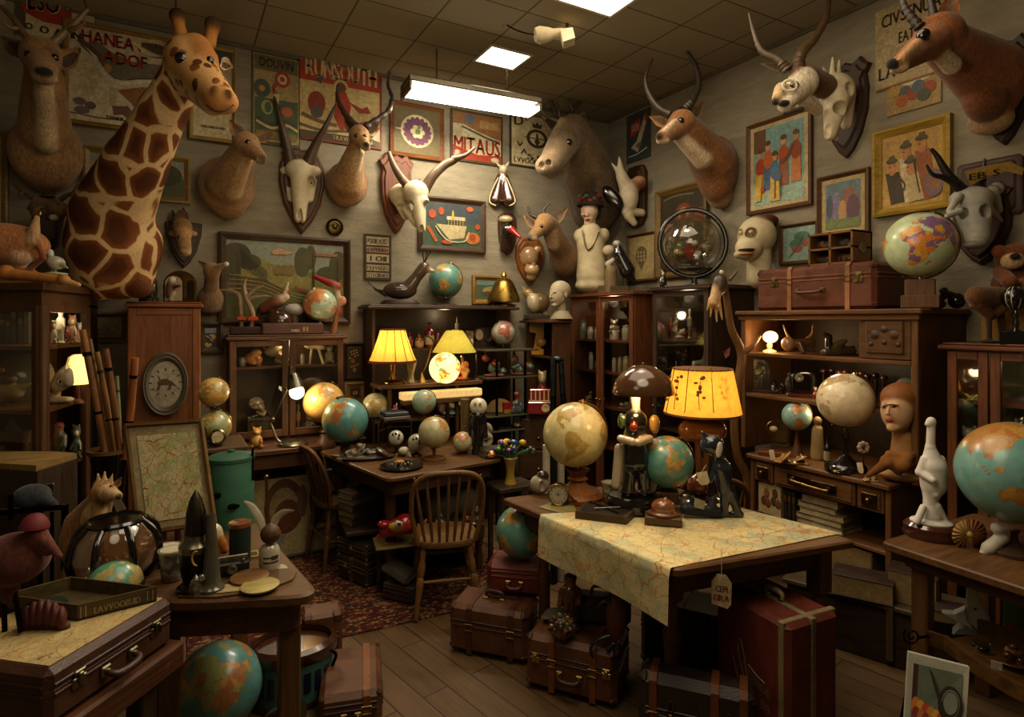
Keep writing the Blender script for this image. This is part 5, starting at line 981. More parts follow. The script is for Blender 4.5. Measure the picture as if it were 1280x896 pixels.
slab(t,big,1.80,1.835,'top_board',WD);slab(t,F5,1.725,1.80,'cornice',WD);slab(t,F5,.02,.12,'plinth',WD)
for z in(1.52,1.195,.86):slab(t,ins,z-.02,z,'shelf','6a452a')
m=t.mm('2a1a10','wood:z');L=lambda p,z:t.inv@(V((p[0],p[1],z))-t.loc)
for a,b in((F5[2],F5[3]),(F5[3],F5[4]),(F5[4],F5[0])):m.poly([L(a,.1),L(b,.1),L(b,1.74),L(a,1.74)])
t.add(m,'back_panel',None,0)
for a,b,nm in((P0,P1,'left'),(P1,P2,'right')):
    dv=V((b.x-a.x,b.y-a.y,0));ln_=dv.length;dv.normalize();nn=V((dv.y,-dv.x,0));m=t.mm(WD,'wood:z');Q=lambda u,o,z:L((a.x+dv.x*u+nn.x*o,a.y+dv.y*u+nn.y*o),z)
    wL,wR=(.05,.055)if nm=='left' else(.075,.06)
    for u0,u1 in((0,wL),(ln_-wR,ln_)):m.poly([Q(u0,.004,.12),Q(u1,.004,.12),Q(u1,.004,1.725),Q(u0,.004,1.725)],-nn*.03)
    for z0,z1 in((.12,.17),(1.69,1.725)):m.poly([Q(wL,.003,z0),Q(ln_-wR,.003,z0),Q(ln_-wR,.003,z1),Q(wL,.003,z1)],-nn*.025)
    d=t.add(m,'door',None,20);m=t.mm('ffffff','glass:.85');m.poly([Q(wL,-.008,.17),Q(ln_-wR,-.008,.17),Q(ln_-wR,-.008,1.69),Q(wL,-.008,1.69)]);t.add(m,'glass_pane',d,0)
for i,(px,h)in enumerate(((3,38),(10,36),(17,53),(26,40),(33,44))):
    upright(('grey volume, %s on the top shelf of the left corner cabinet'%('leftmost','second from left','tallest of the row','fourth from left','rightmost of the row')[i]),onz(px,430,1.521)if False else U(px,400,3.22)+V((0,0,1.521-CH)),6*3.2/F,h*3.2/F,.12,-.4,'5a564c',grp='grey volumes in the corner cabinet')
t=T('plate','large grey plate standing on the middle shelf of the corner cabinet','plate',30,504,d=3.3);m=t.mb('5a5448','gloss');m.lathe((30,472,0),[(0,2),(18,2),(30,-2),(31,-1),(18,4),(0,4)],36,axis=(0,-1,.15));t.one(m)
t=T('boat_bowl','long cream boat-shaped bowl in front of the grey plate','bowl',14,505,d=3.15);t.sdf('bowl',[('c',(-8,488),(20,490),13,9,'a58e5c'),('c',(20,488),(38,480,0),7,1.5,'a58e5c'),('c',(-8,474),(12,474),10,8,'6a5430'),('e',(0,499),(12,10,5),'8a7448'),('e',(1,462),(4,4,5),'8a2a1c')],54,3,'gloss',solo=True)
t=T('carved_bird','grey slate bird carving low in the corner cabinet','ornament',24,576,d=3.1);t.sdf('x',[('c',(16,538),(34,552),8,4,'4a4c48'),('c',(14,536),(14,526),6,3,'4a4c48'),('c',(20,545),(22,574),6,8,'3a3c38')],48,2,'paint',solo=True)
blockthing('wooden_box','small wooden box on the lowest visible shelf of the corner cabinet','box',10,582,36,42,3.05,'5a3c22',.1,'wood:x',rot=-.4)
for i,(nm,px,h,w_,cc,kd)in enumerate((('white owl figurine at the left of the top glass shelf',67,30,10,('b5a888','c9bfa4','b5a888'),'sit'),('tall white lady figurine on the top glass shelf',76,44,14,('c0b498','c9bfa4','d0c6ac'),'stand'),('green bottle figurine on the top glass shelf',70,18,8,('4a5a3a','6a7a4a','8a8a5a'),'sit'),('small red figure on the top glass shelf',84,22,7,('7a2018','9a2a1c','c0a080'),'stand'),('brown bear figurine on the top glass shelf',91,36,13,('8a6244','a0744e','a0744e'),'sit'),('small white cat figurine at the right of the top glass shelf',99,26,9,('b5aa90','c4baa0','c4baa0'),'sit'))):
    dd=3.15+.012*(px-60)*.4;figure('figurine',nm,'figurine',px,400+(CH-1.522)*F/dd,h,w_,dd,cc,kind=kd)
figure('seashell_heap','heap of white seashells and coral on the middle shelf beside the glowing lamp','shells',76,400+(CH-1.197)*F/3.25,62,30,3.25,('c4b494','d0c4a6','b59a74'),'bone','heap',res=54)
t=T('table_lamp','small lamp with a glowing cream shade inside the corner cabinet','lamp',99,400+(CH-1.197)*F/3.36,d=3.36);m=t.mb('e8c070','lampshade:1.6');m.lathe((98,480),[(11,0),(10.5,24),(8,34),(4,37),(0,37)],24);m.set('6a3a1e','paint');t.add(m,'lamp_shade');m=t.mb('5a3016','wood:z');m.lathe((98,504),[(7,0),(6,3),(2,6),(2,24),(0,24)],14);t.add(m,'base')
figure('gnome_figurine','bearded figurine with a red cap low in the corner cabinet','figurine',74,400+(CH-.862)*F/3.22,54,24,3.22,('4a5434','6a6440','b58a64','9a1c1c'),'gloss','stand')
figure('gnome_figurine','green mottled figurine right of the red capped one','figurine',95,400+(CH-.862)*F/3.36,44,17,3.36,('3a4430','5a6440','6a6a4a'),'bust','sit')
zc=1.836
def roof(px,d):return 400-(zc-CH)*F/d
t=T('wallaby_figure','stuffed tan wallaby crouching on the corner cabinet roof','animal figure',20,roof(20,3.1),d=3.1)
t.sdf('body',[('e',(8,305),(44,28,26),'a0683c'),('c',(18,320),(22,336),15,9,'a0683c'),('c',(40,302),(46,272),9,3,'b08a60'),('c',(46,302),(54,322),3.5,3,'7a4420'),('c',(54,322),(36,338),3,3,'7a4420'),('c',(-16,325),(-10,340),10,8,'a0683c'),('c',(26,338),(44,341),5,3,'8a5a34'),('e',(22,322),(14,20,12),'b59070')],70)
t=T('bone_carving','long orange carved bone lying along the corner cabinet roof edge','carving',50,357,d=2.98);t.sdf('x',[('c',(-6,340),(78,350),7,5.5,'b5763a'),('e',(8,340),(9,9,9),'a86a30'),('e',(80,350),(7,8,7),'a86a30'),('c',(82,352),(98,356),5,3,'c08a4a'),('c',(-6,352),(60,354),2,1.5,'a86a30')],80,2,'bone',solo=True)
figure('bird_figurine','small white bird figurine on a book on the corner cabinet roof','figurine',70,341,30,24,3.2,('8a8474','a8a290','b5b0a0'),'gloss','bird',base='b0a890',face=-1)
t=T('cupboard','low dark wooden cupboard with a lighter brown top in front of the corner cabinet','cabinet',0,0,at=U(45,400,2.66)-V((0,0,CH)),rot=0);q0,q1,q2=U(-70,0,2.72),U(45,0,2.62),U(96,0,2.86);q3,q4=U(70,0,2.9),U(-70,0,2.9);PP=[(p.x,p.y)for p in(q0,q1,q2,q3,q4)]
slab(t,PP,.985,1.01,'top_board','7a5c3a');PI_=[(x*.985,y*.985+.03)for x,y in PP];slab(t,PI_,0,.985,'carcass','33221a','wood:z')  # top board in a lighter brown than the carcass
m=t.mb('8a7a5a','metal');m.box((62,610,-.02),(9,12,3),1);t.add(m,'hinge')
t=T('shelf_rack','black iron shelf rack at the left edge, below the dark mole','rack',40,400+CH*F/2.4,d=2.4);m=t.mb('16120f','metal')
for a,b,r_ in(((-40,645),(84,633),3.5),((50,640),(50,780),2.5),((81,630),(81,800),4),((60,682),(84,679),2),((65,640),(65,780),2),((13,618),(13,650),3)):m.tube([a,b],r_,8)
t.add(m,'frame');m=t.mb('241c16','wood:x');m.poly([(-40,641),(84,630),(84,630,.18),(-40,638,.18)],(0,0,-.01));t.add(m,'shelf')
m=t.mm('16120f','metal');
for px in(-30,50,81):
    for dy in(0,.18):q=t.p((px,640,dy));m.tube([q,V((q.x,q.y,0))],.009,6)
t.add(m,'leg')
t=T('mole_figure','dark blue grey mole figure on the black rack','animal figure',45,632,d=2.47);t.sdf('x',[('e',(40,620),(20,15,15),'30343a'),('c',(48,620),(66,629),10,5,'30343a'),('c',(66,630),(80,635),3,1.2,'30343a'),('c',(34,628),(32,634),4,3,'24262a'),('c',(52,628),(52,634),4,3,'24262a')],60,2,'fur',solo=True)
a,b=onY(159,400,4.3),onY(251,400,4.3);wd_=b.x-a.x
t=T('wooden_case','tall plain reddish wooden case carrying an oval clock','cabinet',0,0,at=(a.x,4.3,0),rot=0);cabinet(t,wd_,.42,1.765,'6a3a20',.08,doors=1,glass=False,over=.015,knob='3a2a1a')
t=T('wall_clock','oval dark framed clock with a tortoise on its dial, hung on the wooden case','clock',207,480,Y=4.27,rot=0);k=t.s;c=t.p((207,480));m=t.mm('4a4234','paint')
oval(m,c,25*k,40*k,[(1,-.025),(1,.01),(.95,.024),(.88,.018),(.84,.022),(.78,.012),(.72,.004)]);t.add(m,'frame');m=t.mm('a8a08c','print');disc(m,c,19*k,31*k,.002);m.set('241c14')
clockface(t,m,c+V((0,0,2*k)),20*k,.003,hands=(.4,.4));m.set('4a3826');m.poly([c+V((x*k,-.0045,z*k))for x,z in((-9,2),(-6,6),(0,7),(7,3),(13,-4),(8,-2),(0,-1),(-8,-1))]);m.poly([c+V((x*k,-.0047,z*k))for x,z in((-5,0),(-7,6),(-9,12),(-6,9))]);[m.poly([c+V((x*k,-.0044,z*k))for x,z in((u,-1),(u+3,-1),(u+1,-8),(u-2,-7))])for u in(-8,4)];t.add(m,'dial',None,0)
zt_=1.766
t=T('diving_helmet','small black domed ornament with a round face on the wooden case','ornament',186,400-(zt_-CH)*F/3.75,d=3.75);m=t.mb('17130f','gloss');m.lathe((186,377),[(11,0),(11,4),(9,6),(10,14),(9,26),(6,33),(3,37),(0,38)],24);t.add(m,'dome');m=t.mb('8a8478','metal');m.lathe((186,359,-.05),[(7,0),(7,2),(5,3),(5,1),(0,1)],20,axis=(0,-1,0));[m.ball((x,358,-.062),1.3,8)for x in(183.5,188.5)];t.add(m,'face')
t=T('arched_niche','arched gilt niche with a white bird figure and an open door, on the wooden case','ornament',225,400-(zt_-CH)*F/3.85,d=3.85,rot=0);m=t.mb('7a6a42','metal');ar=lambda cx,w_,y0,y1,s=1:[(cx-w_,y0),(cx+w_,y0)]+[(cx+w_*math.cos(a_*PI/12),y1-w_*.85*math.sin(a_*PI/12))for a_ in range(13)]
m.poly([(*p,.0)for p in ar(225,21,377,356)],(0,.07,0));t.add(m,'case');m=t.mb('b5a684','paint');m.poly([(*p,-.003)for p in ar(217,11,376,354)]);t.add(m,'niche');m=t.mb('8a7648','metal');m.poly([(*p,-.004)for p in ar(238,8,376,353)],(0,.004,0));d=t.add(m,'door');m=t.mb('1a1008');m.poly([(*p,-.006)for p in ar(238,4.5,375,354)]);t.add(m,'opening',d)
t.sdf('bird_relief',[('e',(216,350,-.005),(4,3,4),'c9bfa4'),('c',(214,356,-.005),(212,368,-.005),5,4,'6a4a34'),('c',(218,358,-.01),(226,357,-.02),2.5,.8,'4a3422'),('c',(214,374,-.005),(218,366,-.005),3,2,'b5a684')],40,1.5,'paint')
t=T('deer_bust','small fawn bust with a pointed pale nose beside the arched niche','animal bust',264,392,Y=WB-.09)
t.sdf('bust',[('e',(263,374,.02),(15,14,17),'6a5036'),('c',(264,365),(265,345,-.06),9,8,'7a5c3a'),('e',(265,338,-.08),(10,9,10),'84613c'),('c',(271,335,-.1),(280,331,-.14),5,2.5,'a88a60'),('e',(283,330,-.15),(3,3,3),'c9c0b0'),('e',(262,385,.04),(14,14,8),'5a4430')],56,2.5);eye(t,(268,333,-.165),1.8);ear(t,(258,334,-.06),(247,326,-.04),3.5,'6a4a2c')
t=T('umbrella_stand','tall black flared stand holding wooden canes','stand',138,400+CH*F/3.25,d=3.25);k=t.s;zt=t.p((138,562)).z;m=t.mm('100e0c','gloss');m.lathe((0,0,0),[(.09,0),(.09,.3),(.06,zt*.6),(.07,zt*.85),(.105,zt),(.1,zt),(.06,zt*.85),(0,zt*.84)],28);t.add(m,'body');m=t.mm('5a3c22','wood:x');m.lathe((0,0,0),[(.112,zt-.012),(.112,zt+.006),(.09,zt+.006),(.09,zt-.012)],28);t.add(m,'rim')
CAN=[((103,412,-.03),(131,562,-.02),4.2,'7a4a26','leftmost wooden cane leaning in the black stand, reaching highest'),((112,424,.06),(137,562,.03),3,'5a3a20','thin dark cane second from the left in the black stand'),((121,440,.0),(143,562,0),3.6,'84562e','pale brown cane third from the left in the black stand'),((132,436,-.05),(150,562,-.03),4,'6a3a1e','reddish cane with a black ring near its top'),((169,447,-.06),(158,562,-.03),4.4,'8a4a28','stout red brown cane leaning right in the black stand'),((146,470,.08),(150,562,.04),2.4,'6a6a4a','thin grey green stick at the back of the black stand')]
for p_,q_,r_,c_,lb in CAN:
    tt=T('walking_cane',lb,'cane',q_[0],562,d=3.25);e_=tuple(q_[i]+(q_[i]-p_[i])*.1 for i in range(3));m=tt.mb(c_,'wood:z');m.tube([p_,tuple((p_[i]+e_[i])/2+(.6 if i==0 else 0)for i in range(3)),e_],(r_*.92,r_,r_),12,6);tt.add(m,'shaft');m=tt.mb('1e1610','metal' if r_>3.8 else 'paint')
    pt=lambda u:tuple(p_[i]+(e_[i]-p_[i])*u for i in range(3));m.tube([pt(.17),pt(.2)],r_*1.18,12);m.tube([pt(.62),pt(.64)],r_*1.15,12);tt.add(m,'band')
LT=rounded([V((-.02,2.19,0)),V((.42,2.0,0)),V((.31,2.93,0)),V((-.36,2.93,0)),V((-.36,2.55,0))],.11)
t=T('table','dark wooden side table with rounded corner on the left, holding the framed map','table',0,0,at=(.1,2.5,0),rot=0);z=.75
def rim(pts,f):c=sum(pts,V())/len(pts);return[c+(p-c)*f for p in pts]
m=t.mm('5a3a24','wood:x');A_=[[p-t.loc+V((0,0,zz))for p in rim(LT,f)]for zz,f in((z,.975),(z-.008,1),(z-.03,1),(z-.04,.97))];n=len(LT)
m._add([p for r_ in A_ for p in r_],[tuple(range(n)),tuple(range(4*n-1,3*n-1,-1))]+[(i*n+j,(i+1)*n+j,(i+1)*n+(j+1)%n,i*n+(j+1)%n)for i in range(3)for j in range(n)]);t.add(m,'tabletop',None,25)
m=t.mm('4a2e1c','wood:x');r1=rim(LT,.9);m.poly([p-t.loc+V((0,0,z-.04))for p in r1],(0,0,-.09));t.add(m,'apron',None,25)
for q in((.335,2.135),(.24,2.82),(-.27,2.82),(-.02,2.3)):m=t.mm('5a3a24','wood:z');m.bx(q[0]-.1-.034,q[0]-.1+.034,q[1]-2.5-.034,q[1]-2.5+.034,0,z-.041,.006);t.add(m,'leg')
def tb(y):return dz(y,.75)
t=T('framed_map','framed road map propped on the left table','map',215,662,d=2.42);m=t.mb('d0c29a','map:cfc59a:b0b880:9a2a1c:3.2');TLp,TRp,BRp,BLp=(157,532,.16),(251,526,.14),(268,653,-.02),(173,667,0)
bi=lambda u,v:tuple((TLp[i]*(1-u)+TRp[i]*u)*v+(BLp[i]*(1-u)+BRp[i]*u)*(1-v)for i in range(3))
m.poly([bi(.13,.09),bi(.9,.09),bi(.9,.9),bi(.13,.9)]);mp=t.add(m,'map_sheet',None,0);m=t.mb('b5a680','print');m.poly([tuple(x+(0.004 if i==2 else 0)for i,x in enumerate(bi(u,v)))for u,v in((.02,.02),(.98,.02),(.98,.98),(.02,.98))],(0,.01,0));t.add(m,'mount')
m=t.mb('5f3f20','wood:z');
for p_,q_ in((TLp,TRp),(TRp,BRp),(BRp,BLp),(BLp,TLp)):m.tube([p_,q_],3.2,4)
t.add(m,'frame');m=t.mb('4a2c18','wood:z');m.tube([(215,560,.17),(228,652,.3)],3,6);m.tube([(205,664,.01),(206,690,.02)],3,6);m.tube([(222,662,.01),(223,688,.02)],3.5,6);t.add(m,'easel')
t=T('canister','tall green enamel canister with a lid on the left table','canister',289,654,d=2.62);m=t.mb('33604a','paint');m.lathe((289,656),[(26,0),(26,82),(25.5,83),(0,83)],36);t.add(m,'body');m=t.mb('2c5440','paint');m.lathe((289,574),[(27,0),(27,4),(24,6),(10,8),(4,9),(4,12),(0,13)],36);t.add(m,'lid');m=t.mb('1a2018','metal')
for x,y in((274,619),(292,633)):m.ball((x,y,-.09),(7,1.5,4),14)
t.add(m,'badge');m=t.mb('241c14','metal');m.tube([(313,572,-.0),(316,560,0),(316,600,0)],1.2,6);t.add(m,'handle')
def cup(label,px,py,h,r,d,col,rim_='c9c0a8',nm='cup',cat='cup'):
    t=T(nm,label,cat,px,py,d=d);m=t.mb(col,'bust');m.lathe((px,py),[(r*.72,0),(r*.8,h*.05),(r,h),(r*.9,h),(r*.7,h*.15),(0,h*.12)],26);t.add(m,'body');m=t.mb(rim_,'gloss');m.lathe((px,py),[(r*.97,h*.9),(r*1.05,h*.95),(r*1.05,h),(r*.9,h)],26);t.add(m,'rim');return t
cup('pale rimmed cup behind the painted cup on the left table',210,706,24,14,2.18,'8a8470');cup('painted glass cup with red and blue patches on the left table',215,724,38,15,2.06,'8a8478')
t=T('metal_shaker','bullet shaped metal flask with a dark body on the left table','flask',244,738,d=1.985);m=t.mb('3c3830','metal');m.lathe((244,738),[(21,0),(21,6),(16,9),(14,14),(17,30),(18,50),(0,50)],28);t.add(m,'body');m=t.mb('8a8270','metal');m.lathe((244,738),[(18,50),(19,58),(14,64),(13,72)],28);t.add(m,'collar');m=t.mb('4a463c','metal');m.lathe((245,667),[(13,0),(13,8),(11,28),(7,44),(3,51),(1,55),(0,56)],28);t.add(m,'cap');m=t.mb('b59a4a','paint');m.tube([(246+6*math.cos(a_),698+9*math.sin(a_),-.05)for a_ in[R(90+i*20)for i in range(10)]],1.2,6);t.add(m,'emblem')
t=T('glass_funnel','tall narrow smoky glass column on a round foot beside the metal flask','vase',264,738,d=1.97);m=t.mb('4a463a','gloss');m.lathe((264,738),[(16,0),(16,5),(12,9),(11,14),(8,50),(5,90),(5,96),(3,96),(4,90),(0,60)],24);t.one(m)
t=T('glass_stopper','small faceted glass stopper at the front of the left table','glass',245,745,d=1.938);m=t.mb('9a8a78','shell');m.lathe((245,745),[(8,0),(9,6),(8,16),(5,22),(3,24),(0,28)],7);m.ball((252,722,0),5,10);t.one(m)
t=T('cylinder_tin','dark green cylindrical tin with a patterned lid on the left table','tin',300,702,d=2.21);m=t.mb('1c2a20','paint');m.lathe((300,702),[(12.5,0),(12.5,46),(0,46)],26);t.add(m,'body');m=t.mb('6a3a24','bust');m.lathe((300,657),[(13,0),(13,5),(0,5.5)],26);t.add(m,'lid')
t=T('camera','small black and chrome camera lying by the dark green tin','camera',292,719,d=2.095);m=t.mb('17130f','leather');m.box((292,711,0),(36,20,14),2);t.add(m,'body');m=t.mb('8a8678','metal');m.box((292,702,0),(34,17,3),1);m.lathe((290,711,-.028),[(6,0),(6,4),(4,5),(0,3)],16,axis=(0,-1,0));m.ball((304,700,0),2.5,8);t.add(m,'chrome_trim')
t=T('conch_shell','tan and white conch shell beside the easel on the left table','shell',272,690,d=2.3);t.sdf('x',[('e',(268,668),(10,9,14),'c4b496'),('c',(274,672),(282,686),6,4,'a5682c'),('c',(280,680),(276,690),4,4,'9a5a24'),('c',(270,678),(272,690),7,5,'b0783c')],48,2,'gloss',solo=True)
t=T('jar','white ceramic jar topped by a brown wooden ball on the left table','jar',337,711,d=2.15);m=t.mb('a89e88','gloss');m.lathe((337,711),[(12,0),(12.5,3),(12.5,24),(10,29),(8,31),(0,31)],28);t.add(m,'body');m=t.mb('3a3228');
for y in(693,699):m.lathe((337,y),[(12.7,-1),(12.7,1)],20,start=PI*1.3,arc=PI*.5)
m.lathe((337,694),[(12.8,-2),(12.8,3)],12,start=PI*1.55,arc=PI*.22);t.add(m,'paper_label');m=t.mb('4a3020','wood:z');m.ball((338,667),12,24);m.lathe((338,667),[(12.3,-.6),(12.3,.6)],24);t.add(m,'ball_stopper')
t=T('coaster','pale paper coaster under the white jar','coaster',338,714,d=2.13);m=t.mb('b5ab92','print');m.lathe((338,713),[(20,-.6),(20,.6),(0,.6)],24);t.one(m)
t=T('serving_board','thin oval wooden board near the front of the left table','board',295,728,z=.752,rot=0);m=t.mm('4f351f','wood:x');Lb=[onz(x,y,.751)-t.loc for x,y in((222,748),(270,748),(330,740),(366,726),(371,716),(358,712),(300,716),(240,728))];m.poly(Lb,(0,0,.006));t.one(m)
for lb,x,y,r_,c_ in(('brown bark slice on the oval board',312,720,23,'6a4426'),('cream biscuit-like slice in front of the brown slice',325,731,23,'a08a5c')):
    t=T('wood_slice',lb,'wood slice',x,y,z=.768);m=t.mb(c_,'wood:x');m.lathe((x,y),[(r_*.97,-2),(r_,0),(r_*.9,1.5),(0,1.5)],24);t.one(m)
t=T('paper_scrap','torn cream paper scrap on the oval board','paper',285,736,z=.76,rot=0);m=t.mm('a8976a','print');m.poly([onz(x,y,.7601)-t.loc for x,y in((270,741),(303,738),(306,729),(282,730))],(0,0,-.0015));t.one(m)
t=T('magazine','yellow and black magazine behind the dark green tin','magazine',318,693,z=.752,rot=0);m=t.mm('b5a02c','print');Lb=[onz(x,y,.7525)-t.loc for x,y in((305,699),(326,695),(322,688),(303,691))];m.poly(Lb,(0,0,.003));m.poly([p*.6+V((0,0,.0035))for p in Lb],None,col='2a241a');t.one(m)
t=T('feather_rod','brass rod with two white feathers standing behind the white jar','ornament',335,690,d=2.33);m=t.mb('8a6a3a','metal');m.tube([(335,690),(333,597)],2,10);m.ball((333,596),3,10);t.add(m,'rod');
for pts in([(331,672),(325,650),(315,634),(305,626)],[(338,672),(344,650),(355,640),(368,638)]):
    m=t.mb('b5aa90','paint');m.tube([(*p,-.01)for p in pts],(3,5,4.5,.6),8,6,flat=.25);t.add(m,'feather')
t=T('glass_bowl','round glass bowl held in curved black bands on the left table','bowl',145,400+.9*F/2.08,d=2.08);m=t.mb('8a5a3a','shell');m.lathe((145,722),[(20,0),(36,6),(46,20),(49,36),(44,54),(34,66),(30,70),(28,70),(42,52),(46,36),(43,20),(34,8),(0,3)],40);t.add(m,'glass_body');m=t.mb('0e0c0b','gloss');m.lathe((145,722),[(31,68),(33,72),(31,75),(28,72)],36);t.add(m,'rim')
for i in range(8):
    a_=2*PI*i/8+.35;m=t.mb('0e0c0b','gloss');c=t.p((145,722));m.f=lambda p:V(p);m.tube([c+V((math.cos(a_)*r_,math.sin(a_)*r_,z_))*t.s for r_,z_ in((30,70),(45,56),(50.5,36),(47,18),(36,4),(22,-1))],4,8,5,flat=.5);t.add(m,'band')
for i,(x,y,c_)in enumerate(((130,700,'8a2a14'),(146,706,'b5602c'),(158,702,'6a2414'))):figure('figurine','small %s figurine inside the black banded glass bowl'%('dark red','orange','maroon')[i],'figurine',x,y+12,24,14,2.08,(c_,c_,'b58a4a'),'gloss','sit')
t=T('dome_globe','half globe with green and cream seas showing behind the wooden tray','globe',143,729,d=1.965);m=t.mb('4f7a64','globe:4f8a70:b0a868:8f9a5a:a8905a');o=bpy.data.objects.new('dome',globe_mesh('globe:4f8a70:b0a868:8f9a5a:a8905a'));COL.objects.link(o);o.parent=t.R();o.location=t.p((143,731));o.scale=(32*t.s,30*t.s,29*t.s);o.rotation_euler=(.7,0,.5);m=t.mb('1a1410','gloss');m.lathe((143,733),[(34,-1.5),(34,2),(31,3)],30);t.add(m,'rim')
t=T('calf_figure','stuffed ginger calf sitting on the left table, wearing a paper tag','animal figure',118,400+.9*F/2.28,d=2.28);c='9a6a34'
t.sdf('body',[('e',(106,676),(27,24,34),c),('c',(108,655),(126,625,-.04),24,14,c),('e',(130,615,-.06),(14,13,14),'a8783e'),('c',(134,616,-.1),(146,620,-.15),10,6,'c0a070'),('e',(149,621,-.165),(3,4,3),'2a1a12'),('c',(124,603,-.05),(122,591,-.05),4,1,'c0a070'),('c',(130,602,-.06),(131,588,-.06),3.5,.8,'c0a070'),('c',(137,604,-.06),(141,592,-.06),3.5,.8,'c0a070'),('c',(112,690),(116,705),18,12,'b08a58'),('e',(118,650,-.08),(14,10,22),'b5905c')],80,4)
eye(t,(139,608,-.135),2.2);ear(t,(121,612,-.06),(125,594,-.05),5,c);ear(t,(144,608,-.06),(152,596,-.05),4,c)
m=t.mb('a89878','print');m.poly([(140,626,-.17),(150,622,-.17),(158,636,-.17),(146,640,-.17)],(0,.003,0));t.add(m,'paper_tag')
t=T('side_chest','dark wooden chest behind the green canister carrying two brown globes','chest',272,400+CH*F/3.4,d=3.4,rot=0);k=t.s;zt=t.p((272,557)).z;m=t.mm('2e1e14','wood:x');m.bx(-32*k,30*k,-.05,.28,0,zt-.03,.006);t.add(m,'body');m=t.mm('4a3220','wood:x');m.bx(-35*k,33*k,-.08,.3,zt-.028,zt,.006);t.add(m,'top_board')
globe('upper brown globe of the pair beside the wooden case',267,490,18,3.45,G_GOLD,(512,5,'block',267),lon=60,tilt=.35,ring='6a4a2a',name='globe',grp=None);globe('lower olive globe of the pair, above the dark chest',268,533,20,3.47,G_OLIVE,(557,14,'block',268),lon=-60,tilt=.3,ring='8a7a4a',bcol='3a2a1a')
t=T('mantel_clock','small round brass clock leaning before the lower olive globe','clock',266,557,d=3.36);m=t.mb('8a7a54','metal');m.lathe((272,546,0),[(0,-3),(9,-3),(10,0),(8,2),(7,1),(0,1)],22,axis=(0,-1,.2));t.add(m,'case');m=t.mb('c9b98a','print');m.lathe((272,546,-.006),[(6.8,1),(0,1.2)],20,axis=(0,-1,.2));t.add(m,'dial');m=t.mb('3a342c');m.poly([(252,557),(262,557),(258,536),(253,530)],(0,.03,0));m.box((266,555,.01),(22,10,5),1);t.add(m,'stand')
A,B=U(60,0,1.435),U(217,0,1.83);A.z=B.z=.66
t=suitcase('brown leather trunk with a map pasted on its lid at lower left',A,B,.40,.14,'4a2c20',(),(.2,.82),'front','3a2018','3a2016',None,.62,mcol='8f8a6c',bev=.016);lx,hh_=(B-A).length,.14
m=t.mm('b5a372','map:b5a472:a8976a:5a4426:5');m.bx(-lx/2+.02,lx/2-.02,.02,.38,hh_+.0002,hh_+.0022,0);t.add(m,'lid_map');tr=t
t=T('bench','low reddish wooden bench under the map topped trunk','bench',0,0,at=((A.x+B.x)/2,(A.y+B.y)/2,0),rot=tr.rot);m=t.mm('4a281a','wood:x');m.bx(-lx/2-.02,lx/2+.02,-.025,.43,.58,.659,.008);t.add(m,'seat');
for x in(-lx/2+.04,lx/2-.09):
    for y in(.03,.38):m=t.mm('33200f','wood:z');m.bx(x-.03,x+.03,y-.03,y+.03,0,.579,.005);t.add(m,'leg')
t=T('tray','wooden tray with lettering on its front, on the trunk','tray',110,778,z=.805,rot=0);zt0,zt1=.8035,.848;qa,qb,qd,qe=U(97,0,1.672),U(196,0,1.79),U(88,0,1.86),U(6,0,1.74)
L=lambda p,z:V((p.x-t.loc.x,p.y-t.loc.y,z-t.loc.z));Q4=[qa,qb,qd,qe];m=t.mm('4a3a26','wood:x');m.poly([L(p,zt0+.006)for p in Q4],(0,0,-.006));t.add(m,'bottom',None,0);cen=sum(Q4,V())/4
for i in range(4):
    p_,q_=Q4[i],Q4[(i+1)%4];pi,qi=p_.lerp(cen,.06),q_.lerp(cen,.06);m=t.mm('4f3d28','wood:x');m._add([L(p_,zt0),L(q_,zt0),L(q_,zt1),L(p_,zt1),L(pi,zt0),L(qi,zt0),L(qi,zt1),L(pi,zt1)],[(0,1,2,3),(5,4,7,6),(3,2,6,7),(0,4,5,1),(1,5,6,2),(4,0,3,7)])
    if i==0:
        nn=(q_-p_).cross(V((0,0,1))).normalized()*.001;fl_=lambda u,v:L(p_.lerp(q_,u)+nn,zt0+.045*v);m.text('LAVVOOBUID',lambda u,v:fl_(.2+.58*u,.2+.45*v),col='a08c62',mat='print',bold=.03);[m.poly([fl_(u0,.15),fl_(u1,.15),fl_(u1,.85),fl_(u0,.85)],None,'a08c62','print')for u0,u1 in((.03,.045),(.09,.105),(.87,.882),(.94,.952))]
    t.add(m,'side',None,0)
t=T('red_bird_figure','dusky red long beaked bird figure in a red cap on the trunk','animal figure',14,790,d=1.62);c='5a2c22'
t.sdf('body',[('e',(18,698),(38,30,32),c),('c',(34,680),(46,664),13,10,c),('c',(48,668),(74,694),10,3.5,'6a3a2c'),('c',(44,676),(60,690),10,5,c),('c',(10,722),(12,745),15,9,c),('c',(-14,710),(-30,720),16,8,c)],74,4);m=t.mb('641c20','paint');m.lathe((43,658),[(16,-1),(15.5,3),(12,10),(7,15),(0,17)],24,axis=(.1,0,1));t.add(m,'cap')
m=t.mb('24160f','metal');m.tube([(4,735,0),(6,790,0)],3,8);t.add(m,'leg');m=t.mb('24160f','metal');m.tube([(18,735,0),(26,790,-.02)],3,8);t.add(m,'leg');eye(t,(39,672,-.03),1.8)
t=T('jelly_mould','dark red fluted jelly mould lying on the trunk','mould',56,786,d=1.635);t.sdf('x',[('e',(34+8.5*i,772-(i*(5-i)),0),(6,13,14+i*(5-i)*.4),'4f211b')for i in range(6)]+[('c',(30,784),(82,783),5,5,'45201a')],66,1.5,'paint',solo=True)
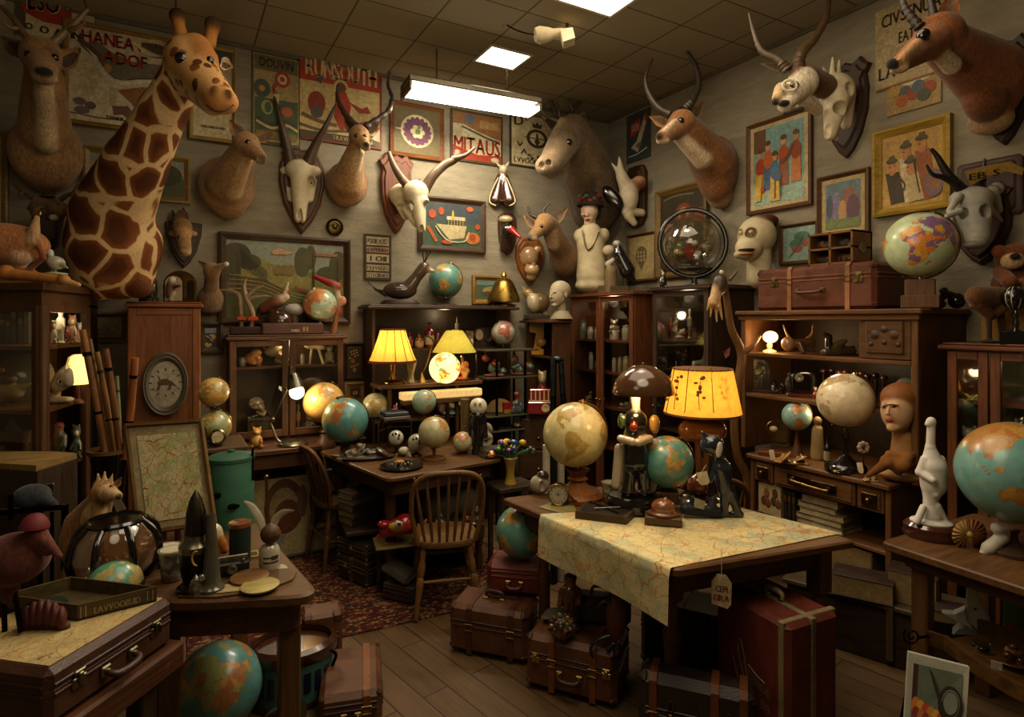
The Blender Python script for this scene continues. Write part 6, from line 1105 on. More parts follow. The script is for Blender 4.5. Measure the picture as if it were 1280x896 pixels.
t=T('green_cushion','dark green oval cushion in the tray behind the jelly mould','cushion',56,762,d=1.735);m=t.mb('1f261c','cloth');m.ball((56,757,0),(24,16,9),20);t.one(m)
globe('large globe on the floor under the left table',272,858,52,2.4,G_BLUE,None,lon=95,tilt=.35,ring=None,pitch=.3)
t=T('tin_tub','oval teal tin tub with dark rim and blue windows under the left table','tub',366,400+CH*F/2.6,d=2.6);m=t.mb('3f6a62','paint');m.lathe((366,872),[(46,0),(47,8),(49,58),(50,66),(45,66),(43,50),(0,48)],40,flat=(1,.75));t.add(m,'body')
m=t.mb('3a1e14','gloss');m.lathe((366,872),[(50,56),(53,60),(53,70),(46,74),(46,66)],40,flat=(1,.75));m.lathe((366,872),[(48,0),(49,4),(48.5,9)],40,flat=(1,.75));t.add(m,'rim');m=t.mb('161c34','gloss')
for i in range(8):m.lathe((366,872),[(48.7,22),(49.3,46)],3,flat=(1,.75),start=PI*1.12+i*.29,arc=.18)
t.add(m,'painted_window');m=t.mb('16120f','metal');m.tube([(412,812),(420,818),(414,835)],2,8,4);t.add(m,'handle')
A,B=onz(378,846,0),onz(428,836,0);suitcase('upright brown suitcase behind the teal tub',A,B,.14,.27,'5f3a22',(),(.7,),None,corner='4a2a16',bev=.015)
A,B=onz(398,918,0),onz(478,905,0);suitcase('brown suitcase lying flat at the bottom right of the left table',A,B,.38,.14,'5a3822',(.75,),(),'front',corner='4a2c18',trim='3a2012')
t=T('steel_flask','grey steel flask lying on the floor at the bottom edge','flask',364,896,d=2.1);m=t.mb('5a564e','metal');a_,b_=t.p((340,905,.06)),t.p((386,880,0));m.lathe((340,905,.06),[(0,0),(15,2),(16,8),(16,38),(15,42)],22,axis=b_-a_);t.add(m,'body');m=t.mb('17130f','gloss');m.f=lambda p:V(p);m.lathe(a_+(b_-a_).normalized()*42*t.s,[(15.5,0),(16,6),(13,9),(0,9)],22,axis=b_-a_);t.add(m,'cap')
def yat(z,d):return 400+(CH-z)*F/d
a,b=onY(266,0,4.42),onY(452,0,4.42)
t=T('sideboard','low dark sideboard carrying the glass display case','cabinet',0,0,at=(a.x,4.42,0),rot=0);cabinet(t,b.x-a.x,.32,.79,'4a2a1a',.1,doors=3,glass=False,dz0=.12)
m=t.mm('4a2a1a','wood:x');m.bx(0,(b.x-a.x)*.66,-.22,-.031,.757,.79,.004);m.bx(.03,(b.x-a.x)*.64,-.19,-.04,.66,.756,.004);t.add(m,'worktop')
a,b=onY(286,0,4.5),onY(430,0,4.5);zs=1.32
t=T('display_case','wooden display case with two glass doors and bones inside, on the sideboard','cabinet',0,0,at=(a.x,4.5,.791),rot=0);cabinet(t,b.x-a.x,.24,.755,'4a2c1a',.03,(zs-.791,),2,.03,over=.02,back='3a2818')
def inn(px,z,Y=4.62):d=dY(px,Y);return d,yat(z,d)
d,y=inn(352,zs);figure('animal_skull','long pale animal skull on the upper shelf of the display case','skull',346,y,30,30,d,(BONE,BONE,BONE),'bone','skull',res=54)
d,y=inn(317,zs);figure('teapot','round orange pot on the upper shelf of the display case','pot',317,y,22,24,d,('6a4a2a','b5763a','c08a4a'),'gloss','shell')
d,y=inn(337,zs);figure('coral_ornament','red coral ornament beside the orange pot','ornament',336,y-18,14,16,d,('7a2a1c','a0401c','9a5a34'),'gloss','heap')
d,y=inn(393,zs);t=T('bone_table','small skull resting on tall bone legs inside the display case','skull',393,y,d=d);t.sdf('x',[('e',(386,y-24),(6,6,5),BONE),('c',(388,y-24),(404,y-21),5,3,BONE),('c',(390,y-20),(387,y),1.6,1.6,BONE),('c',(398,y-20),(404,y),1.6,1.6,BONE),('-',(385,y-25,-.04),(2,3,2),'3a3022')],54,1.5,'bone',solo=True)
d,y=inn(412,zs);figure('fan_shell','grey ribbed shell at the right of the upper shelf in the display case','shell',412,y,25,14,d,('6a6050','8a7f6a','9a907a'),'bone','sit')
for px,h,w_,c,lb in((303,12,8,'8a8474','small grey jar at the left end of the upper shelf in the display case'),(323,18,7,'a5904a','little yellow figure in the middle of the upper shelf in the display case'),(378,14,5,'a09a88','small white bottle beside the bone legs in the display case')):d,y=inn(px,zs);jar(lb,px,y,h,w_,d,c)
zb=.822;d,y=inn(322,zb);figure('painted_skull','patterned skull in the lower left of the display case','skull',322,y-24,24,22,d,(BONE,'a59a80','a59a80'),'bust','skull');t=T('box','dark box under the patterned skull in the display case','box',322,y,d=d,rot=0);m=t.mb('3a3024','wood:x');m.bx(308,336,0,0,0,0)if False else m.box((322,y-11.5,0),(26,24,18),1);t.one(m)
for px,h,w_,c,lb in((366,26,7,('8a8474','a59a84','a59a84'),'white figurine in the lower right of the display case'),(373,34,6,('8a5a3a','a5744a','a59a84'),'slim brown figurine in the lower right of the display case'),(388,20,18,('6a6050','7a705e','8a806c'),'arched bone ornament in the lower right of the display case')):d,y=inn(px,zb);figure('figurine',lb,'figurine',px,y,h,w_,d,c,'gloss','stand' if w_<10 else 'sit')
zt=1.547
d=dY(308,4.6);y=yat(zt,d)
t=T('bird_feet_stand','pair of dried bird legs with branching claws on a dark block, on the display case','ornament',308,y,d=d);m=t.mb('2a1610','wood:x');m.box((308,y-5,0),(38,10,24),1.5);t.add(m,'base')
for pts in([(302,y-10),(301,385),(299,370),(290,364),(272,362)],[(314,y-10),(316,392),(308,372),(305,358),(308,348)],[(308,372),(318,362),(330,357)],[(309,374),(322,371),(336,370)]):m=t.mb('8a7458','bone');m.tube([(*p,0)for p in pts],(2.4,3,3.2,2.4,.8)if len(pts)==5 else(2.6,2,.8),8,5);t.add(m,'leg' if len(pts)==5 else 'claw')
m=t.mb('a03a1c','gloss');m.box((303,y-20,-.01),(13,5,10),1);t.add(m,'red_cuff');m=t.mb('a03a1c','gloss');m.box((316,y-20,-.01),(12,5,10),1);t.add(m,'red_cuff')
d=dY(364,4.6);y=yat(zt,d)
t=T('instrument_case','flat brown leather case with white lettering on the display case','case',364,y,d=d,rot=0);m=t.mb('4a2a1c','leather');m.box((364,y-7,.0),(72,14,34),1.5);t.add(m,'body');m=t.mb('b5a888','print');fr_=-.02-21*t.s*.0;m.text('CEVREDI',lambda u,v:(336+18*u,y-4-5*v,-.101),bold=.04);m.poly([(364,y-3,-.101),(374,y-3,-.101),(374,y-6,-.101),(364,y-6,-.101)]);[m.poly([(x,y-4,-.101),(x+2,y-4,-.101),(x+2,y-9,-.101),(x,y-9,-.101)])for x in(379,383)];t.add(m,'lettering',None,0)
t=T('domed_box','dark brown domed box on the lettered leather case','box',350,y-14.5,d=d);m=t.mb('3a2216','gloss');m.lathe((350,y-14.5),[(17,0),(17,3),(15,9),(9,14),(0,16)],28);m.ball((347,y-27,-.06),1.6,8,col='b09a6a');t.one(m)
t=T('stone_egg','pale grey egg shaped stone behind the domed box','stone',367,y-13,d=d+.03);m=t.mb('8f897c','paint');m.ball((367,y-30,0),(12,9,8),20);m.lathe((367,y-23),[(6,-9),(5,1),(0,2)],14,col='4a3a2a');t.one(m)
t=T('bird_figure','brown and white long necked bird figure behind the domed box','animal figure',343,y-13,d=d);t.sdf('x',[('c',(330,y-32),(348,y-42),7,8,'6a3a24'),('c',(348,y-42),(358,y-46),7,4,'b5a488'),('c',(355,y-48),(360,y-64),3,1.5,'b5a488'),('c',(326,y-28),(322,y-22),4,2,'6a3a24'),('c',(340,y-34),(342,y-13),4,4,'4a2a1a'),('c',(357,y-50),(362,y-56),1.5,1,'a5381c')],54,2,'paint',solo=True)
d=dY(400,4.6);y=yat(zt,d)
globe('orange landed globe on the display case',400,381,20.5,d,'globe:8fa288:c0602c:b0884a:a8643a',(y,12,'disk'),lon=80,tilt=-.35,side=1,ring='b5a074')
t=T('toy_parrot','red and cream toy parrot ornament leaning behind the display globe','ornament',410,y,d=d+.06);t.sdf('x',[('c',(394,346),(422,358),3,5,'8a1c1c'),('c',(420,358),(424,380),4,3,'b5a080'),('c',(424,380),(416,y),3,4,'8a5a3a'),('e',(428,376),(5,4,6),'b57a5a'),('e',(425,390),(3,3,5),'8a1c1c')],50,2,'paint',solo=True)
lamp('POINT',(onY(360,0,4.6).x,4.58,1.5),1.4,(1,.72,.4),.05,name='case_fill')  # added fill with no fixture, brightens the inside of the display case
d=4.09;y=yat(.791,d)
t=T('desk_lamp','jointed chrome desk lamp with a lit bulb before the display case','lamp',366,y,d=d);m=t.mb('8a8674','metal');m.lathe((366,y),[(18,0),(18,2),(14,5),(5,6),(0,6)],28);t.add(m,'base');m=t.mb('9a957f','metal')
m.tube([(352,y-3),(346,y-8),(338,527)],1.8,8,4);m.tube([(312,526),(341,524)],1.4,8);m.tube([(312,526),(312,548),(313,y)],1,6);m.tube([(343,522),(366,470)],1.4,8);m.ball((341,524),3.4,10);m.tube([(364,458),(365,474)],1.2,6);t.add(m,'arm');m=t.mb('6a675c','metal');m.lathe((366,468,0),[(2,-2),(6,0),(8,8),(10,20),(9.4,20),(7,8),(0,2)],22,axis=t.p((371,490,-.03))-t.p((366,468)));t.add(m,'lamp_head');m=t.mb('ffe9b0','emit:5');m.ball((371,490,-.03),9,18);t.add(m,'bulb')
lamp('POINT',t.loc+t.mw@t.p((372,493,-.12)),4,(1,.75,.42),.03,name='desk_bulb')
t=figure('cat_toy','orange striped cat toy with red ears on the sideboard','toy',321,yat(.791,4.0),26,18,4.0,('8a5a2c','b08a4a','b07a3a','b5a074'),'paint','sit')
d=4.15
t=T('leaning_print','large cream print of boots and bags leaning against the sideboard','picture',368,yat(0,d),d=d,rot=0);w_,h_=.66,.55;m=t.mm('a8976c','print');P=lambda u,v,o=0:V(((u-.42)*w_,-.03+v*.05-o,.02+v*h_))
m.poly([P(0,0),P(1,0),P(1,1),P(0,1)],(0,.012,0));EL=lambda cu,cv,ru,rv,c,o:m.poly([P(cu+ru*math.cos(i*PI/10),cv+rv*math.sin(i*PI/10),o)for i in range(20)],None,c)
EL(.32,.62,.2,.34,'4a2a1a',.001);EL(.32,.58,.15,.27,'8f7d58',.0015);EL(.35,.5,.13,.2,'5a2418',.002);EL(.5,.66,.05,.2,'6a4a34',.0022);EL(.72,.66,.15,.32,'4a3020',.001);EL(.74,.64,.11,.26,'8a7852',.0015);m.poly([P(u,v,.002)for u,v in((.62,.7),(.7,.78),(.76,.5),(.7,.4),(.64,.34),(.63,.44),(.6,.5))],None,'1c1410');EL(.2,.22,.12,.1,'8a9088',.001);t.add(m,'print',None,0)
m=t.mm('1c140e','wood:x');[m.tube([P(*p,.004),P(*q,.004)],.012,4)for p,q in(((0,0),(1,0)),((1,0),(1,1)),((1,1),(0,1)),((0,1),(0,0)))];t.add(m,'frame')
WT=rounded([V((.84,4.33,0)),V((1.05,3.28,0)),V((1.86,3.40,0)),V((1.93,4.25,0))],.06,3)
t=T('writing_table','dark writing table crowded with globes on the red rug','table',0,0,at=(1.4,3.8,0),rot=0);A_=[[p-t.loc+V((0,0,zz))for p in rim(WT,f)]for zz,f in((.75,.985),(.744,1),(.728,1),(.72,.97))];n=len(WT);m=t.mm('56361f','wood:x')
m._add([p for r_ in A_ for p in r_],[tuple(range(n)),tuple(range(4*n-1,3*n-1,-1))]+[(i*n+j,(i+1)*n+j,(i+1)*n+(j+1)%n,i*n+(j+1)%n)for i in range(3)for j in range(n)]);t.add(m,'tabletop',None,25);m=t.mm('40281a','wood:x');m.poly([p-t.loc+V((0,0,.72))for p in rim(WT,.88)],(0,0,-.09));t.add(m,'apron',None,25)
for x,y in((1.12,3.46),(1.74,3.52),(1.0,4.2),(1.82,4.15)):m=t.mm('462c1a','wood:z');m.lathe((x-1.4,y-3.8,.0),[(.018,.01),(.026,.1),(.02,.14),(.03,.2),(.032,.4),(.022,.45),(.034,.5),(.034,.72)],16);t.add(m,'leg')
t=T('windsor_chair','wooden spindle back chair pushed up to the front of the writing table','chair',0,0,at=(1.36,3.20,.012),rot=PI-.3);windsor(t,.38,.36,.41,.40,'6a4628')
t=T('windsor_chair','spindle back chair tucked in at the left end of the writing table','chair',0,0,at=(.98,4.14,.012),rot=PI/2+.15);windsor(t,.36,.34,.43,.36,'4f3220')
def wt(y):return dz(y,.75)
globe('golden globe standing behind the blue globe on the writing table',405,503,25,4.2,G_GOLD,(yat(.75,4.2),14,'turned'),lon=-80,tilt=.4);globe('blue globe at the left end of the writing table',431.5,525,28,3.98,G_BLUE,(yat(.75,3.98),17,'turned'),lon=120,tilt=-.3,bcol='4a2e1c',ring='5a4426')
d=4.12;yy=yat(.75,d)
t=T('wire_stand','brass wire stand on the writing table carrying books and small globes','stand',498,yy,d=d,rot=0);m=t.mb('8a7a5a','metal');zt=525
for x in(473,514):
    for o in(0,.16):m.tube([(x,zt,o),(x,yy,o)],1.1,6)
for o in(0,.16):m.tube([(473,zt,o),(524,zt,o)],1.3,6);m.tube([(473,540,o),(486,533,o),(514,533,o)],.9,6)
t.add(m,'frame');m=t.mb('3a2a1c','wood:x');m.poly([(464,zt-1,-.02),(536,zt-1,-.02),(536,zt-1,.18),(464,zt-1,.18)],(0,0,-.012));t.add(m,'shelf')
globe('tan globe on the left of the wire stand',469,507,16,d+.12,G_PALE,(524,8,'cone'),lon=20);globe('green mottled globe on the right of the wire stand',530,502,15,d+.02,'globe:8aa08c:a8985a:9a7a4a:7a8a5a',(524,9,'cone'),lon=-100,ring='b58a4a');figure('pink_rose','pink ceramic rose on the wire stand','ornament',493,512,10,9,d,('b55a5a','c4706a','b5605c'),'gloss','heap');t=T('book','grey and red closed book lying on the wire stand below the pink rose','book',493,523,d=d,rot=0);m=t.mb('6a5a50','leather');m.box((493,521,0),(34,4,26),.6);m.box((493,516,0),(30,4,24),.6,col='3f4448');t.one(m)
globe('tan globe with a turned wooden foot at the centre of the writing table',542.5,540,19.5,3.85,'globe:a8a078:b5803c:b08a4a:a0784a',(yat(.75,3.85),15,'disk'),lon=-150,tilt=.1,ring='8a6a3a',bcol='5a341c');globe('small pale globe to the right of the central one on the writing table',578,552,12.5,4.0,'globe:a8a884:b5642c:b08a4a:a8785a',(yat(.75,4.0),8,'cone'),lon=100,ring=None)
for px,py,r_,d_,c,lb in((495,547,9.5,3.98,'b5b0a0','white ball ornament with black letters on a wire foot'),(520.5,553,11,3.95,'a5a084','cream ball ornament with faint lines right of the lettered ball')):
    t=T('ball_ornament',lb,'ornament',px,yat(.75,d_),d=d_);m=t.mb(c,'gloss');m.ball((px,py),r_,22);t.add(m,'ball');m=t.mb('2a241c','paint');[m.ball((px+x,py+y_,-r_*.86*t.s),(1.4,.8,1.8),8)for x,y_ in((-4,-4),(0,-5),(4,-3),(-2,-1),(3,1))];t.add(m,'markings');m=t.mb('4a3826','metal');zb_=yat(.75,d_);m.lathe((px,zb_),[(7,0),(6,2),(1.5,4),(1.5,zb_-py-r_+1),(0,zb_-py-r_+1)],16);t.add(m,'foot')
t=T('jewellery_tray','oval dark tray heaped with silver and bead jewellery on the writing table','tray',458,573,z=.752);m=t.mb('33221a','wood:x');m.lathe((458,573),[(24,0),(29,3),(28,4),(0,2)],30,flat=(1.2,.6));t.add(m,'tray');
o=figure('jewellery','heap of silver and bead jewellery in the oval tray','jewellery',460,570,17,56,wt(573),('6a6458','a09a88','4a443a'),'bust','heap',res=70);o.root['kind']='stuff'
t=T('plate','round black plate with small silver pieces at the front of the writing table','plate',502,584,z=.752);m=t.mb('17130f','gloss');m.lathe((502,584),[(20,0),(27,2),(27,3),(18,1.5),(0,1.5)],32);t.add(m,'dish');m=t.mb('8a8474','metal');[m.ball((490+4*i,580-(i%2)*2,.02*(i%3)-.02),(2.4,2,1.6),8)for i in range(7)];m.ball((500,577),(6,4,2.4),10,col='b5763c',mat='paint');t.add(m,'trinkets')
figure('skull_bead','small cream skull among the trinkets on the writing table','skull',507,574,16,17,3.93,(BONE,'b5ab92','b5ab92'),'bone','skull')
t=T('mannequin','white masked figurine in a black dress standing on the writing table','figurine',597,yat(.75,4.0),d=4.0);yb=yat(.75,4.0);t.sdf('dress',[('c',(597,520),(597,555),9,7,'121110'),('c',(597,555),(597,yb),5,8,'121110'),('c',(590,522),(587,545),4,3,'1c1a18'),('c',(604,522),(607,545),4,3,'1c1a18'),('e',(600,532),(5,6,4),'5a1418')],56,2,'gloss');t.sdf('mask',[('e',(598,508),(11,9,11),'c9c0a8'),('-',(594,508,-.05),(1.4,4,4),'2a2018'),('-',(600,508,-.05),(1.4,4,4),'2a2018')],44,1,'gloss')
t=T('wooden_post','flat brown wooden upright with a brass screw on the writing table','ornament',581,yat(.75,4.1),d=4.1);m=t.mb('5a4426','wood:z');m.box((581,530,0),(11,64,8),1);m.lathe((581,yat(.75,4.1)),[(12,0),(10,3),(0,3)],16);m.ball((581,533,-.025),1.5,8,col='b0a080',mat='metal');t.one(m)
for i,(x0,x1,y,c)in enumerate(((598,640,583,'1e1a18'),(600,632,577,'3a342c'))):lb=('black book lying at the right end of the writing table','grey book on top of the black one on the writing table')[i];q=U((x0+x1)/2,0,3.95);book(lb,(q.x,q.y-.08,.751+i*.026),(x1-x0)*3.95/F,.16,.025,-.12,c)
figure('skull_ornament','pale skull and cards heap beside the masked figurine','ornament',604,yat(.75,4.12),40,22,4.12,('a59a80','b5ab92','b5a888'),'bone','heap')
d=3.9;t=T('flower_vase','yellow vase of bright flowers beyond the right end of the writing table','vase',638,604,d=d);m=t.mb('9a7a34','gloss');m.lathe((638,604),[(8,0),(7,3),(5,12),(6,22),(9,32),(8,33),(0,30)],22);t.add(m,'vase')
q=random.Random(4);cols=['b5401c','c9a22c','2a4a8a','4a8a3a','6a2a6a','b5841c','1e5a3a']
for i in range(26):
    a_=q.uniform(-1.25,1.25);L_=q.uniform(8,26);x,y_=640+28*math.sin(a_),572-L_*math.cos(a_)*.9;dy=q.uniform(-.07,.07);m=t.mb('2a5a2c','gloss');m.tube([(638,574),((638+x)/2,(574+y_)/2-2,dy/2),(x,y_,dy)],.8,6,4);s_=t.add(m,'stem');m=t.mb(cols[i%7],'gloss');m.ball((x,y_,dy),(q.uniform(3,5.5),3.5,q.uniform(2.5,4)),10);t.add(m,'flower',s_)
t=T('plant_stand','dark plain wooden stand under the flower vase','stand',638,400+CH*F/3.9,d=3.9,rot=0);zz=t.p((638,604)).z;m=t.mm('33231a','wood:x');m.bx(-.13,.15,-.1,.12,zz-.03,zz-.001,.004);t.add(m,'top')
for x in(-.1,.12):
    for y_ in(-.07,.09):m=t.mm('33231a','wood:z');m.bx(x-.014,x+.014,y_-.014,y_+.014,0,zz-.03,.003);t.add(m,'leg')
def fsuit(lb,x0,y0,x1,y1,dp,h,zb=0,**k):
    A,B=onz(x0,y0,zb),onz(x1,y1,zb);return suitcase(lb,A+V((0,0,.012 if zb==0 else 0)),B+V((0,0,.012 if zb==0 else 0)),dp,h,**k)
fsuit('dark green trunk with two wooden slats under the writing table',421,722,458,738,.2,.15,col='2f2c20',straps=(.5,),latches=(.3,),handle=None,scol='5a4426',corner='4a3a22',bev=.012,trim='5a4426')
t=fsuit('dark green case stacked on the slatted trunk',421,690,458,703,.18,.10,zb=.163,col='33301f',latches=(.5,),handle=None,corner='5a4426',bev=.012,trim='5a4426')
q=U(452,0,3.9)
for i,(h,c)in enumerate(((.05,'2a1e18'),(.035,'3a2a1e'),(.045,'241c18'),(.03,'4a4438'),(.035,'3a2c20'))):book(('thick black album at the bottom of the stack under the writing table','brown album second from the bottom under the writing table','dark album in the middle of the stack under the writing table','grey folder near the top of the stack under the writing table','patterned album topping the stack under the writing table')[i],(q.x,q.y-.1,.345+sum((.05,.035,.045,.03,.035)[:i])+.002*i),.2-.008*(i%2),.17,h,.3+.1*(i%2),c,'album',None,'8a7a58')
t=T('low_bench','low dark plank shelf under the writing table holding albums and the parrot','shelf',0,0,at=(1.35,3.85,0),rot=-.1);m=t.mm('33221a','wood:x');m.bx(-.42,.42,-.22,.26,.315,.342,.005);t.add(m,'board');[t.add((lambda m:(m.bx(x-.02,x+.02,-.18,.22,.012,.315,.003),m)[1])(t.mm('2a1c14','wood:z')),'support')for x in(-.05,.38)]
t=T('parrot_figure','red parrot head with a yellow ringed eye lying under the writing table','ornament',493,672,d=3.52);t.sdf('head',[('c',(505,655),(482,664),13,8,'8a1c1c'),('c',(480,667),(472,671),5,2,'a5401c'),('e',(480,655,-.02),(8,7,5),'9a1c24'),('e',(496,658,-.05),(10,4,6),'b5962c')],54,2,'gloss');m=t.mb('c9c4b0','gloss');m.ball((498,655,-.085),(5,1.6,4),14);m.ball((499,655,-.101),(2.4,1,2),10,col='101010');t.add(m,'eye')
t=T('display_shelf','small plank under the red parrot head','shelf',497,677,d=3.55,rot=-.2);k=t.s;m=t.mm('6a5638','wood:x');m.bx(-28*k,30*k,-.08,.12,-.012,0,.002);t.add(m,'board');zz=t.loc.z;[t.add((lambda m:(m.bx(x-.012,x+.012,.08,.1,-zz+.012,-.0125,.002),m)[1])(t.mm('3a2a1c','wood:z')),'leg')for x in(-.1,.12)]
A,B=onz(478,748,.012),onz(516,757,.012);t=suitcase('dark grey box with its lid propped open on the rug',A,B,.12,.10,col='332c24',handle=None,bev=.01,name='box',cat='box');m=t.mm('3a3228','leather');m.box((-.02,.05,.16),(.2,.13,.05),.02,rot=(.25,.35,0));t.add(m,'open_lid')
for i,(px,py,h,w_,c)in enumerate(((528,665,22,14,('b5763c','a8702c','c9a25a')),(548,668,30,30,('2a3a3a','3a5a54','8a7a5a')),(575,667,20,24,('6a6a64','8a4a34','a59a80')),(590,655,24,20,('2a5a6a','4a4a44','7a2a1c')))):figure('curio',('yellow wooden toy behind the front chair','dark green glass curio behind the front chair','mixed shells behind the front chair','blue and red curio behind the front chair')[i],'curio',px,py,h,w_,3.75,c,'bust','heap')
t=T('curio_crate','low dark crate behind the front chair holding curios','crate',560,670,d=3.8,rot=-.1);k=t.s;zz=t.loc.z;m=t.mm('2e2018','wood:x');m.bx(-48*k,40*k,-.12,.12,-zz+.36,0,.004);t.one(m)
t=T('grey_cushion','grey rounded cushion behind the spindles of the front chair','cushion',560,652,d=3.86);m=t.mb('4a453a','cloth');m.ball((548,630,.02),(24,12,22),20);m.ball((584,628,.04),(16,10,20),20);t.one(m)
a,b=onY(466,0,4.47),onY(640,0,4.47);hb=1.772
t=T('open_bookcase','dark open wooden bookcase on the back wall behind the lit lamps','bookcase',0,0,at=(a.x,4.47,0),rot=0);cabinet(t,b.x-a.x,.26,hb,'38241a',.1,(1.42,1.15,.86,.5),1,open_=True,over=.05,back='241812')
def sh(px,z,Y=4.58):d=dY(px,Y);return d,yat(z,d)
z1=1.421
d,y=sh(484,z1);t=blockthing('framed_badge','black square frame with a pale numeral 4 at the left of the bottle shelf','ornament',484,y-8,17,20,d,'1a1612',.03,'gloss',extra=lambda t,W,H:t.add((lambda m:(oval(m,(0,0,H/2),W*.34,H*.36,[(1,.001),(.9,.004),(.8,.001)],20),m.text('4',lambda u,v:V(((u-.5)*W*.3,-.003,H*.3+v*H*.4)),bold=.06),m)[2])(t.mm('a59a88','print')),'numeral',None,0));blockthing('book_stack','dark flat block under the numeral frame','box',484,y,20,7.8,d,'2a1c14',.06,'wood:x')
for i,(px,h,w_,c,lb,cap)in enumerate(((502,20,7,'3a2a1c',None,'17120e'),(512,22,9,'4a1c14','8a2a20','17120e'),(524,19,11,'7a4a1c','b5a070','17120e'),(537,32,12,'6a1c10','b0a078','2a1a10'),(547,24,8,'4a1810','6a2a1c','17120e'),(554,20,7,'7a1c1c',None,'2a1a10'),(560,16,7,'5a1c18','9a8a70','2a1a10'))):
    d,y=sh(px,z1);bottle(('dark brown bottle at the left of the bottle row','dark bottle with a red label','short amber bottle with a cream oval label','tallest dark red bottle with a big cream label','slim dark red bottle right of the tallest','small red bottle without a label','small red bottle with a grey label at the right of the row')[i],px,y,h,w_,d,c,cap,lb)
d,y=sh(573,z1);t=T('tower_model','small pale model of a city skyline behind the green lamp','model',573,y,d=d,rot=0);m=t.mb('8f8668','bone');[m.box((563+i*4,y-h/2,0),(3.2,h,4),.3)for i,h in enumerate((10,22,30,20,16,12))];m.lathe((571,y-30),[(1,0),(0,10)],6);m.box((573,y-1.5,0),(28,3,8),.4);t.one(m)
d,y=sh(590,z1);blockthing('wooden_block','pale printed block right of the skyline model','box',588,y,10,20,d,'8a6a50',.04,'bust')
d,y=sh(599,z1);t=T('oval_clock','small cream oval clock on the bottle shelf','clock',599,y,d=d,rot=0);k=t.s;m=t.mm('3a2418','wood:z');oval(m,(0,0,15*k),7*k,9*k,[(1,-.02),(1,.005),(.75,.006)],24);m.bx(-6*k,6*k,-.002,.03,0,7*k,.002);t.add(m,'case');m=t.mm('b5a888','print');disc(m,(0,0,15*k),5.4*k,7.2*k,.004);clockface(t,m,(0,0,15*k),5*k,.005);t.add(m,'dial',None,0)
d,y=sh(609,z1);t=blockthing('radio','small dark arched radio with a round white dial','radio',610,y,15,24,d,'241c18',.04,'gloss',extra=lambda t,W,H:t.add((lambda m:(oval(m,(0,0,H*.45),W*.34,W*.34,[(1,0),(.9,.006),(.6,.002),(0,.002)],20),m)[1])(t.mm('8a8678','metal')),'dial'))
globe('small red landed globe at the right end of the bottle shelf',629,416,15,5.1,'globe:9a9a88:a8442c:a8743c:8a5a6a',(yat(z1,5.1),8,'cone'),lon=10,ring='b0a078',tilt=-.3)
t=T('desk_riser','narrow wooden riser shelf on the back of the writing table under the lit lamps','shelf',0,0,at=(1.3,4.06,.751),rot=0);m=t.mm('5a3a20','wood:x');m.bx(-.06,.74,0,.25,.412,.44,.004);t.add(m,'board')
for x in(.02,.54):
    for y in(.02,.2):m=t.mm('4a2e1a','wood:z');m.bx(x-.012,x+.012,y,y+.024,0,.411,.003);t.add(m,'leg')
RZ=1.192
d=dY(491,4.18);yb=yat(RZ,d)
t=T('table_lamp','lit table lamp with a ribbed yellow bell shade before the bookcase','lamp',491,yb,d=d);m=t.mb('d89c40','lampshade:.45');P_r=[(29.5,0),(26,8),(21,22),(17,34),(15.5,40)];m.lathe((491,452),P_r,40);t.add(m,'lamp_shade');m=t.mb('6a3414','cloth');
for i in range(12):a_=2*PI*i/12+.13;m.tube([tuple(V((491+r_*math.cos(a_)*1.01,452-z_,r_*math.sin(a_)*t.s)))for r_,z_ in P_r],.5,5,3)
m.lathe((491,452),[(29.8,-1),(30,1),(29,2)],36);m.lathe((491,412),[(15.6,-1),(15.9,.8),(15,1)],30);t.add(m,'shade_rib');m=t.mb('a0702c','metal');m.lathe((491,yb),[(13,0),(13,2),(5,5),(3,10),(3.4,yb-454),(0,yb-452)],22);m.tube([(494,470),(502,473),(508,480)],.8,6,4);t.add(m,'base');m=t.mb('fff0c0','emit:9');m.ball((491,438),4.5,12);t.add(m,'bulb')
lamp('POINT',t.loc+t.mw@t.p((491,432)),11,HOT,.05,name='bell_lamp_bulb')
d=dY(580,4.2);yb=yat(RZ,d)
t=T('table_lamp','lit lamp with an olive green cone shade above the glowing globe','lamp',590,yb,d=d);m=t.mb('83803a','lampshade:.25');m.lathe((568,442),[(28.5,0),(28,1),(12,27),(10,29),(0,29.5)],40);t.add(m,'lamp_shade');m=t.mb('4a4030','metal');m.lathe((568,441),[(28.7,-1),(28.9,1)],36);m.tube([(596,441),(596,yb)],1.3,8);m.tube([(542,443),(541,425),(530,420),(525,428)],.8,6,4);m.lathe((596,yb),[(8,0),(7,2),(0,3)],16);t.add(m,'stand');m=t.mb('fff0c0','emit:9');m.ball((568,431),4.5,12);t.add(m,'bulb');lamp('POINT',t.loc+t.mw@t.p((568,438,-.02)),11,HOT,.05,name='cone_lamp_bulb')
globe('glowing yellow globe lit by the green cone lamp',556,460,19.5,4.42,G_GLOW,(yat(RZ,4.42),8,'cone'),lon=-60,tilt=.2,ring=None);figure('flame_ornament','orange flame shaped glass ornament right of the glowing globe','ornament',577,yat(RZ,4.52),40,18,4.52,('b5461c','d07a2c','d0a050'),'gloss','heap')
t=T('swing_lamp','small brass swing arm lamp left of the glowing globe','lamp',528,yat(RZ,4.4),d=4.4);yb=yat(RZ,4.4);m=t.mb('a5803c','metal');m.lathe((527,yb),[(6,0),(5,2),(2,8),(1,12),(0,12)],14);m.tube([(527,yb-10),(533,455),(540,430)],.9,6,3);t.one(m)
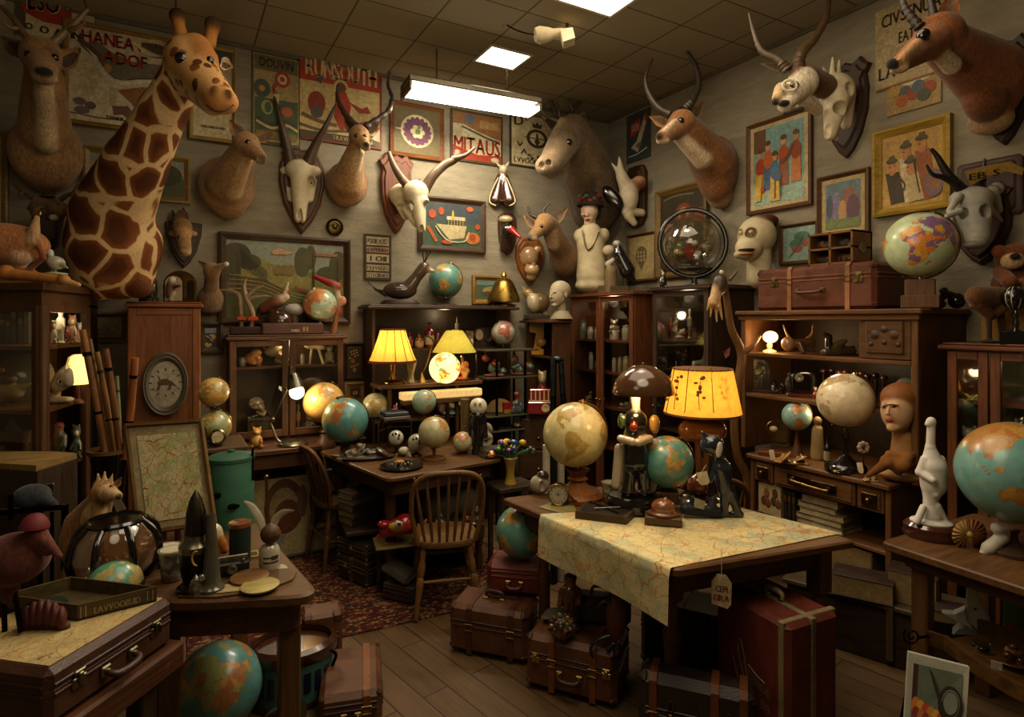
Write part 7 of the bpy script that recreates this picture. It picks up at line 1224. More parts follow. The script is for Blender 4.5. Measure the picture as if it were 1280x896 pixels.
t=T('light_box','long cream illuminated strip lamp on the lower bookcase shelf','lamp',560,498,d=4.35,rot=0);m=t.mb('d8b878','lampshade:.5');m.box((552,492,0),(106,9,16),1);t.add(m,'diffuser');m=t.mb('5a3a20','wood:x');m.box((552,500,0),(104,5,14),.5);t.add(m,'base');[t.add((lambda m:(m.tube([(x,502),(x,yat(.75,4.35))],1.4,6),m)[1])(t.mb('4a3420','metal')),'leg')for x in(505,600)]
t=T('pitcher','tall pale fluted vase right of the bell shade lamp','vase',513,yat(RZ,4.38),d=4.38);yb=yat(RZ,4.38);m=t.mb('9a8454','gloss');m.lathe((513,yb),[(6,0),(5,3),(4,10),(8,24),(9,28),(0,26)],18);t.one(m)
for i,(px,h,w_,c)in enumerate(((478,34,12,('5a4a34','6a5a40','8a744e')),(475,22,14,('8a7a5a','a58f64','b59a6a')))):figure('figurine',('carved brown figurine at the left end below the bell lamp','pale squat figurine at the far left below the bell lamp')[i],'figurine',px,yat(.861,4.68),h,w_,4.68-.02*i,c,'gloss','stand' if i==0 else 'sit')
figure('curio','heap of colourful beads and bottles under the strip lamp','curio',563,yat(.861,4.98),34,38,4.98,('2a5a5a','8a7a5a','5a2a2a'),'bust','heap',res=64);figure('green_glass_animal','green glass camel figurine above the strip lamp in the bookcase','figurine',555,yat(1.151,5.0),26,36,5.0,('1e3a28','2a4a34','2a4a34'),'gloss','quad')
d=dY(502,4.6);y=yat(hb,d)
t=T('seal_figure','dark long necked seal figure with a thin curled tail on the bookcase','animal figure',502,y,d=d);m=t.mb('33201a','wood:x');m.lathe((500,y),[(24,0),(24,3),(20,6),(0,6)],28,flat=(1,.5));t.add(m,'base');t.sdf('body',[('e',(500,363),(21,12,11),'3a2e24'),('c',(512,358),(524,342),9,6,'4a3c2e'),('c',(524,342),(530,334),7,7,'4a3c2e'),('c',(532,336),(542,339),5,2,'a58c74'),('c',(482,367),(470,362),4,1.5,'2a2018'),('c',(470,362),(460,352),1.5,1,'2a2018')],70,2,'gloss');m=t.mb('241c16','metal');[m.tube([(530,330),(x,314)],.7,6)for x in(528,534,538)];t.add(m,'antenna')
d=dY(557,4.6);y=yat(hb,d)
globe('teal globe on a low foot on top of the bookcase',557,350,21,d,G_TEAL,(y,15,'disk'),lon=-60,ring='b0a078',tilt=.3,bcol='3a241a')
t=T('brass_lamp','unlit brass lamp with a bell shade on the right end of the bookcase','lamp',630,yat(hb,5.22),d=5.22);y=yat(hb,5.22);m=t.mb('8a6f34','metal');m.lathe((630,y-5),[(21,0),(21,3),(12,24),(9,28),(4,30),(0,30)],32);t.add(m,'lamp_shade');m=t.mb('a5844a','metal');m.lathe((630,y),[(16,0),(15,2),(3,4),(3,33),(2,36),(4,38),(2,42),(0,44)],20);t.add(m,'base')
a,b=onY(600,0,4.32),onY(664,0,4.32)
t=T('metal_shelf','narrow dark metal shelf unit with coloured glass birds right of the bookcase','shelf',0,0,at=(a.x,4.2,0),rot=0);W_=b.x-a.x
for z in(1.41,1.19,.88,.76):m=t.mm('3f382e','wood:x');m.bx(0,W_,0,.22,z-.014,z,.003);t.add(m,'shelf')
for x in(.1,W_-.12):
    for yy in(.012,.2):m=t.mm('241e18','metal');m.bx(x-.01,x+.01,yy,yy+.012,0,1.395,.002);t.add(m,'post')
def ms(z,px):d=dY(px,4.3);return d,yat(z,d)
for px,lb in((618,'blue glass peacock with a red tail, left on the metal shelf'),(652,'blue glass peacock, right on the metal shelf')):
    d,y=ms(1.191,px);figure('glass_bird',lb,'figurine',px,y,28,30,d,('8a2a1c','2a4a5a','3a5a4a'),'bust','heap',res=54);t=T('glass_bottle',lb.split(',')[0].replace('peacock','neck vase')+' behind the peacock','vase',px-4,y,d=d+.1)if False else None
d,y=ms(.881,625);t=T('straw_fan','tan woven fan standing on the metal shelf','fan',625,y,d=d+.06);m=t.mb('a58a58','cloth');m.lathe((625,y-2,0),[(0,0),(17,.5),(17,2),(0,2.5)],24,axis=(0,-1,.1),start=0,arc=PI);m.ball((625,y-2),(4,3,2),8,col='5a3a20');t.one(m)
d,y=ms(.881,640);t=blockthing('book','red and yellow boxed book on the metal shelf','book',640,y,22,13,d,'8a1f18',.08,'paint',extra=lambda t,W,H:t.add((lambda m:(m.bx(-W*.5,W*.5,-.002,.002,0,H*.35),m)[1])(t.mm('b0902c','print')),'spine_band'))
d,y=ms(.761,646);t=figure('clown_figurine','tall red and blue clown figurine on the metal shelf','figurine',646,y,44,15,d-.06,('3a3428','2a4a5a','a5301c','a5301c'),'bust','stand',res=54)
def rcab(nm,label,X,py0,py1,dp,h,**k):
    Ya,Yb_=(dX(py0,X)-X*fw.x)/fw.y,(dX(py1,X)-X*fw.x)/fw.y;t=T(nm,label,'cabinet',0,0,at=(X,Ya,0),rot=-PI/2);cabinet(t,Ya-Yb_,dp,h,**k);return t
rcab('open_cabinet','narrow open wooden cabinet with toys in the room corner',2.784,656,689,.2,1.66,col='4a2a1a',shelves=(1.33,.87,.5),open_=True,over=.04)
def onS(X,px,z):d=dX(px,X);return d,yat(z,d)
d,y=onS(2.87,671,1.331);t=T('toy_figure','yellow toy figure shaped like a seven on the top shelf of the corner cabinet','toy',672,y,d=d);m=t.mb('b5822c','gloss');m.poly([(662,y-40,-.02),(680,y-40,-.02),(680,y-24,-.02),(676,y-8,-.02),(667,y-8,-.02),(670,y-27,-.02),(662,y-29,-.02)],(0,.05,0));m.box((672,y-4,0),(16,8,10),1);m.ball((676,y-16,-.02),(7,5,6),12,col='c08a3c');t.one(m)
d,y=onS(2.87,678,.871);t=figure('doll_figurine','red dressed doll with a cream cap in the corner cabinet','figurine',678,y,46,18,d,('8a5a2c','8a1418','a58a5c','a5946c'),'gloss','sit');
d,y=onS(2.72,676,.871);t=T('toy_till','red toy cash till with cream keys in front of the corner cabinet','toy',676,517,d=4.85);m=t.mb('7a1a1c','gloss');m.box((676,509,0),(32,15,16),1);m.box((676,494,.02),(28,16,8),1);t.add(m,'body');m=t.mb('b5a070','paint');[m.box((664+5.4*i,495,-.02),(1.6,13,1),.2)for i in range(6)];m.box((676,501,-.02),(30,1.6,1),.2);m.lathe((682,510,-.056),[(5,0),(5,1.5),(3,1.6),(0,.6)],16,axis=(0,-1,0));t.add(m,'keys')
t=T('drawer_chest','dark chest of drawers below the toy till in the room corner','chest',678,400+CH*F/4.9,d=4.9,rot=-PI/2+.6);k=t.s;zt=t.p((678,518)).z;m=t.mm('33201a','wood:x');m.bx(-.19,.19,-.06,.2,0,zt,.006);t.add(m,'carcass')
for i in range(3):m=t.mm('3f281c','wood:x');z0=.1+i*(zt-.12)/3;m.bx(-.17,.17,-.072,-.06,z0,z0+(zt-.12)/3-.015,.004);dr=t.add(m,'drawer');m=t.mm('8a744a','metal');m.ball((0,-.08,z0+.09),.012,10);t.add(m,'knob',dr)
t=T('folded_tripod','grey blue folded tripod legs leaning against the corner cabinet','tripod',700,620,d=4.75);m=t.mb('3a444a','metal');m.tube([(692,448),(690,618)],4,10);m.tube([(701,450),(711,618)],3.6,10);m.ball((697,449),(8,5,5),12);t.one(m)
y=yat(1.661,5.42);t=T('tortoise_figurine','brass and brown tortoise figurine with raised head on the corner cabinet','figurine',671,y,d=5.42);m=t.mb('241814','wood:x');m.box((671,y-2.5,0),(32,5,20),.6);t.add(m,'base');t.sdf('tortoise',[('e',(674,y-20),(13,11,13),'6a5436'),('e',(667,y-20,-.04),(8,8,12),'b5a684'),('c',(663,y-22),(660,y-30),5,5,'8a744a'),('e',(660,y-32),(7,6,6),'8a6a3a'),('c',(656,y-36),(653,y-40),1.5,1,'8a6a3a'),('c',(668,y-8),(667,y-3),4,4,'8a744a'),('c',(681,y-8),(682,y-3),4,4,'8a744a')],56,2,'gloss')
def bald(t,cx,cy,r,col,res=80,yaw=-.65,hair=None,lips=None,extra=(),mat='paint'):
    """sculpted head on a neck, built facing forward in head units and then turned"""
    s_=r*t.s;c_,n_=math.cos(yaw),math.sin(yaw);H=hair or col;q=(0,0,yaw)
    Y=lambda x,y,z:(cx+(x*c_-y*n_)*r,cy-z*r,(x*n_+y*c_)*s_)
    E=lambda p,rad,c:('e',Y(*p),tuple(x*r for x in rad),c,q)
    C=lambda a,b,r0,r1,c:('c',Y(*a),Y(*b),r0*r,r1*r,c)
    pr=[E((0,.15,.35),(.8,.98,.85),H),E((0,-.24,-.12),(.67,.66,.92),col),E((0,-.6,-.9),(.25,.24,.19),col),C((0,.15,-.7),(0,.3,-2.0),.4,.46,col),C((0,-.9,.1),(0,-1.05,-.22),.05,.085,col),E((0,-.97,-.26),(.15,.1,.06),col),E((0,-.87,-.52),(.2,.1,.045),lips or col),E((0,-.85,-.61),(.15,.1,.05),lips or col)]
    for x in(-1,1):
        pr+=[C((x*.42,-.1,-.45),(x*.13,-.5,-.86),.26,.2,col),E((x*.78,.12,-.05),(.08,.17,.25),col),E((x*.26,-.74,.24),(.2,.09,.045),col),('-',Y(x*.3,-.82,.07),(r*.15,r*.05,r*.065),col)]
        if hair:pr+=[C((x*.66,-.25,.45),(x*.76,.1,-.22),.13,.07,H)]
    if hair:pr+=[E((0,.22,.43),(.84,1.0,.85),H),E((0,.07,.56),(.78,.93,.66),H),C((0,.7,-.1),(0,.5,-.75),.5,.3,H)]
    o=t.sdf('head',pr+list(extra),res,r*.06,mat)
    for x in(-1,1):
        p=Y(x*.3,-.84,.07);h=t.hit(p);m=t.mb('c9bda4' if lips else col,'gloss');m.ball((p[0],p[1],h+.05*s_),(r*.13,r*.09,r*.065),14);m.ball((p[0]-.02*r,p[1],h+.0*s_),(r*.055,r*.06,r*.058),12,col='2a1c14' if lips else col)
        m.tube([(p[0]-r*.15,p[1]+r*.01,h),(p[0]-r*.04,p[1]-r*.075,h-.05*s_),(p[0]+r*.16,p[1]-r*.01,h)],r*.022,6,4,col='3a2418' if lips else '6a5c44');t.add(m,'eye')
        e=[Y(x*u,-.8,z)for u,z in((.14,.25),(.3,.31),(.48,.24))];m=t.mb('5a3418' if lips else '8a7a60','paint');m.tube([(a,b,t.hit((a,b,d)))for a,b,d in e],r*.018,6,3);t.add(m,'eyebrow')
    return o
y=yat(1.661,5.14);t=T('mannequin','bald cream mannequin head on the corner cabinet','mannequin',702,y,d=5.14);bald(t,699,368,14.5,'a8997c',yaw=-.85)
m=t.mb('8a7c60','paint');m.lathe((702,y),[(14,0),(12,4),(8,10),(0,10)],20);t.add(m,'bust')
c1=rcab('tall_cabinet','tall cabinet with two glass doors and white jars, in the right back corner',3.2,713,791,.55,1.89,col='5a2e1a',shelves=(1.475,1.2,.9,.55),doors=2,base=.08)
c2=rcab('tall_cabinet','tall dark cabinet with one glass door next to the clothes tree',3.3,815,886,.48,1.91,col='33211a',shelves=(1.50,1.17,.8),doors=1)
def kk(X,px,z):d=dX(px,X);return d,yat(z,d)
JR=[(729,1.476,24,9,'6a6a62','grey handled jug'),(738,1.476,16,8,'a5a090','small white pot'),(747,1.476,16,8,'b0aa98','white pot with a band'),(768,1.476,15,12,'a8a292','white apothecary jar'),(783,1.476,20,11,'a5a090','tall white apothecary jar'),(739,1.201,22,6,'b0aa98','thin white flask'),(748,1.201,13,9,'8a8678','grey jar'),(768,1.201,18,6,'9a947e','cream bottle'),(775,1.201,20,6,'8a8468','olive bottle'),(783,1.201,22,9,'9a9074','wide cream bottle')]
for px,z,h,w_,c,lb in JR:d,y=kk(3.31,px,z);jar(lb+(' on the top shelf of the two door cabinet' if z>1.4 else ' on the second shelf of the two door cabinet'),px,y,h,w_,d,c,c)
for px,z,h,w_,c,lb,kd in((768,1.476+.068,16,16,('6a6a62','8a8678','7a7668'),'grey bust on the white jars in the two door cabinet','sit'),(735,.901,14,12,('8a7a4a','a5945c','a5945c'),'yellowish bowl heap on the third shelf of the two door cabinet','heap'),(780,.901,12,18,('7a7460','8a846c','a59a80'),'row of small cream cups on the third shelf of the two door cabinet','heap')):d,y=kk(3.31,px,z);figure('ornament',lb,'ornament',px,y,h,w_,d,c,'gloss',kd)
for px,z,h,w_,c,lb,kd in((829,1.501,28,8,('2a3a34','2a4a3a','b5b0a0'),'green bottle figure on the top shelf behind the single glass door','stand'),(838,1.501,26,8,('9a2a1c','b5502c','b56a3a'),'red flame figure on the top shelf behind the single glass door','stand'),(849,1.501,32,15,('6a6458','8a8470','9a947e'),'silver tree ornament on the top shelf behind the single glass door','heap'),(862,1.501,38,7,('5a5448','7a7464','a59a84'),'slender silver figure on the top shelf behind the single glass door','stand'),(874,1.171,44,20,('9a968a','aaa69a','b0aca0'),'pale deer figurine with antlers on the middle shelf behind the single glass door','quad'),(832,1.171,20,10,('8a8470','9a947e','9a947e'),'cream shell on the middle shelf behind the single glass door','shell'),(845,1.171,24,5,('8a8478','9a9484','9a9484'),'white candle on the middle shelf behind the single glass door','stand')):d,y=kk(3.48,px,z);figure('figurine',lb,'figurine',px,y,h,w_,d,c,'gloss',kd)
zc1=1.891
d=dX(740,3.29);y=yat(zc1,d);t=T('mannequin_bust','lady shop mannequin in a flowered hat and cream dress on the tall cabinet','mannequin',740,y,d=d);cr='b5a684'
t.sdf('dress',[('c',(739,300),(740,y-22),16,19.5,cr),('e',(740,y-10),(21,19,11),cr),('c',(738,292),(738,305),14,17,cr),('e',(724,295),(7,9,9),cr),('e',(755,294),(7,9,9),cr)],70,3,'cloth');t.sdf('head',[('e',(737,264),(11,12,13),'c0a488'),('c',(736,274,-.03),(735,279,-.03),6,5,'c0a488'),('c',(738,272),(738,292),6,7.5,'b59a7c'),('e',(734,268,-.08),(2,2,3),'c0a488'),('e',(734,274.5,-.075),(3.2,2,1.3),'8a1c1c'),('e',(729,268,-.065),(3,2,2),'b58a74')],60,1.6,'paint');[eye(t,(x,263,-.078),1.3,'241812')for x in(731,738)]
m=t.mb('33221c','cloth');m.lathe((738,256),[(17,-2),(16,1),(14,4),(13.5,9),(9,15),(0,17)],28,axis=(.05,0,1));t.add(m,'hat');m=t.mb('8a1c2a','gloss')
q=random.Random(2);[m.ball((738+13*math.cos(a_),251-3*(i%3),13*math.sin(a_)*t.s),(3.6,3,2.8),8,col=('6a1c28','3a5a2a','8a3a44','4a5a34','7a2430')[i%5])for i,a_ in enumerate([2*PI*j/16 for j in range(16)])];t.add(m,'hat_flowers')
m=t.mb('1a120e','fur');m.ball((746,265,.02),(7,8,10),14);t.add(m,'hair');m=t.mb('6a5434','metal');m.tube([(728,288,-.1),(731,304,-.125),(735,312,-.13),(742,306,-.125),(749,290,-.1)],.9,6,5);t.add(m,'necklace')
d=dX(778,3.42);y=yat(zc1,d);t=T('bird_figure','glossy black bird figure with a pale companion on the tall cabinet','animal figure',778,y,d=d);t.sdf('black_bird',[('c',(774,318),(784,338),8,10,'121214'),('c',(786,342),(794,354),7,2,'121214'),('c',(772,308),(773,318),5,7,'121214'),('e',(771,304),(5,4,4),'a59a84'),('c',(782,346),(782,y),3,3,'2a241c')],60,2,'gloss');t.sdf('pale_bird',[('e',(761,313,.04),(8,6,7),'a5967a'),('c',(760,330,.04),(768,324,.02),4,3,'a59a84'),('c',(764,340,.04),(764,y,.04),8,9,'6a5436')],50,2,'paint')
t=T('bell_ornament','small dark bell with a round knob on the tall cabinet','bell',739,yat(zc1,5.46),d=5.46);y=yat(zc1,5.46);m=t.mb('1e1814','gloss');m.lathe((739,y),[(8,0),(7,3),(3,10),(2.5,14),(0,14)],18);t.add(m,'body');m=t.mb('3a2218','gloss');m.ball((739,y-19),6,14);t.add(m,'knob')
for px,w_,h,c,lb in((755,14,9,'5a4630','small brown open box between bell and birds on the tall cabinet'),(775,22,7,'4a3a24','flat carved box at the front of the tall cabinet roof')):blockthing('box',lb,'box',px,yat(zc1,dX(px,3.29)),w_,h,dX(px,3.29),c,.06,'wood:x',rot=-.5)
d=4.66;y=yat(1.911,d);t=T('glass_globe','large clear glass sphere with red and gold curios inside, in a black ring','globe',866,y,d=d)
m=t.mb('5a5a44','shell');m.ball((864,305),36,36);t.add(m,'glass_sphere');m=t.mb('100e0d','gloss');m.tube([(866+42*math.cos(a_),304-42*math.sin(a_),.02-.1*math.cos(a_))for a_ in[i*PI/20 for i in range(40)]],3,8,closed=True);m.lathe((868,y),[(14,0),(13,2),(4,4),(3,y-347),(0,y-346)],20);t.add(m,'stand_ring')
m=t.mb('8a1a18','gloss');m.poly([(851,312,-.06),(868,299,-.06),(874,306,-.06),(862,325,-.06)],(0,.03,0));m.ball((869,304,-.07),4,10,col='b0aca0');t.add(m,'red_trinket')
figure('curio','heap of gold and green curios inside the glass sphere','curio',866,338,44,50,d+.01,('4a4a2c','6a5a34','4a3a24'),'bust','heap',res=64)
figure('black_bottle','dark carved bottle left of the glass sphere on the dark cabinet','ornament',829,yat(1.911,4.83),24,12,4.83,('1a1816','24201c','2a2420'),'gloss','sit')
lamp('POINT',(3.3,4.05,1.80),1.6,(1,.8,.5),.04,name='tall_cabinet_fill');lamp('POINT',(3.42,3.3,1.82),1.2,(1,.8,.5),.04,name='dark_cabinet_fill');lamp('POINT',(-.55,4.0,1.66),.8,(1,.8,.5),.04,name='corner_cabinet_fill');lamp('POINT',(1.95,4.6,1.70),.9,(1,.75,.42),.04,name='bookcase_fill')  # added unseen fills that brighten the cabinet and bookcase interiors
for i,(px,c)in enumerate(((683,'b5ab94'),(692,'17130f'),(701,'a59b84'))):
    t=T('fabric_roll',('white fabric roll standing left of the black roll behind the large globe','black fabric roll standing between two pale rolls behind the large globe','cream fabric roll standing right of the black roll behind the large globe')[i],'fabric roll',px,yat(0,3.7+.03*i),d=3.7+.03*i);m=t.mb(c,'cloth');k=yat(0,3.7+.03*i)-556;m.lathe((px,yat(0,3.7+.03*i)),[(4.6,1),(4.8,k*.5),(4.6,k),(1.5,k),(1.2,k-3),(0,k-3)],18);t.one(m)
for i,(px,y0,y1,c,e)in enumerate(((432,588,622,'8a9078','5a6a54'),(449,592,624,'b5aa90','8a1c18'))):
    t=T('small_print',('pale green small print leaning behind the album stack under the writing table','cream and red small print leaning behind the album stack under the writing table')[i],'picture',px,y1,d=4.16,rot=-.1);m=t.mb(c,'print');m.poly([(px-8,y1,0),(px+8,y1,0),(px+8,y0,.03),(px-8,y0,.03)],(0,.008,0));m.poly([(px-2,y1-6,-.002),(px+5,y1-6,-.002),(px+5,y0+6,.024),(px-2,y0+6,.024)],None,e);t.add(m,'sheet',None,0);m=t.mm('33231a','wood:z');z=t.loc.z;m.bx(-.012,.012,.012,.03,-z+.012,.08,.002);t.add(m,'prop')
QT=[V((1.57,1.574,0)),V((2.42,1.42,0)),V((2.33,2.52,0)),V((1.437,2.648,0))]
def table(t,Q,legs,z=.75,col='5a3820',turned=True,lw=.03,ah=.09):
    Q=rounded(Q,.03,3);n=len(Q);A_=[[p-t.loc+V((0,0,zz))for p in rim(Q,f)]for zz,f in((z,.985),(z-.006,1),(z-.028,1),(z-.036,.97))];m=t.mm(col,'wood:x')
    m._add([p for r_ in A_ for p in r_],[tuple(range(n)),tuple(range(4*n-1,3*n-1,-1))]+[(i*n+j,(i+1)*n+j,(i+1)*n+(j+1)%n,i*n+(j+1)%n)for i in range(3)for j in range(n)]);t.add(m,'tabletop',None,25)
    m=t.mm('452a18','wood:x');m.poly([p-t.loc+V((0,0,z-.036))for p in rim(Q,.86)],(0,0,-ah));t.add(m,'apron',None,25)
    for x,y in legs:
        m=t.mm(col,'wood:z');c=(x-t.loc.x,y-t.loc.y,0);h=z-.036
        if turned:m.lathe(c,[(lw*.55,0),(lw*.8,.06),(lw*.7,.1),(lw,.16),(lw*.95,h*.45),(lw*1.15,h*.5),(lw*1.15,h*.54),(lw*.8,h*.57),(lw*.95,h*.68),(lw*.7,h*.7),(lw*1.1,h*.73)],18);m.bx(c[0]-lw*1.2,c[0]+lw*1.2,c[1]-lw*1.2,c[1]+lw*1.2,h*.73,h,.004)
        else:m.bx(c[0]-lw,c[0]+lw,c[1]-lw,c[1]+lw,0,h,.005)
        t.add(m,'leg')
t=T('table','wooden table with turned legs in the middle, half covered by a map','table',0,0,at=(1.9,2.1,0),rot=0);table(t,QT,((1.75,1.78),(2.34,1.53),(2.24,2.42),(1.60,2.50)))
t=T('map_cloth','cream printed map spread over the middle table and hanging off its edge','map',0,0,at=(1.9,2.0,.75),rot=0);m=t.mm('cdbb85','mapsoft:d0c08c:b4b592:a86a34:1.5');e1,e2=QT[3].lerp(QT[0],.3),QT[3].lerp(QT[0],.985);e4,e3=onz(895,628,.75),onz(1052,667,.75);e4.z=e3.z=0;out=V((-.99,-.12,0))
def mapf(u,v):
    if v<=.62:q=v/.62;p=(e4.lerp(e3,u)).lerp(e1.lerp(e2,u),q);z=.0018+.0015*math.sin(9*u)*math.sin(7*q)**2
    else:
        q=(v-.62)/.38;p=e1.lerp(e2,u)+out*(.006+.012*min(1,q*5)+.012*q*math.sin(6*u+1));z=.002-max(0,q-.06)*(.20+.02*u)
    return p-t.loc+V((0,0,.75+z+.001))
m.grid(mapf,40,50);t.one(m,80)
def mt(y):return dz(y,.753)
globe('largest standing globe on the middle table showing South America',719,543,40,3.0,'globe:c4b67e:b89a50:a8843c:b5984a',(622,31,'turned',722),lon=-62,tilt=.22,pitch=-.05,ring='9a6a34',bcol='7a4420');globe('green blue globe on a square wooden block on the middle table',834,577,32,2.82,G_TEAL,(637,22,'block',830),lon=-110,tilt=.5,pitch=.5,ring='6a5430',bcol='4a2e1c')
figure('penguin_ornament','small black and white penguin ornament at the left of the middle table','ornament',675,617,30,28,mt(617),('2a2018','a59a84','3a2e24'),'gloss','shell')
t=T('alarm_clock','small round brass clock lying upright on the middle table','clock',698,632,d=mt(632));k=t.s;m=t.mm('8a6a3a','metal');c=V((0,0,14*k));oval(m,c,13.5*k,14*k,[(.9,-.03),(1,-.02),(1,.004),(.92,.01),(.84,.004)]);m.tube([c+V((13*k,0,0)),(20*k,.01,6*k),(32*k,.02,2*k),(52*k,0,2*k)],1.6*k,8,5);t.add(m,'case');m=t.mm('a8a290','print');disc(m,c,11.6*k,12*k,.003);clockface(t,m,c,11.6*k,.004,hands=(0,5.2));t.add(m,'dial',None,0)
t=T('paper','small olive and cream paper mat under the round clock','paper',695,636,z=.7535,rot=0);m=t.mm('8a8452','print');m.poly([onz(x,y,.7525)-t.loc for x,y in((673,634),(700,641),(722,640),(716,630),(690,627))],(0,0,.0012));t.one(m)
cup('small printed paper cup on the middle table',762,627,25,10,mt(627),'9a8f72','b5ab94')
t=T('pen_box','shallow dark wooden box holding pens on the middle table','box',755,645,z=.7535,rot=0);Q4=[onz(x,y,.7535)-t.loc for x,y in((719,648),(783,656),(797,643),(733,635))];m=t.mm('3f2a1c','wood:x');m.poly([p+V((0,0,.034))for p in Q4],(0,0,-.034));c4=sum(Q4,V())/4;m.poly([p.lerp(c4,.12)+V((0,0,.0345))for p in Q4],None,'1c130d');t.add(m,'body',None,20);m=t.mm('8a8474','metal');m.tube([Q4[0].lerp(Q4[2],.3)+V((0,0,.04)),Q4[0].lerp(Q4[2],.8)+V((-.03,0,.042))],.004);m.tube([Q4[1].lerp(Q4[3],.2)+V((0,0,.04)),Q4[1].lerp(Q4[3],.9)+V((0,0,.04))],.004,col='5a3a1c');t.add(m,'pen')
t=T('shell_ornament','brown domed shell on a small wooden block at the front of the map','ornament',829,654,d=mt(654));m=t.mb('4f3826','wood:x');m.box((829,648,0),(45,10,26),1.2);t.add(m,'block');t.sdf('shell',[('e',(829,634,0),(15,13,11),'7a4a2c'),('e',(829,641,0),(20,15,4),'6a3a20'),('e',(832,624,0),(3,3,3),'5a3420')],50,1.5,'gloss')
t=T('figure_lamp','lamp shaped as dark horsemen under a glossy brown dome shade','lamp',794,636,d=2.79);m=t.mb('100e0d','gloss');m.lathe((794,636),[(36,0),(37,4),(36,14),(33,18),(0,18)],36,flat=(1,.7));t.add(m,'base')
t.sdf('figure',[('c',(785,614),(788,570),8,9,'1c1c1a'),('c',(806,614),(802,570),8,9,'1c1c1a'),('c',(794,575),(794,545),17,15,'1a1c1a'),('e',(794,526),(15,13,15),'14120f'),('c',(776,548,-.03),(790,552,-.09),5,5,'b5a084'),('c',(812,548,-.03),(798,553,-.09),5,5,'b5a084'),('e',(818,530),(7,7,12),'b0843c'),('e',(777,526),(5,6,10),'4a5a34'),('e',(792,534,-.06),(5,4,6),'8a2a1c'),('c',(774,560),(770,606),6,6,'a8987c'),('c',(818,556),(822,590),8,6,'a5906c'),('c',(822,590),(816,612),6,5,'5a4a34'),('c',(795,512),(794,488),5,7,'c9c0a8'),('e',(788,614),(13,8,3),'3a2018'),('e',(806,614),(13,8,3),'3a2018')],80,2,'gloss')
m=t.mb('4a2e1a','gloss');m.lathe((804,492),[(38,0),(39,3),(35,16),(26,27),(14,34),(4,36),(0,36)],40);m.ball((804,455),2.4,8,mat='metal',col='9a8050');t.add(m,'lamp_shade');m=t.mb('fff0c8','emit:6');m.ball((797,490,-.02),6,12);t.add(m,'bulb');lamp('POINT',t.loc+t.mw@t.p((797,500,-.09)),1.6,HOT,.04,name='dome_lamp_bulb')
t=T('table_lamp','lit lamp with a big yellow flower printed shade on the middle table','lamp',880,626,d=3.02);PR=[(47,0),(43,20),(36,56)];m=t.mb('d09638','lampshade:.36');m.lathe((878,516),PR,48);t.add(m,'lamp_shade');m=t.mb('6a3c14','print');s_=t.s
def on(a,z):r_=float(np.interp(z,[0,20,56],[47,43,36]))*1.012;return(878+r_*math.sin(a),516-z,-r_*math.cos(a)*s_)
for i in range(8):a_=i*PI/4+.3;m.tube([on(a_,0),on(a_,20),on(a_,56)],.6,5)
m.lathe((878,516),[(47.5,-1),(47.6,1.4)],40);m.lathe((878,461),[(36.3,-1),(36.3,1)],40)
q=random.Random(9)
for k_ in range(8):
    a0=k_*PI/4+.68
    for j in range(9):a_,z_=a0+q.uniform(-.16,.16),q.uniform(16,46);m.ball(on(a_,z_),(q.uniform(1.6,3),1,q.uniform(1.4,2.6)),8,col='8f4f14')
    m.tube([on(a0+.03,4),on(a0,18),on(a0+.05,40)],.5,5,4)
t.add(m,'shade_print');t.sdf('body',[('c',(862,538),(894,538),14,14,'a05a20'),('c',(878,520),(878,545),6,10,'8a4a1c'),('c',(872,550),(874,592),4,4,'7a4a20'),('c',(884,550),(882,592),4,4,'7a4a20'),('e',(872,606),(13,12,14),'7a3c1c')],60,3,'gloss');m=t.mb('17120f','gloss');m.lathe((880,626),[(30,0),(31,4),(26,8),(0,9)],32);t.add(m,'base');m=t.mb('fff0c0','emit:9');m.ball((878,500),6,12);t.add(m,'bulb');lamp('POINT',t.loc+t.mw@t.p((878,494)),9.0,HOT,.05,name='flower_lamp_bulb')
t=T('cat_figure','slim dark blue cat figure with a white oval face patch on the middle table','figurine',908,646,d=mt(646));t.sdf('body',[('e',(890,556),(15,11,13),'1c242e'),('c',(884,548),(878,540),5,2,'1c242e'),('c',(895,565),(902,585),7,9,'1c242e'),('c',(902,585),(906,612),12,9,'1c242e'),('c',(898,582),(888,600),5,4,'1c242e'),('c',(906,612),(905,640),7,5,'1c242e'),('c',(912,612),(922,640),6,5,'1c242e'),('c',(900,643),(926,643),4,4,'14181e')],74,2.5,'gloss');m=t.mb('b5b0a0','gloss');m.ball((899,562,-.042),(4,2,10),14,rot=(0,.15,0));t.add(m,'face_patch')
t,m=tagcard('price_tag','small cream tag hanging by the dark cat figure',877,590,13,16,2.66,tilt=.25);m.tube([(0,0,0),(.02,.02,.03)],.001,5);t.one(m)
t=T('ship_model','small dark boat model with white paper on the map','model',877,646,d=mt(647));t.sdf('x',[('c',(857,636),(896,640),7,7,'161a20'),('c',(890,632),(892,624),6,4,'1c2028'),('c',(864,628),(866,622),3,3,'1c2028')],50,2,'paint');m=t.mb('a59a80','print');m.poly([(868,622,-.03),(882,627,-.03),(880,637,-.03),(868,634,-.03)],(0,.002,0));t.add(m,'paper')
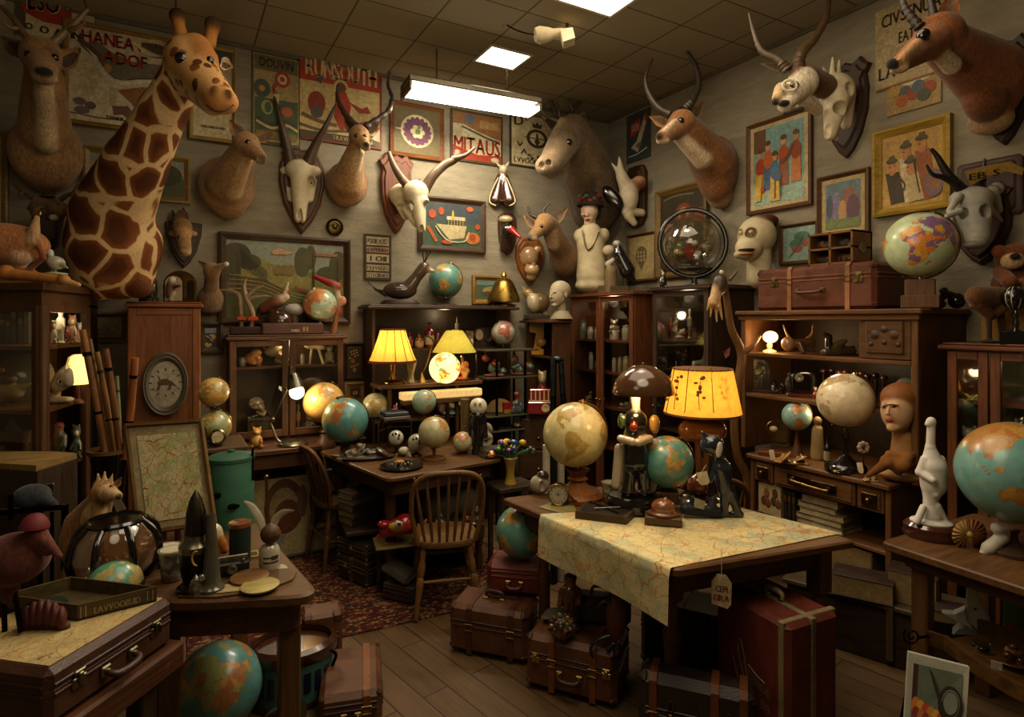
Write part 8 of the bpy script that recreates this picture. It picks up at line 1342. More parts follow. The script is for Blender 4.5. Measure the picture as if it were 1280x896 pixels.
p=QT[0].lerp(QT[1],.3);t=T('price_tag','large cream price tag on a string from the front edge of the middle table','tag',902,718,d=dep(p)-.03);k=t.s;m=t.mm('c9b38a','print');m.poly([V((x*k,0,z*k))for x,z in((-5,0),(5,0),(12,-10),(11,-36),(7,-42),(-12,-38),(-12,-10))],(0,.003,0));m.text('CEPI',lambda u,v:V(((-7+14*u)*k,-.001,(-22+8*v)*k)),col='3a2a1c',bold=.04);m.text('EIRA',lambda u,v:V(((-9+18*u)*k,-.001,(-33+8*v)*k)),col='8a1c18',bold=.04);t.add(m,'card',None,0);m=t.mm('b5a684','cloth');m.tube([(0,0,-3*k),(0,.01,31*k)],.0014,5);t.add(m,'string')
C_='5a3620'
fsuit('brown suitcase with two straps below the red case',561,815,658,834,.22,.235,col=C_,straps=(.27,.8),handle='top',hcol='3a2414',corner='46281a',scol='4a2a16')
A,B=onz(607,743,.25),onz(680,750,.25);suitcase('small dusky red case with rounded lid under the floor globe',A,B,.19,.17,'6a2c20',(),(),'front','5a281c','7a3a2c',None,.66,bev=.03)
globe('teal globe resting on the small red case',652,664,32,3.06,G_TEAL,None,lon=-30,ring=None,pitch=.4)
fsuit('brown suitcase with leather straps carrying carved figures',657,860,770,890,.27,.235,col='5f3a22',straps=(.3,.75),latches=(.12,.9),handle='front',corner='46281a',scol='7a4422')
zf=.25
def sc2(y):return dz(y,zf)
figure('bell_figure','brown bell shaped wooden figure standing on the strapped suitcase','figurine',713,785,68,36,sc2(785),('4a2a1c','5f3622','6a3e28'),'gloss','stand',res=50)
t=T('pinecone','gold flecked pine cone ornament in front of the bell shaped figure','ornament',702,800,d=sc2(800));m=t.mb('4a3a22','bust');q=random.Random(3);m.ball((702,783),14,14);[m.ball((702+15*math.cos(a_)*math.cos(b_),783+15*math.sin(b_),-15*math.sin(a_)*math.cos(b_)*t.s),(3,2.4,3),6,col=q.choice(('5a4a2c','8a744a','3a2c1c')))for a_,b_ in[(i*2.4,math.asin(1-2*(i+.5)/44))for i in range(44)]];t.one(m)
t=T('gourd_figure','orange ribbed gourd figure with dark curled arms on the strapped suitcase','figurine',765,812,d=sc2(812));m=t.mb('5f3420','wood:z');m.lathe((770,800),[(3,0),(9,6),(13,24),(12,40),(7,50),(5,56),(8,60),(6,66),(0,66)],9);t.add(m,'body');m=t.mb('1a1e1c','gloss');m.tube([(762,795),(752,798),(741,805),(738,815),(741,822)],(4,1),8,5);t.add(m,'arm');m=t.mb('1a1e1c','gloss');m.tube([(764,752),(754,752),(746,762)],(3.5,1),8,4);t.add(m,'arm');m=t.mb('1a1e1c','gloss');m.tube([(758,812),(770,803),(774,812)],3.4,8,4);t.add(m,'foot')
q=onz(790,815,.252);t=T('leather_bag','dark worn leather bag lying on the strapped suitcase under the hanging map','bag',0,0,at=(1.72,2.19,.252),rot=-.75);m=t.mm('2f2820','leather');m.bx(-.15,.13,-.06,.06,0,.13,.03);t.add(m,'body');m=t.mm('4a4234','leather');m.tube([(-.14,-.064,.1),(.12,-.064,.1)],.005,6);t.add(m,'piping');m=t.mm('3a3026','leather');m.tube([(-.05,0,.125),(-.04,0,.16),(.03,0,.16),(.04,0,.125)],.007,8,4);t.add(m,'handle')
t=T('flat_cap','grey flat cap on the strapped suitcase behind the pine cone','cap',693,778,d=2.78);m=t.mb('5a5444','cloth');m.lathe((695,770),[(15,-1),(17,1),(13,6),(5,9),(0,9)],22,flat=(1,.8));m.ball((684,771,-.03),(8,6,1.4),12);t.one(m)
A,B=U(797,0,2.28),U(942,0,2.13);A.z=B.z=.001;suitcase('black brown trunk with three tan straps at the bottom edge of the view',A,B,.13,.30,'2b201a',(.14,.68,.92),(),None,scol='6a3a1c',lid=.55,trim='3a2a1e',bev=.03,corner='352418',mcol='8a7448')
t=bpy.data.objects[[o.name for o in bpy.data.objects if o.get('label','').startswith('black brown trunk')][0]];w_=(B-A).length
for u in(.3,.8):m=MB(col='7a6638',mat='metal');x=(u-.5)*w_;m.tube([(x+.011*math.cos(i*PI/6),-.006,.2+.02*math.sin(i*PI/6))for i in range(12)],.003,6,closed=True);m.tube([(x+.012*math.cos(i*PI/6),-.006,.15+.016*math.sin(i*PI/6))for i in range(12)],.004,6,closed=True);m.obj('hasp',t)
A,B=U(893,0,2.46),U(985,0,2.13);A.z=B.z=.001;t=suitcase('large upright red suitcase with pale edging and a scratched emblem',A,B,.27,.55,'5f271a',(),(),'top','8a7a58',trim='5f271a',lid=.97,bev=.02,seam=False,mcol='8a7a50');w_=(B-A).length;m=t.mm('7a6a4a','leather')
for x in(w_/2-.03,):m.bx(x-.012,x+.012,-.004,.274,0,.555,.003)
for y in(.13,):m.bx(-w_/2-.004,w_/2+.005,y-.012,y+.012,0,.556,.003)
t.add(m,'edging_strap');m=t.mm('6f6650','print');Lq=lambda x,z:V((x,-.0015,z));
for pts in([(-.06,.16),(-.02,.24),(-.05,.34),(-.04,.4),(-.02,.34),(0,.24),(.03,.18)],[(-.08,.32),(-.03,.18),(.0,.14),(.05,.12)],[(0,.32),(.04,.3),(.08,.29)]):m.tube([Lq(*p)for p in pts],.003,5,4)
m.text('ZENOS',lambda u,v:Lq(-.01+.11*u,.27-.03*u+.035*v));m.text('R 813',lambda u,v:Lq(.02+.08*u,.2-.02*u+.035*v));t.add(m,'emblem',None,0)
A,B=U(800,0,2.86),U(900,0,2.68);A.z=B.z=.001;suitcase('dark olive trunk deep under the middle table',A,B,.26,.30,'23221a',(.5,),(),None,scol='3a2c1a',trim='3a3020',corner='2a241a')
t=T('windsor_chair','chair behind the right end of the middle table, its back rail showing','chair',0,0,at=(2.72,2.45,.001),rot=2.4);windsor(t,.34,.32,.42,.36,'5a341c')
t=T('branch_stand','gnarled wooden branch stand with a hanging dried claw beside the hutch','stand',930,400+CH*F/3.85,d=3.85);m=t.mb('5f3c20','wood:z');zz=400+CH*F/3.85;m.tube([(904,344,-.02),(908,372),(914,410),(927,442),(922,480),(918,530),(922,570),(936,610),(930,zz)],(3,4,4.5,5.5,5,5,5,5.5,7),10,5);m.tube([(912,350),(917,344),(922,338)],(2.5,1),8,3);m.tube([(927,442),(940,434),(950,420,.05)],(4,2),8,3);t.add(m,'branch');t.sdf('claw',[('e',(900,356,-.05),(9,8,13),'3a281a'),('c',(896,360,-.05),(893,378,-.06),6,7,'b08a5a'),('c',(890,380,-.06),(888,396,-.06),2.5,1,'b08a5a'),('c',(895,382,-.06),(896,402,-.06),2.5,1,'b08a5a'),('c',(899,380,-.06),(903,400,-.06),2.5,1,'b08a5a'),('c',(888,374,-.06),(884,388,-.06),2.5,1,'b08a5a')],54,2,'horn');m=t.mb('c9c0a8','gloss');m.ball((902,340,-.05),3,8);t.add(m,'knob')
t=T('butterfly','small pink paper butterfly on the dark cabinet side below the claw','butterfly',906,440,Y=2.985);m=t.mb('b0646a','paint');m.poly([(898,430,0),(904,440,0),(902,447,0)],(0,.002,0));m.poly([(904,440,0),(913,434,.01),(912,444,.01),(907,448,0)],(0,.002,0));m.tube([(900,442,-.004),(908,438,-.004)],.8,6,col='3a241c');t.one(m)
t=T('hutch','wide wooden writing hutch with open shelves against the right wall','hutch',0,0,at=(3.3,2.715,0),rot=-PI/2);HC='5c381f';W_,D_,H_=1.095,.49,1.71
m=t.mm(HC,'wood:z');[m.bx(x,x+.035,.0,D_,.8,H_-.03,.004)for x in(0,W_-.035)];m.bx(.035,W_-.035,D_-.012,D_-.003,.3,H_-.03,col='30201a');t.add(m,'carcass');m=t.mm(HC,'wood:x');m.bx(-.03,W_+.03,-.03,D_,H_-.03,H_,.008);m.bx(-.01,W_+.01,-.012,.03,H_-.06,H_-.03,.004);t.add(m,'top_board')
for z in(1.437,1.168):m=t.mm(HC,'wood:x');m.bx(.036,W_-.036,.005,D_-.013,z-.025,z,.004);t.add(m,'shelf')
m=t.mm('4f301c','wood:x');m.bx(.79,W_-.036,.004,.03,1.44,1.675,.004);m.bx(.83,W_-.07,-.006,.006,1.47,1.645,.01);d=t.add(m,'carved_door');m=t.mm('3a2214','wood:x');[m.lathe((x,-.006,z),[(r_,0),(r_*.6,.006),(0,.008)],10,axis=(0,-1,0))for x,z,r_ in((.93,1.6,.02),(.93,1.53,.014),(.88,1.57,.026),(.98,1.57,.026),(.86,1.52,.015),(1.0,1.52,.015))];t.add(m,'carving',d)
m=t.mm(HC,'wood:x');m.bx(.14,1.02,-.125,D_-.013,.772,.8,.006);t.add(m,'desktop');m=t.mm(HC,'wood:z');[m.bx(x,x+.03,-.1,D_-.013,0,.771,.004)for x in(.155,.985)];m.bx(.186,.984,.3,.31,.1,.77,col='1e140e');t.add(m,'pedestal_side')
for x0,x1,kd in((.19,.32,'k'),(.33,.83,'h'),(.84,.98,'k')):
    m=t.mm('5a371f','wood:x');m.bx(x0,x1,-.1,.2,.64,.768,.003);m.bx(x0+.015,x1-.015,-.108,-.1,.655,.753,.004);dr=t.add(m,'drawer');m=t.mm('8a6a3c','metal');xm=(x0+x1)/2
    if kd=='k':m.box((xm,-.112,.7),(.08,.008,.07),.002,col='6a5030');m.ball((xm,-.125,.7),.014,10);t.add(m,'knob',dr)
    else:m.box((xm,-.112,.705),(.3,.008,.05),.002,col='4a3a24');m.tube([(xm-.11,-.115,.715),(xm-.1,-.145,.705),(xm+.1,-.145,.695),(xm+.11,-.115,.705)],(.014,.012,.012,.014),10,4);t.add(m,'handle',dr)
m=t.mm(HC,'wood:x');m.bx(.186,.984,-.08,.299,.42,.44,.003);t.add(m,'lower_shelf')
def hs(px,z,X=3.5):d=dX(px,X);return d,yat(z,d)
za,zb_,zd=1.438,1.169,.801
d,y=hs(940,za);bottle('tiny red and gold flask at the left of the hutch top shelf',940,y,30,11,d,'8a3418','b08a4a','b5803c')
d,y=hs(963,za,3.42);t=T('oil_lamp','small glowing oil lamp with a white glass shade in the hutch','lamp',962,y,d=d);m=t.mb('f0d090','lampshade:2.2');m.ball((963,y-19),(9,9,7.5),18);t.add(m,'lamp_shade');m=t.mb('c0a878','gloss');m.lathe((962,y),[(9,0),(8,2),(3,4),(4,9),(2.5,12),(0,12)],18);t.add(m,'base');lamp('POINT',t.loc+t.mw@t.p((963,y-18,-.06)),2.2,HOT,.03,name='oil_lamp_flame')
d,y=hs(998,za,3.45);t=T('longhorn_skull','small bronze longhorn skull with upright horns in the hutch','skull',998,y,d=d);t.sdf('skull',[('e',(985,y-12),(8,7,9),'a5784a'),('c',(988,y-12),(1012,y-14),5,6,'6a4a2c'),('e',(1014,y-13),(5,5,7),'8a6438'),('c',(1000,y-12,-.03),(1004,y-2,-.05),4,3,'5a3e24')],54,2,'gloss');horn(t,[(990,y-16),(984,y-24),(979,y-36)],2.4,.8,'b5884a',name='horn',mat='gloss');horn(t,[(1008,y-18),(1015,y-24),(1016,y-36)],2.4,.8,'b5884a',mat='gloss')
d,y=hs(1048,za,3.45);t=T('dragon_figurine','coiled dark bronze dragon figurine in the hutch','figurine',1048,y,d=d);t.sdf('x',[('c',(1032,y-4),(1064,y-6),6,6,'4a3820'),('c',(1036,y-6),(1036,y-22),5,4,'241c16'),('c',(1036,y-24),(1030,y-28),3.5,2,'241c16'),('c',(1040,y-10),(1056,y-18),5,3,'6a5430'),('c',(1060,y-6),(1068,y-12),4,1,'5a4626'),('c',(1048,y-6),(1052,y-12),6,4,'3a2c1a')],60,1.4,'gloss',solo=True)
d,y=hs(946,zb_,3.42);t=T('glass_dome','arched glass dome clock at the left of the hutch middle shelf','clock',946,y,d=d,rot=-PI/2+.5);m=t.mb('3a2418','wood:x');m.box((946,y-1.5,0),(34,3,16),.5);t.add(m,'base');m=t.mb('8a8a74','shell');m.poly([(946+16*math.cos(i*PI/12),y-26-15*math.sin(i*PI/12),-.02)for i in range(13)]+[(930,y-3,-.02),(962,y-3,-.02)],(0,.06,0));t.add(m,'glass_dome');m=t.mb('a59a78','metal');m.lathe((946,y-28,-.01),[(8,-2),(9,0),(7,2),(0,1)],18,axis=(0,-1,0));[m.tube([(x,y-3),(x,y-22)],1.6,8,col=c)for x,c in((938,'b0a070'),(946,'8a3a24'),(952,'a5a090'))];t.add(m,'movement')
LH=[(972,26,18,('1e1814','2a2019','4a3828'),'black seated figurine right of the dome clock','heap'),(986,28,10,('2a201a','4a4438','6a6450'),'dark figurine with a silver tip on the hutch middle shelf','stand'),(1019,14,7,('8a2a18','a53a1c','b58a5a'),'little red bottle figure on the hutch middle shelf','sit')]
for px,h,w_,c,lb,kd in LH:d,y=hs(px,zb_,3.44);figure('figurine',lb,'figurine',px,y,h,w_,d,c,'gloss',kd)
d,y=hs(1004,zb_,3.42);t=T('toy_machine','small black toy sewing machine with a silver wheel on the hutch middle shelf','toy',1004,y,d=d);m=t.mb('15120f','gloss');m.box((1004,y-2,0),(32,4,14),.8,col='4a1c14');m.tube([(1016,y-4),(1016,y-24),(1010,y-29),(996,y-29),(990,y-24),(990,y-10)],(4,4,3.6,3,3,2),10,4);t.add(m,'body');m=t.mb('a59f8c','metal');m.lathe((999,y-24,-.03),[(5,-1),(5,1.5),(2,2),(0,1)],16,axis=(0,-1,0));t.add(m,'wheel')
for i in range(9):px=1029+9.4*i;d,y=hs(px,zb_,3.58);t=T('walking_cane','dark cane head standing in a row at the back of the hutch middle shelf','cane',px,y,d=d,grp='cane heads in the hutch');m=t.mb('2a1610','gloss');m.tube([(px,y),(px,y-28)],1.8,8);m.ball((px+(i%3)-1,y-31-(i%2)*2),(4.6,5,4),12,col=('3a1c14','241410','4a2418')[i%3]);t.one(m)
d,y=hs(1133,zb_,3.4);t=T('face_mask','grey blank face mask at the right of the hutch middle shelf','mask',1133,y,d=d);t.sdf('x',[('e',(1133,y-22),(14,9,19),'6f6a5c'),('c',(1130,y-24,-.04),(1128,y-17,-.05),2.5,3,'6f6a5c'),('e',(1130,y-10,-.03),(6,4,2),'5f5a4e')],50,1.5,'paint',solo=True)
d,y=hs(962,zd,3.6);blockthing('wooden_box','plain round cornered wooden box at the back left of the hutch desk','box',960,y,46,28,d,'5f4222',.08,'wood:x',rot=-PI/2+.3,bev=.01)
d,y=hs(966,zd,3.28);t=T('ring_ornament','brass ring ornament on a red book at the left of the hutch desk','ornament',966,y,d=d);m=t.mb('8a6a3a','metal');m.tube([(966+7.5*math.cos(i*PI/8),y-34+7.5*math.sin(i*PI/8),0)for i in range(16)],1,6,closed=True);m.tube([(966,y-4),(966,y-27)],1.4,8);m.ball((967,y-32),(5,4,4),10,col='b5a074',mat='paint');t.add(m,'ring');m=t.mb('6a3a1e','leather');m.box((966,y-2.5,0),(34,5,20),.6);t.add(m,'base')
d,y=hs(996,zd,3.35);globe('small bright globe on a slim stem on the hutch desk',996,520,17.5,d,'globe:7a9a90:c0642c:b08a3a:a0683a',(y,9,'cone'),lon=-80,ring='8a7a54');d,y=hs(1058,zd,3.28);globe('large cream globe on a black foot on the hutch desk',1057,500,33,d,G_CREAM,(y,24,'disk'),lon=170,tilt=.35,ring='8a7040',bcol='100e0d',bmat='gloss')
d,y=hs(1022,zd,3.4);t=T('robed_statue','pale robed monk statue between the two hutch globes','statue',1022,y,d=d);t.sdf('x',[('c',(1022,y-4),(1022,y-38),8,6,'8a7248'),('e',(1022,y-48),(5,5,6),'6a5434'),('c',(1018,y-36),(1018,y-10),3,4,'a08a5c')],50,2,'paint',solo=True);d,y=hs(1034,zd,3.36);bottle('small black bottle beside the robed statue',1034,y,32,8,d,'14110e','14110e','a5956a')
d,y=hs(1079,zd,3.26);t=T('daisy_pick','pale round flower ornament on a thin rod on the hutch desk','ornament',1079,y,d=d);m=t.mb('b5a08a','gloss');c=(1079,y-36);[m.ball((c[0]+5*math.cos(i*PI/4),c[1]+5*math.sin(i*PI/4),0),(3,1.6,3),8)for i in range(8)];m.ball((c[0],c[1],-.008),2.6,8,col='4a1c1c');t.add(m,'flower');m=t.mb('6a5a44','metal');m.tube([(1079,y),(1079,y-34)],.7,6);m.lathe((1076,y),[(18,0),(17,2.4),(0,3)],22,flat=(1,.5),col='4a2416',mat='wood:x');t.add(m,'stand')
d,y=hs(1126,zd,3.32);t=T('mannequin','painted lady mannequin head with short auburn hair on the hutch desk','mannequin',1126,y,d=d);y0=528
bald(t,1125,511,26.5,'c29a74',120,-.62,'7d4a1e','9a2a20',(('c',(1130,548),(1130,y-18),13,17,'a57a4c'),('e',(1129,y-9),(28,20,9),'a57a4c')))
t.sdf('scarf',[('c',(1108,y-26,-.05),(1128,y-20,-.11),7,8,'7a4e22'),('c',(1128,y-20,-.11),(1150,y-28,-.02),8,8,'84562a'),('c',(1104,y-20,-.06),(1086,y-8,-.07),6,3,'6a4420'),('c',(1150,y-28),(1156,y-34,.04),7,6,'7a4e22'),('c',(1112,y-34,-.06),(1134,y-30,-.1),5,6,'8a5c2e'),('c',(1134,y-30,-.1),(1148,y-36,-.02),6,5,'8a5c2e'),('c',(1112,y-22,-.09),(1124,y-10,-.1),5,3,'6f4420')],60,3,'cloth')
for px,w_,lb,c in((1050,18,'row of small pale shells at the front of the hutch desk','a5946c'),(1088,22,'brown pebbles and shells near the lady mannequin head','a07a4c'),(990,50,'amber carved bones lying at the front left of the hutch desk','a5763a')):d,y=hs(px,zd,3.2);figure('shells',lb,'shells',px,y,8 if w_<40 else 11,w_,d,(c,c,'8a6a44'),'gloss','heap')
for px,y,lb in((964,562,'cream tag hanging over the left edge of the hutch desk'),(1074,578,'cream tag hanging over the desk edge below the shells')):t,m=tagcard('price_tag',lb,px,y,7,13,dX(px,3.165),rot=-PI/2,tilt=.2);t.one(m)
for i,(h,c)in enumerate(((.035,'5a5244'),(.03,'7a6a4a'),(.035,'6a5a40'),(.03,'8a8068'),(.05,'3a3026'))):book(('grey book at the bottom of the stack under the hutch desk','tan book second in the stack under the hutch desk','brown book in the middle of the stack under the hutch desk','pale book below the top of the stack under the hutch desk','thick dark book on top of the stack under the hutch desk')[i],(3.44,2.13+.01*(i%2),.441+sum((.035,.03,.035,.03,.05)[:i])+.001*i),.3-.02*i,.2,h,PI/2+.05*(i%3),c)
t=T('record_sleeve','upright cream record sleeve printed with brown figures under the hutch desk','print',0,0,at=(3.215,2.42,.441),rot=-PI/2);m=t.mm('b09c70','print');m.bx(-.09,.07,0,.03,0,.19,.001);[m.ball((x,-.002,z),(.02,.002,.03),10,col=c)for x,z,c in((-.05,.08,'4a2418'),(-.02,.07,'6a2a1c'),(.02,.09,'3a2018'),(.05,.08,'6a3a24'),(-.03,.13,'7a4a34'),(.03,.14,'4a2a1c'))];t.one(m)
for i in range(3):upright('thin dark volume beside the record sleeve under the hutch desk',(3.23,2.33-.028*i,.441),.022,.18,.15,-PI/2,'2a201a',grp='thin volumes beside the record sleeve')
t=T('storage_box','plain tan cardboard box on the floor under the hutch desk','box',0,0,at=(3.24,2.1,.001),rot=-PI/2);m=t.mm('7a6440','print');m.bx(-.18,.28,0,.24,0,.40,.006);t.one(m)
zt=1.711;A,B=V((3.38,(dX(945,3.38)-3.38*fw.x)/fw.y,zt)),V((3.38,(dX(1094,3.38)-3.38*fw.x)/fw.y,zt));suitcase('large tan brown suitcase with two straps on top of the hutch',A,B,.36,.27,'5a2c16',(.32,.8),(.18,.88),'front','5a3018','7a4a2c','4a2416',.72,scol='8a5a34',mcol='9a8a5c')
t=T('carton','flat beige carton at the left end of the hutch top','box',0,0,at=(3.5,2.56,zt),rot=-PI/2);m=t.mm('6a5a3a','paint');m.bx(-.12,.10,0,.22,0,.235,.006);t.one(m)
d=dX(945,3.62);y=yat(zt+.236,d);t=T('skull_mannequin','painted white skull faced mannequin head with a red cap on the carton','mannequin',948,y,d=d);b='b5a684'
t.sdf('head',[('e',(946,295),(23,22,24),b),('e',(936,310,-.06),(16,14,16),b),('c',(949,310),(949,y-2),14,15,b),('e',(928,318,-.1),(10,8,6),b),('-',(939,290,-.15),(7,12,7),'2a1a12'),('-',(924,291,-.09),(5,10,7),'2a1a12'),('e',(933,312,-.14),(10,6,1.6),'14100c'),('e',(932,317,-.14),(9,5,1.8),'a5682c'),('e',(954,276,.02),(18,18,8),'4a2018')],84,1.6,'paint');[eye(t,p,3,'b0905c')for p in((939,290,-.09),(926,291,-.06))]
Ay=(dX(1010,3.46)-3.46*fw.x)/fw.y;By=(dX(1066,3.46)-3.46*fw.x)/fw.y;t=T('drawer_box','small wooden box of four open compartments on the brown suitcase','box',0,0,at=(3.46,(Ay+By)/2,zt+.274),rot=-PI/2);w_=(Ay-By)/2;m=t.mm('6a4220','wood:x');h=.2;[m.bx(-w_,w_,0,.2,z,z+.014,.002)for z in(0,.093,h-.014)];[m.bx(x-.007,x+.007,0,.2,.0,h,.002)for x in(-w_+.007,0,w_-.007)];m.bx(-w_,w_,.185,.2,0,h);t.add(m,'case');m=t.mm('2a1a10','bust');[m.box((x,.1,z),(w_*.7,.12,.045),.01)for x in(-w_/2,w_/2)for z in(.04,.132)];t.add(m,'contents');m=t.mm('8a8068','metal');m.lathe((w_+.001,.1,.1),[(.04,0),(.036,.004),(.03,.002),(0,.003)],20,axis=(1,0,0));t.add(m,'medal')
globe('large multicoloured political globe at the right end of the hutch top',1150,306,40,3.12,G_BRIGHT,(yat(zt,3.12),20,'block'),lon=20,tilt=.35,pitch=.2,ring='a08a60',bcol='5a3828');t=T('telephone','black telephone handset lying behind the political globe','telephone',1185,yat(zt,3.2),d=3.2);y=yat(zt,3.2);m=t.mb('120f0e','gloss');m.ball((1196,y-10),10,16);m.ball((1172,y-6),(9,8,6),14);m.tube([(1172,y-10),(1184,y-18),(1196,y-14)],4.5,10,5);m.ball((1180,y-22),5,10);t.one(m)
c3=rcab('display_cabinet','wooden glass fronted cabinet at the right edge of the view',3.4,1183,1296,.37,1.537,col='5f331f',shelves=(1.25,.95),doors=2,back='3f4630',knob='6a6a64')
d=dX(1222,3.5);y=yat(1.251,d);figure('beads','row of yellow beads on the shelf of the right edge cabinet','beads',1224,y,9,50,d,('8f8a2c','a59a34','8a7a2c'),'gloss','heap');d=dX(1214,3.5);y=yat(.951,d);figure('glass_cloche','pale blue domed ornament low in the right edge cabinet','ornament',1212,y,40,30,d,('5a6a64','7a8a80','8a9088'),'gloss','sit')
zt=1.538;d=3.0;y=yat(zt,d);t=T('yellow_box','plain yellow carton behind the animals on the right edge cabinet','box',1262,yat(zt,2.94),d=2.94,rot=-PI/2+.4);m=t.mm('8a6428','paint');m.bx(-.11,.11,0,.12,0,.2,.004);t.one(m)
t=T('teddy_bear','brown teddy bear with a cream muzzle on the yellow carton','toy',1268,yat(zt+.2,2.96),d=2.96);c='6f3c1c';t.sdf('body',[('e',(1270,322),(22,19,18),c),('e',(1266,326,-.07),(12,8,10),'b09064'),('e',(1269,320,-.105),(5,3,4),'1c120c'),('e',(1249,314),(8,4,8),c),('e',(1291,312),(8,4,8),c),('e',(1270,354),(25,20,20),c),('e',(1274,362,-.07),(15,8,13),'a58a5c'),('c',(1252,342),(1262,352,-.1),9,8,c),('c',(1290,342),(1284,356,-.1),9,8,c)],70,3);[eye(t,p,2,'0a0706')for p in((1260,315,-.075),(1279,315,-.075))]
t=T('antelope_figure','long legged brown animal figure standing on the right edge cabinet','animal figure',1236,yat(zt,2.88),d=2.88);y=yat(zt,2.88);t.sdf('x',[('c',(1222,370),(1256,372),13,13,'5f3a1c'),('c',(1216,370),(1215,382),5,3,'7a5430'),('c',(1224,380),(1236,394),9,5,'5f3a1c'),('c',(1236,394),(1237,y),3.4,2.6,'33231a'),('c',(1252,382),(1240,396,.03),9,4,'6a4422'),('c',(1250,384,.04),(1254,y,.04),5,3,'4a2e1a'),('e',(1237,y-2),(10,6,2.5),'241a12')],70,2.5,'fur',solo=True)
t=T('black_globe','small black globe with white lines on a black block on the right edge cabinet','globe',1270,yat(zt,2.79),d=2.79);y=yat(zt,2.79);m=t.mb('0d0c0c','gloss');m.ball((1269,372),15,24);t.add(m,'globe_ball');m=t.mb('b5b0a0','paint');[m.tube([(1269+15.2*math.cos(a_)*math.cos(b_),372-15.2*math.sin(a_),-15.2*math.cos(a_)*abs(math.sin(b_))*t.s)for a_ in[R(x)for x in range(-60,70,12)]],.5,5)for b_ in(1.1,1.9,2.5)];t.add(m,'line');m=t.mb('0d0c0c','gloss');m.lathe((1270,y),[(6,16),(3,20),(4,26),(2.6,30),(4,36),(3,y-388),(0,y-387)],14);m.box((1272,y-8,0),(36,16,22),.8);t.add(m,'base')
QR=[V((2.5,1.37,0)),V((2.47,.55,0)),V((3.2,.5,0)),V((3.25,1.36,0))]
t=T('table','plain wooden table at the right edge carrying a white statue','table',0,0,at=(2.85,1.0,0),rot=0);table(t,QR[::-1],((2.60,1.26),(2.60,.66),(3.1,.64),(3.12,1.26)),turned=False,ah=.05)
def rtb(y):return dz(y,.751)
t=T('statue','white plaster figure statue on a dark red oval base','statue',1164,671,d=rtb(671));m=t.mb('3f1c16','gloss');m.lathe((1164,671),[(29,0),(31,5),(29,9),(30,14),(26,18),(0,18)],36,flat=(1,.8));t.add(m,'base');c='cfcac0'
t.sdf('figure',[('e',(1164,527),(5.5,6,6),c),('e',(1160,530),(3.5,4,3),c),('c',(1164,532),(1163,558),4.5,5,c),('c',(1163,560),(1166,582),6,14,c),('c',(1166,584),(1167,606),15,14,c),('c',(1156,574),(1150,590),5,5,c),('c',(1150,590),(1166,600,-.05),5,4,c),('c',(1176,574),(1182,596),5,5,c),('c',(1182,596),(1170,618,-.03),5,4,c),('c',(1166,606),(1163,626),13,7.5,c),('c',(1163,628),(1164,644),7.5,12,c),('e',(1164,652),(23,18,5),c),('c',(1154,634,-.02),(1146,652,-.03),4,4,c),('c',(1172,632,-.02),(1182,652,-.02),4,4,c)],120,2,'paint')
globe('huge blue green globe at the right edge showing Australia',1268,590,62,2.30,'globe:5f8f88:a8642c:b0843c:a8783a',(yat(.751,2.30),30,'disk'),lon=128,tilt=.12,pitch=-.15,ring='7a7258',bcol='3a241a')
t=T('fan_shell','brown and gold ruffled seashell on the right table','shell',1212,684,d=rtb(684));m=t.mb('7a4a24','bone')
for cx,cy,r_,a0,a1,c in((1210,668,20,100,260,'9a7a44'),(1214,668,20,-80,100,'8a5a2c')):m.grid(lambda u,v,cx=cx,cy=cy,r_=r_,a0=a0,a1=a1:(cx+r_*v*math.cos(R(a0+(a1-a0)*u)),cy-r_*.95*v*math.sin(R(a0+(a1-a0)*u)),-.02+.03*v*v+.006*math.sin(u*60)*v),60,6,col=c)
m.ball((1212,668,-.02),4,10,col='b08a4a');t.one(m,80)
t=T('plaster_arm','white plaster hand and bent wrist lying on the right table','sculpture',1252,688,d=rtb(690));t.sdf('x',[('c',(1236,685),(1252,672),8,7,'c4beb2'),('c',(1252,672),(1247,660),6,6,'c4beb2'),('c',(1247,660),(1268,653),7,8,'c4beb2'),('c',(1268,653),(1292,660),8,9,'c4beb2'),('c',(1232,688),(1227,692),5,3,'c4beb2'),('c',(1238,690),(1236,694),4,3,'c4beb2')],66,2.5,'paint',solo=True)
t=T('tray','dark red wooden tray under the huge right edge globe','tray',1278,684,z=.752,rot=-.5);m=t.mm('4a1e14','wood:x');m.bx(-.12,.1,-.02,.13,0,.02,.005);t.one(m)
t=T('low_chest','long low dark chest on the floor stacked with old books','chest',0,0,at=(2.95,1.62,0),rot=-PI/2+.35);m=t.mm('2f2018','wood:x');m.bx(-.42,.3,0,.3,.0,.27,.006);t.add(m,'body');m=t.mm('4a3a2c','wood:x');m.bx(-.44,.32,-.02,.31,.27,.295,.005);t.add(m,'lid')
q=onz(1096,742,.297);cs=('6a5030','7a5a38','5a4026')
for i,(x,y,w_,d_,h,r_,lb)in enumerate(((3.03,1.74,.26,.16,.1,-1.1+PI,'thick old book with pale pages nearest on the low chest'),(3.16,1.56,.2,.14,.15,-1.25+PI,'old upright ledger behind the thick book on the low chest'),(3.1,1.44,.2,.14,.05,-1.0+PI,'flat ragged book at the right end of the low chest'))):book(lb,(x,y,.297),w_,d_,h,r_,'33221a',page='8f7a52')
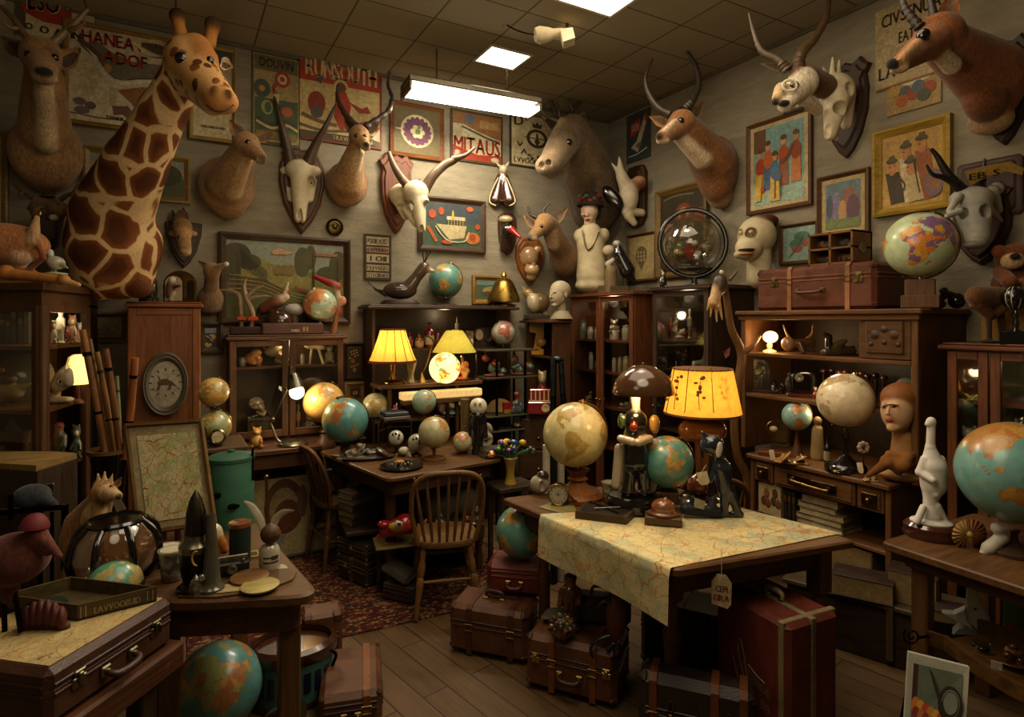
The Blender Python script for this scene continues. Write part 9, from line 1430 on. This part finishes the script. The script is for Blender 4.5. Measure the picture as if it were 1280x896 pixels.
A,B=onz(1112,826,0),onz(1176,842,0);suitcase('grey green case standing upright under the right table',A,B,.09,.24,'34342a',(),(),None,corner=None,bev=.02,lid=.9);t=T('easel','folded wooden easel posts leaning on the grey green case','easel',1112,826,d=dep(A)-.05);m=t.mb('4f3a24','wood:z');m.box((1112,782,0),(8,86,7),.8);m.box((1183,796,0),(7,78,7),.8);m.tube([(1106,760),(1190,772)],2,6);t.add(m,'post')
d=2.2;t=T('wooden_trough','long carved wooden trough full of odds and ends under the right table','trough',1215,860,d=d);t.rot=t.rot;Lp=[(1157,788,.12),(1180,795,.1),(1215,822,0),(1262,850,-.1),(1300,868,-.18)];m=t.mb('5a3a20','wood:x');off=(.34,.18)
w1=[t.p(p)for p in Lp];m.f=lambda p:V(p);up=V((0,0,-.055));bk=V((.16,.16,.03))
for base in(V(),bk):m._add([p+base for p in w1]+[p+base+up*(1.3 if 0 else 1)for p in w1]+[p+base+V((.012,.012,0))for p in w1]+[p+base+up+V((.012,.012,0))for p in w1],[f for i in range(4)for f in((i,i+1,6+i,5+i),(10+i,11+i,i+1,i),(11+i,10+i,15+i,16+i))])
m._add([p+up for p in w1]+[p+up+bk for p in w1],[(i,i+1,6+i,5+i)for i in range(4)]);t.add(m,'trough');m=t.mb('241c16','metal');m.tube([(1140+(2+i*.55)*math.cos(i*.6),795+(2+i*.55)*math.sin(i*.6),.1)for i in range(18)],1.3,6);m.tube([(1148,797,.1),(1160,795,.11)],2,6);t.add(m,'iron_scroll');m=t.mb('3a2616','wood:z');zt=t.p(Lp[1]).z;[m.tube([w1[i]+up+b_*.5,V((w1[i].x+b_.x*.5,w1[i].y+b_.y*.5,-t.loc.z))],4,6)if False else m.tube([w1[i]+up+bk*.5,V(((w1[i]+bk*.5).x,(w1[i]+bk*.5).y,-t.loc.z+.001))],4.5,8)for i in(1,3)];t.add(m,'leg');m=t.mb('9a948a','print');m.box((1246,832,-.1),(11,10,1),.4);t.add(m,'paper_tag')
for px,py,h,w_,c,lb,dd in((1264,830,30,34,('5a3a20','a5803c','4a2a1a'),'gold and brown trinkets heaped in the trough',2.2),(1225,812,12,40,('3a2c20','5a4228','2a2018'),'dark wooden sticks in the trough',2.3)):figure('trinket_heap',lb,'trinkets',px,py,h,w_,dd,c,'gloss','heap',res=54)
t=T('paper_bird','white folded dinosaur like paper figure in the wooden trough','figure',1212,794,d=2.36);m=t.mb('bcbcb6','paint');PB=lambda ps,dy=0,th=.03,c=None:m.poly([(x,y,dy)for x,y in ps],(0,th,0),col=c,bev=.1)
PB([(1209,728),(1216,729),(1228,758),(1238,776),(1236,788),(1226,792),(1206,778),(1207,752)]);PB([(1177,765),(1192,766),(1206,760),(1210,776),(1218,786),(1200,778)],-.012);PB([(1190,791),(1198,783),(1216,780),(1226,792)],-.006,.05,'7a7a76');m.ball((1219,761,-.014),1.6,8,col='1a1614');t.one(m,0)
t=T('framed_card','white framed card with an orange crowd and a black hoop at bottom right','picture',1172,905,d=1.95,rot=-.75);A,B,C,D=(1136,815,.03),(1212,834,-.06),(1206,925,-.12),(1130,915,-.03);m=t.mb('9a9788','paint');bi2=lambda u,v,o=0:tuple((A[i]*(1-u)+B[i]*u)*v+(D[i]*(1-u)+C[i]*u)*(1-v)-(o if i==2 else 0)for i in range(3))
m.poly([bi2(0,0),bi2(1,0),bi2(1,1),bi2(0,1)],(0,.012,0));m.poly([bi2(u,v,.002)for u,v in((.09,.16),(.9,.16),(.9,.88),(.09,.88))],None,'55604e');m.poly([bi2(u,v,.003)for u,v in((.09,.4),(.09,.88),(.17,.88),(.17,.4))],None,'3a1c14');ell=lambda u,v,ru,rv,c,o:m.poly([bi2(u+ru*math.cos(i*PI/12),v+rv*math.sin(i*PI/12),o)for i in range(24)],None,c)
for i in range(7):ell(.16+.085*i,.36-.03*i,.075,.11,('b0702c','c08a34','a5401c')[i%3],.004+.0004*i);ell(.17+.085*i,.27-.03*i,.06,.08,('7a2a1c','a0602c')[i%2],.0045+.0004*i)
ell(.72,.45,.2,.24,'231c17',.008);ell(.73,.45,.15,.19,'8a7a58',.009);ell(.73,.45,.14,.175,'231c17',.0095);ell(.73,.46,.12,.15,'6a7264',.01);m.poly([bi2(u,v,.011)for u,v in((.34,.86),(.4,.82),(.62,.4),(.72,.2),(.6,.3))],None,'231c17');m.text('TRIAV AE',lambda u,v:bi2(.1+.36*u,.05+.07*v,.003),col='4a2a1c');t.add(m,'card',None,0);m=t.mb('17120f','metal');m.tube([(1136,850,.1),(1112,981,.16)],2.5,6);m.tube([(1200,870,.02),(1198,1000,.09)],2.5,6);t.add(m,'easel_leg')
lamp('POINT',(3.4,2.15,1.39),1.5,(1,.76,.44),.04,name='hutch_fill');lamp('POINT',(3.4,2.2,1.12),1.2,(1,.76,.44),.04,name='hutch_desk_fill');lamp('POINT',(3.55,1.2,1.45),.5,(1,.8,.5),.04,name='right_cabinet_fill')  # fills added without fixtures to brighten hutch shelves, desk and right edge cabinet
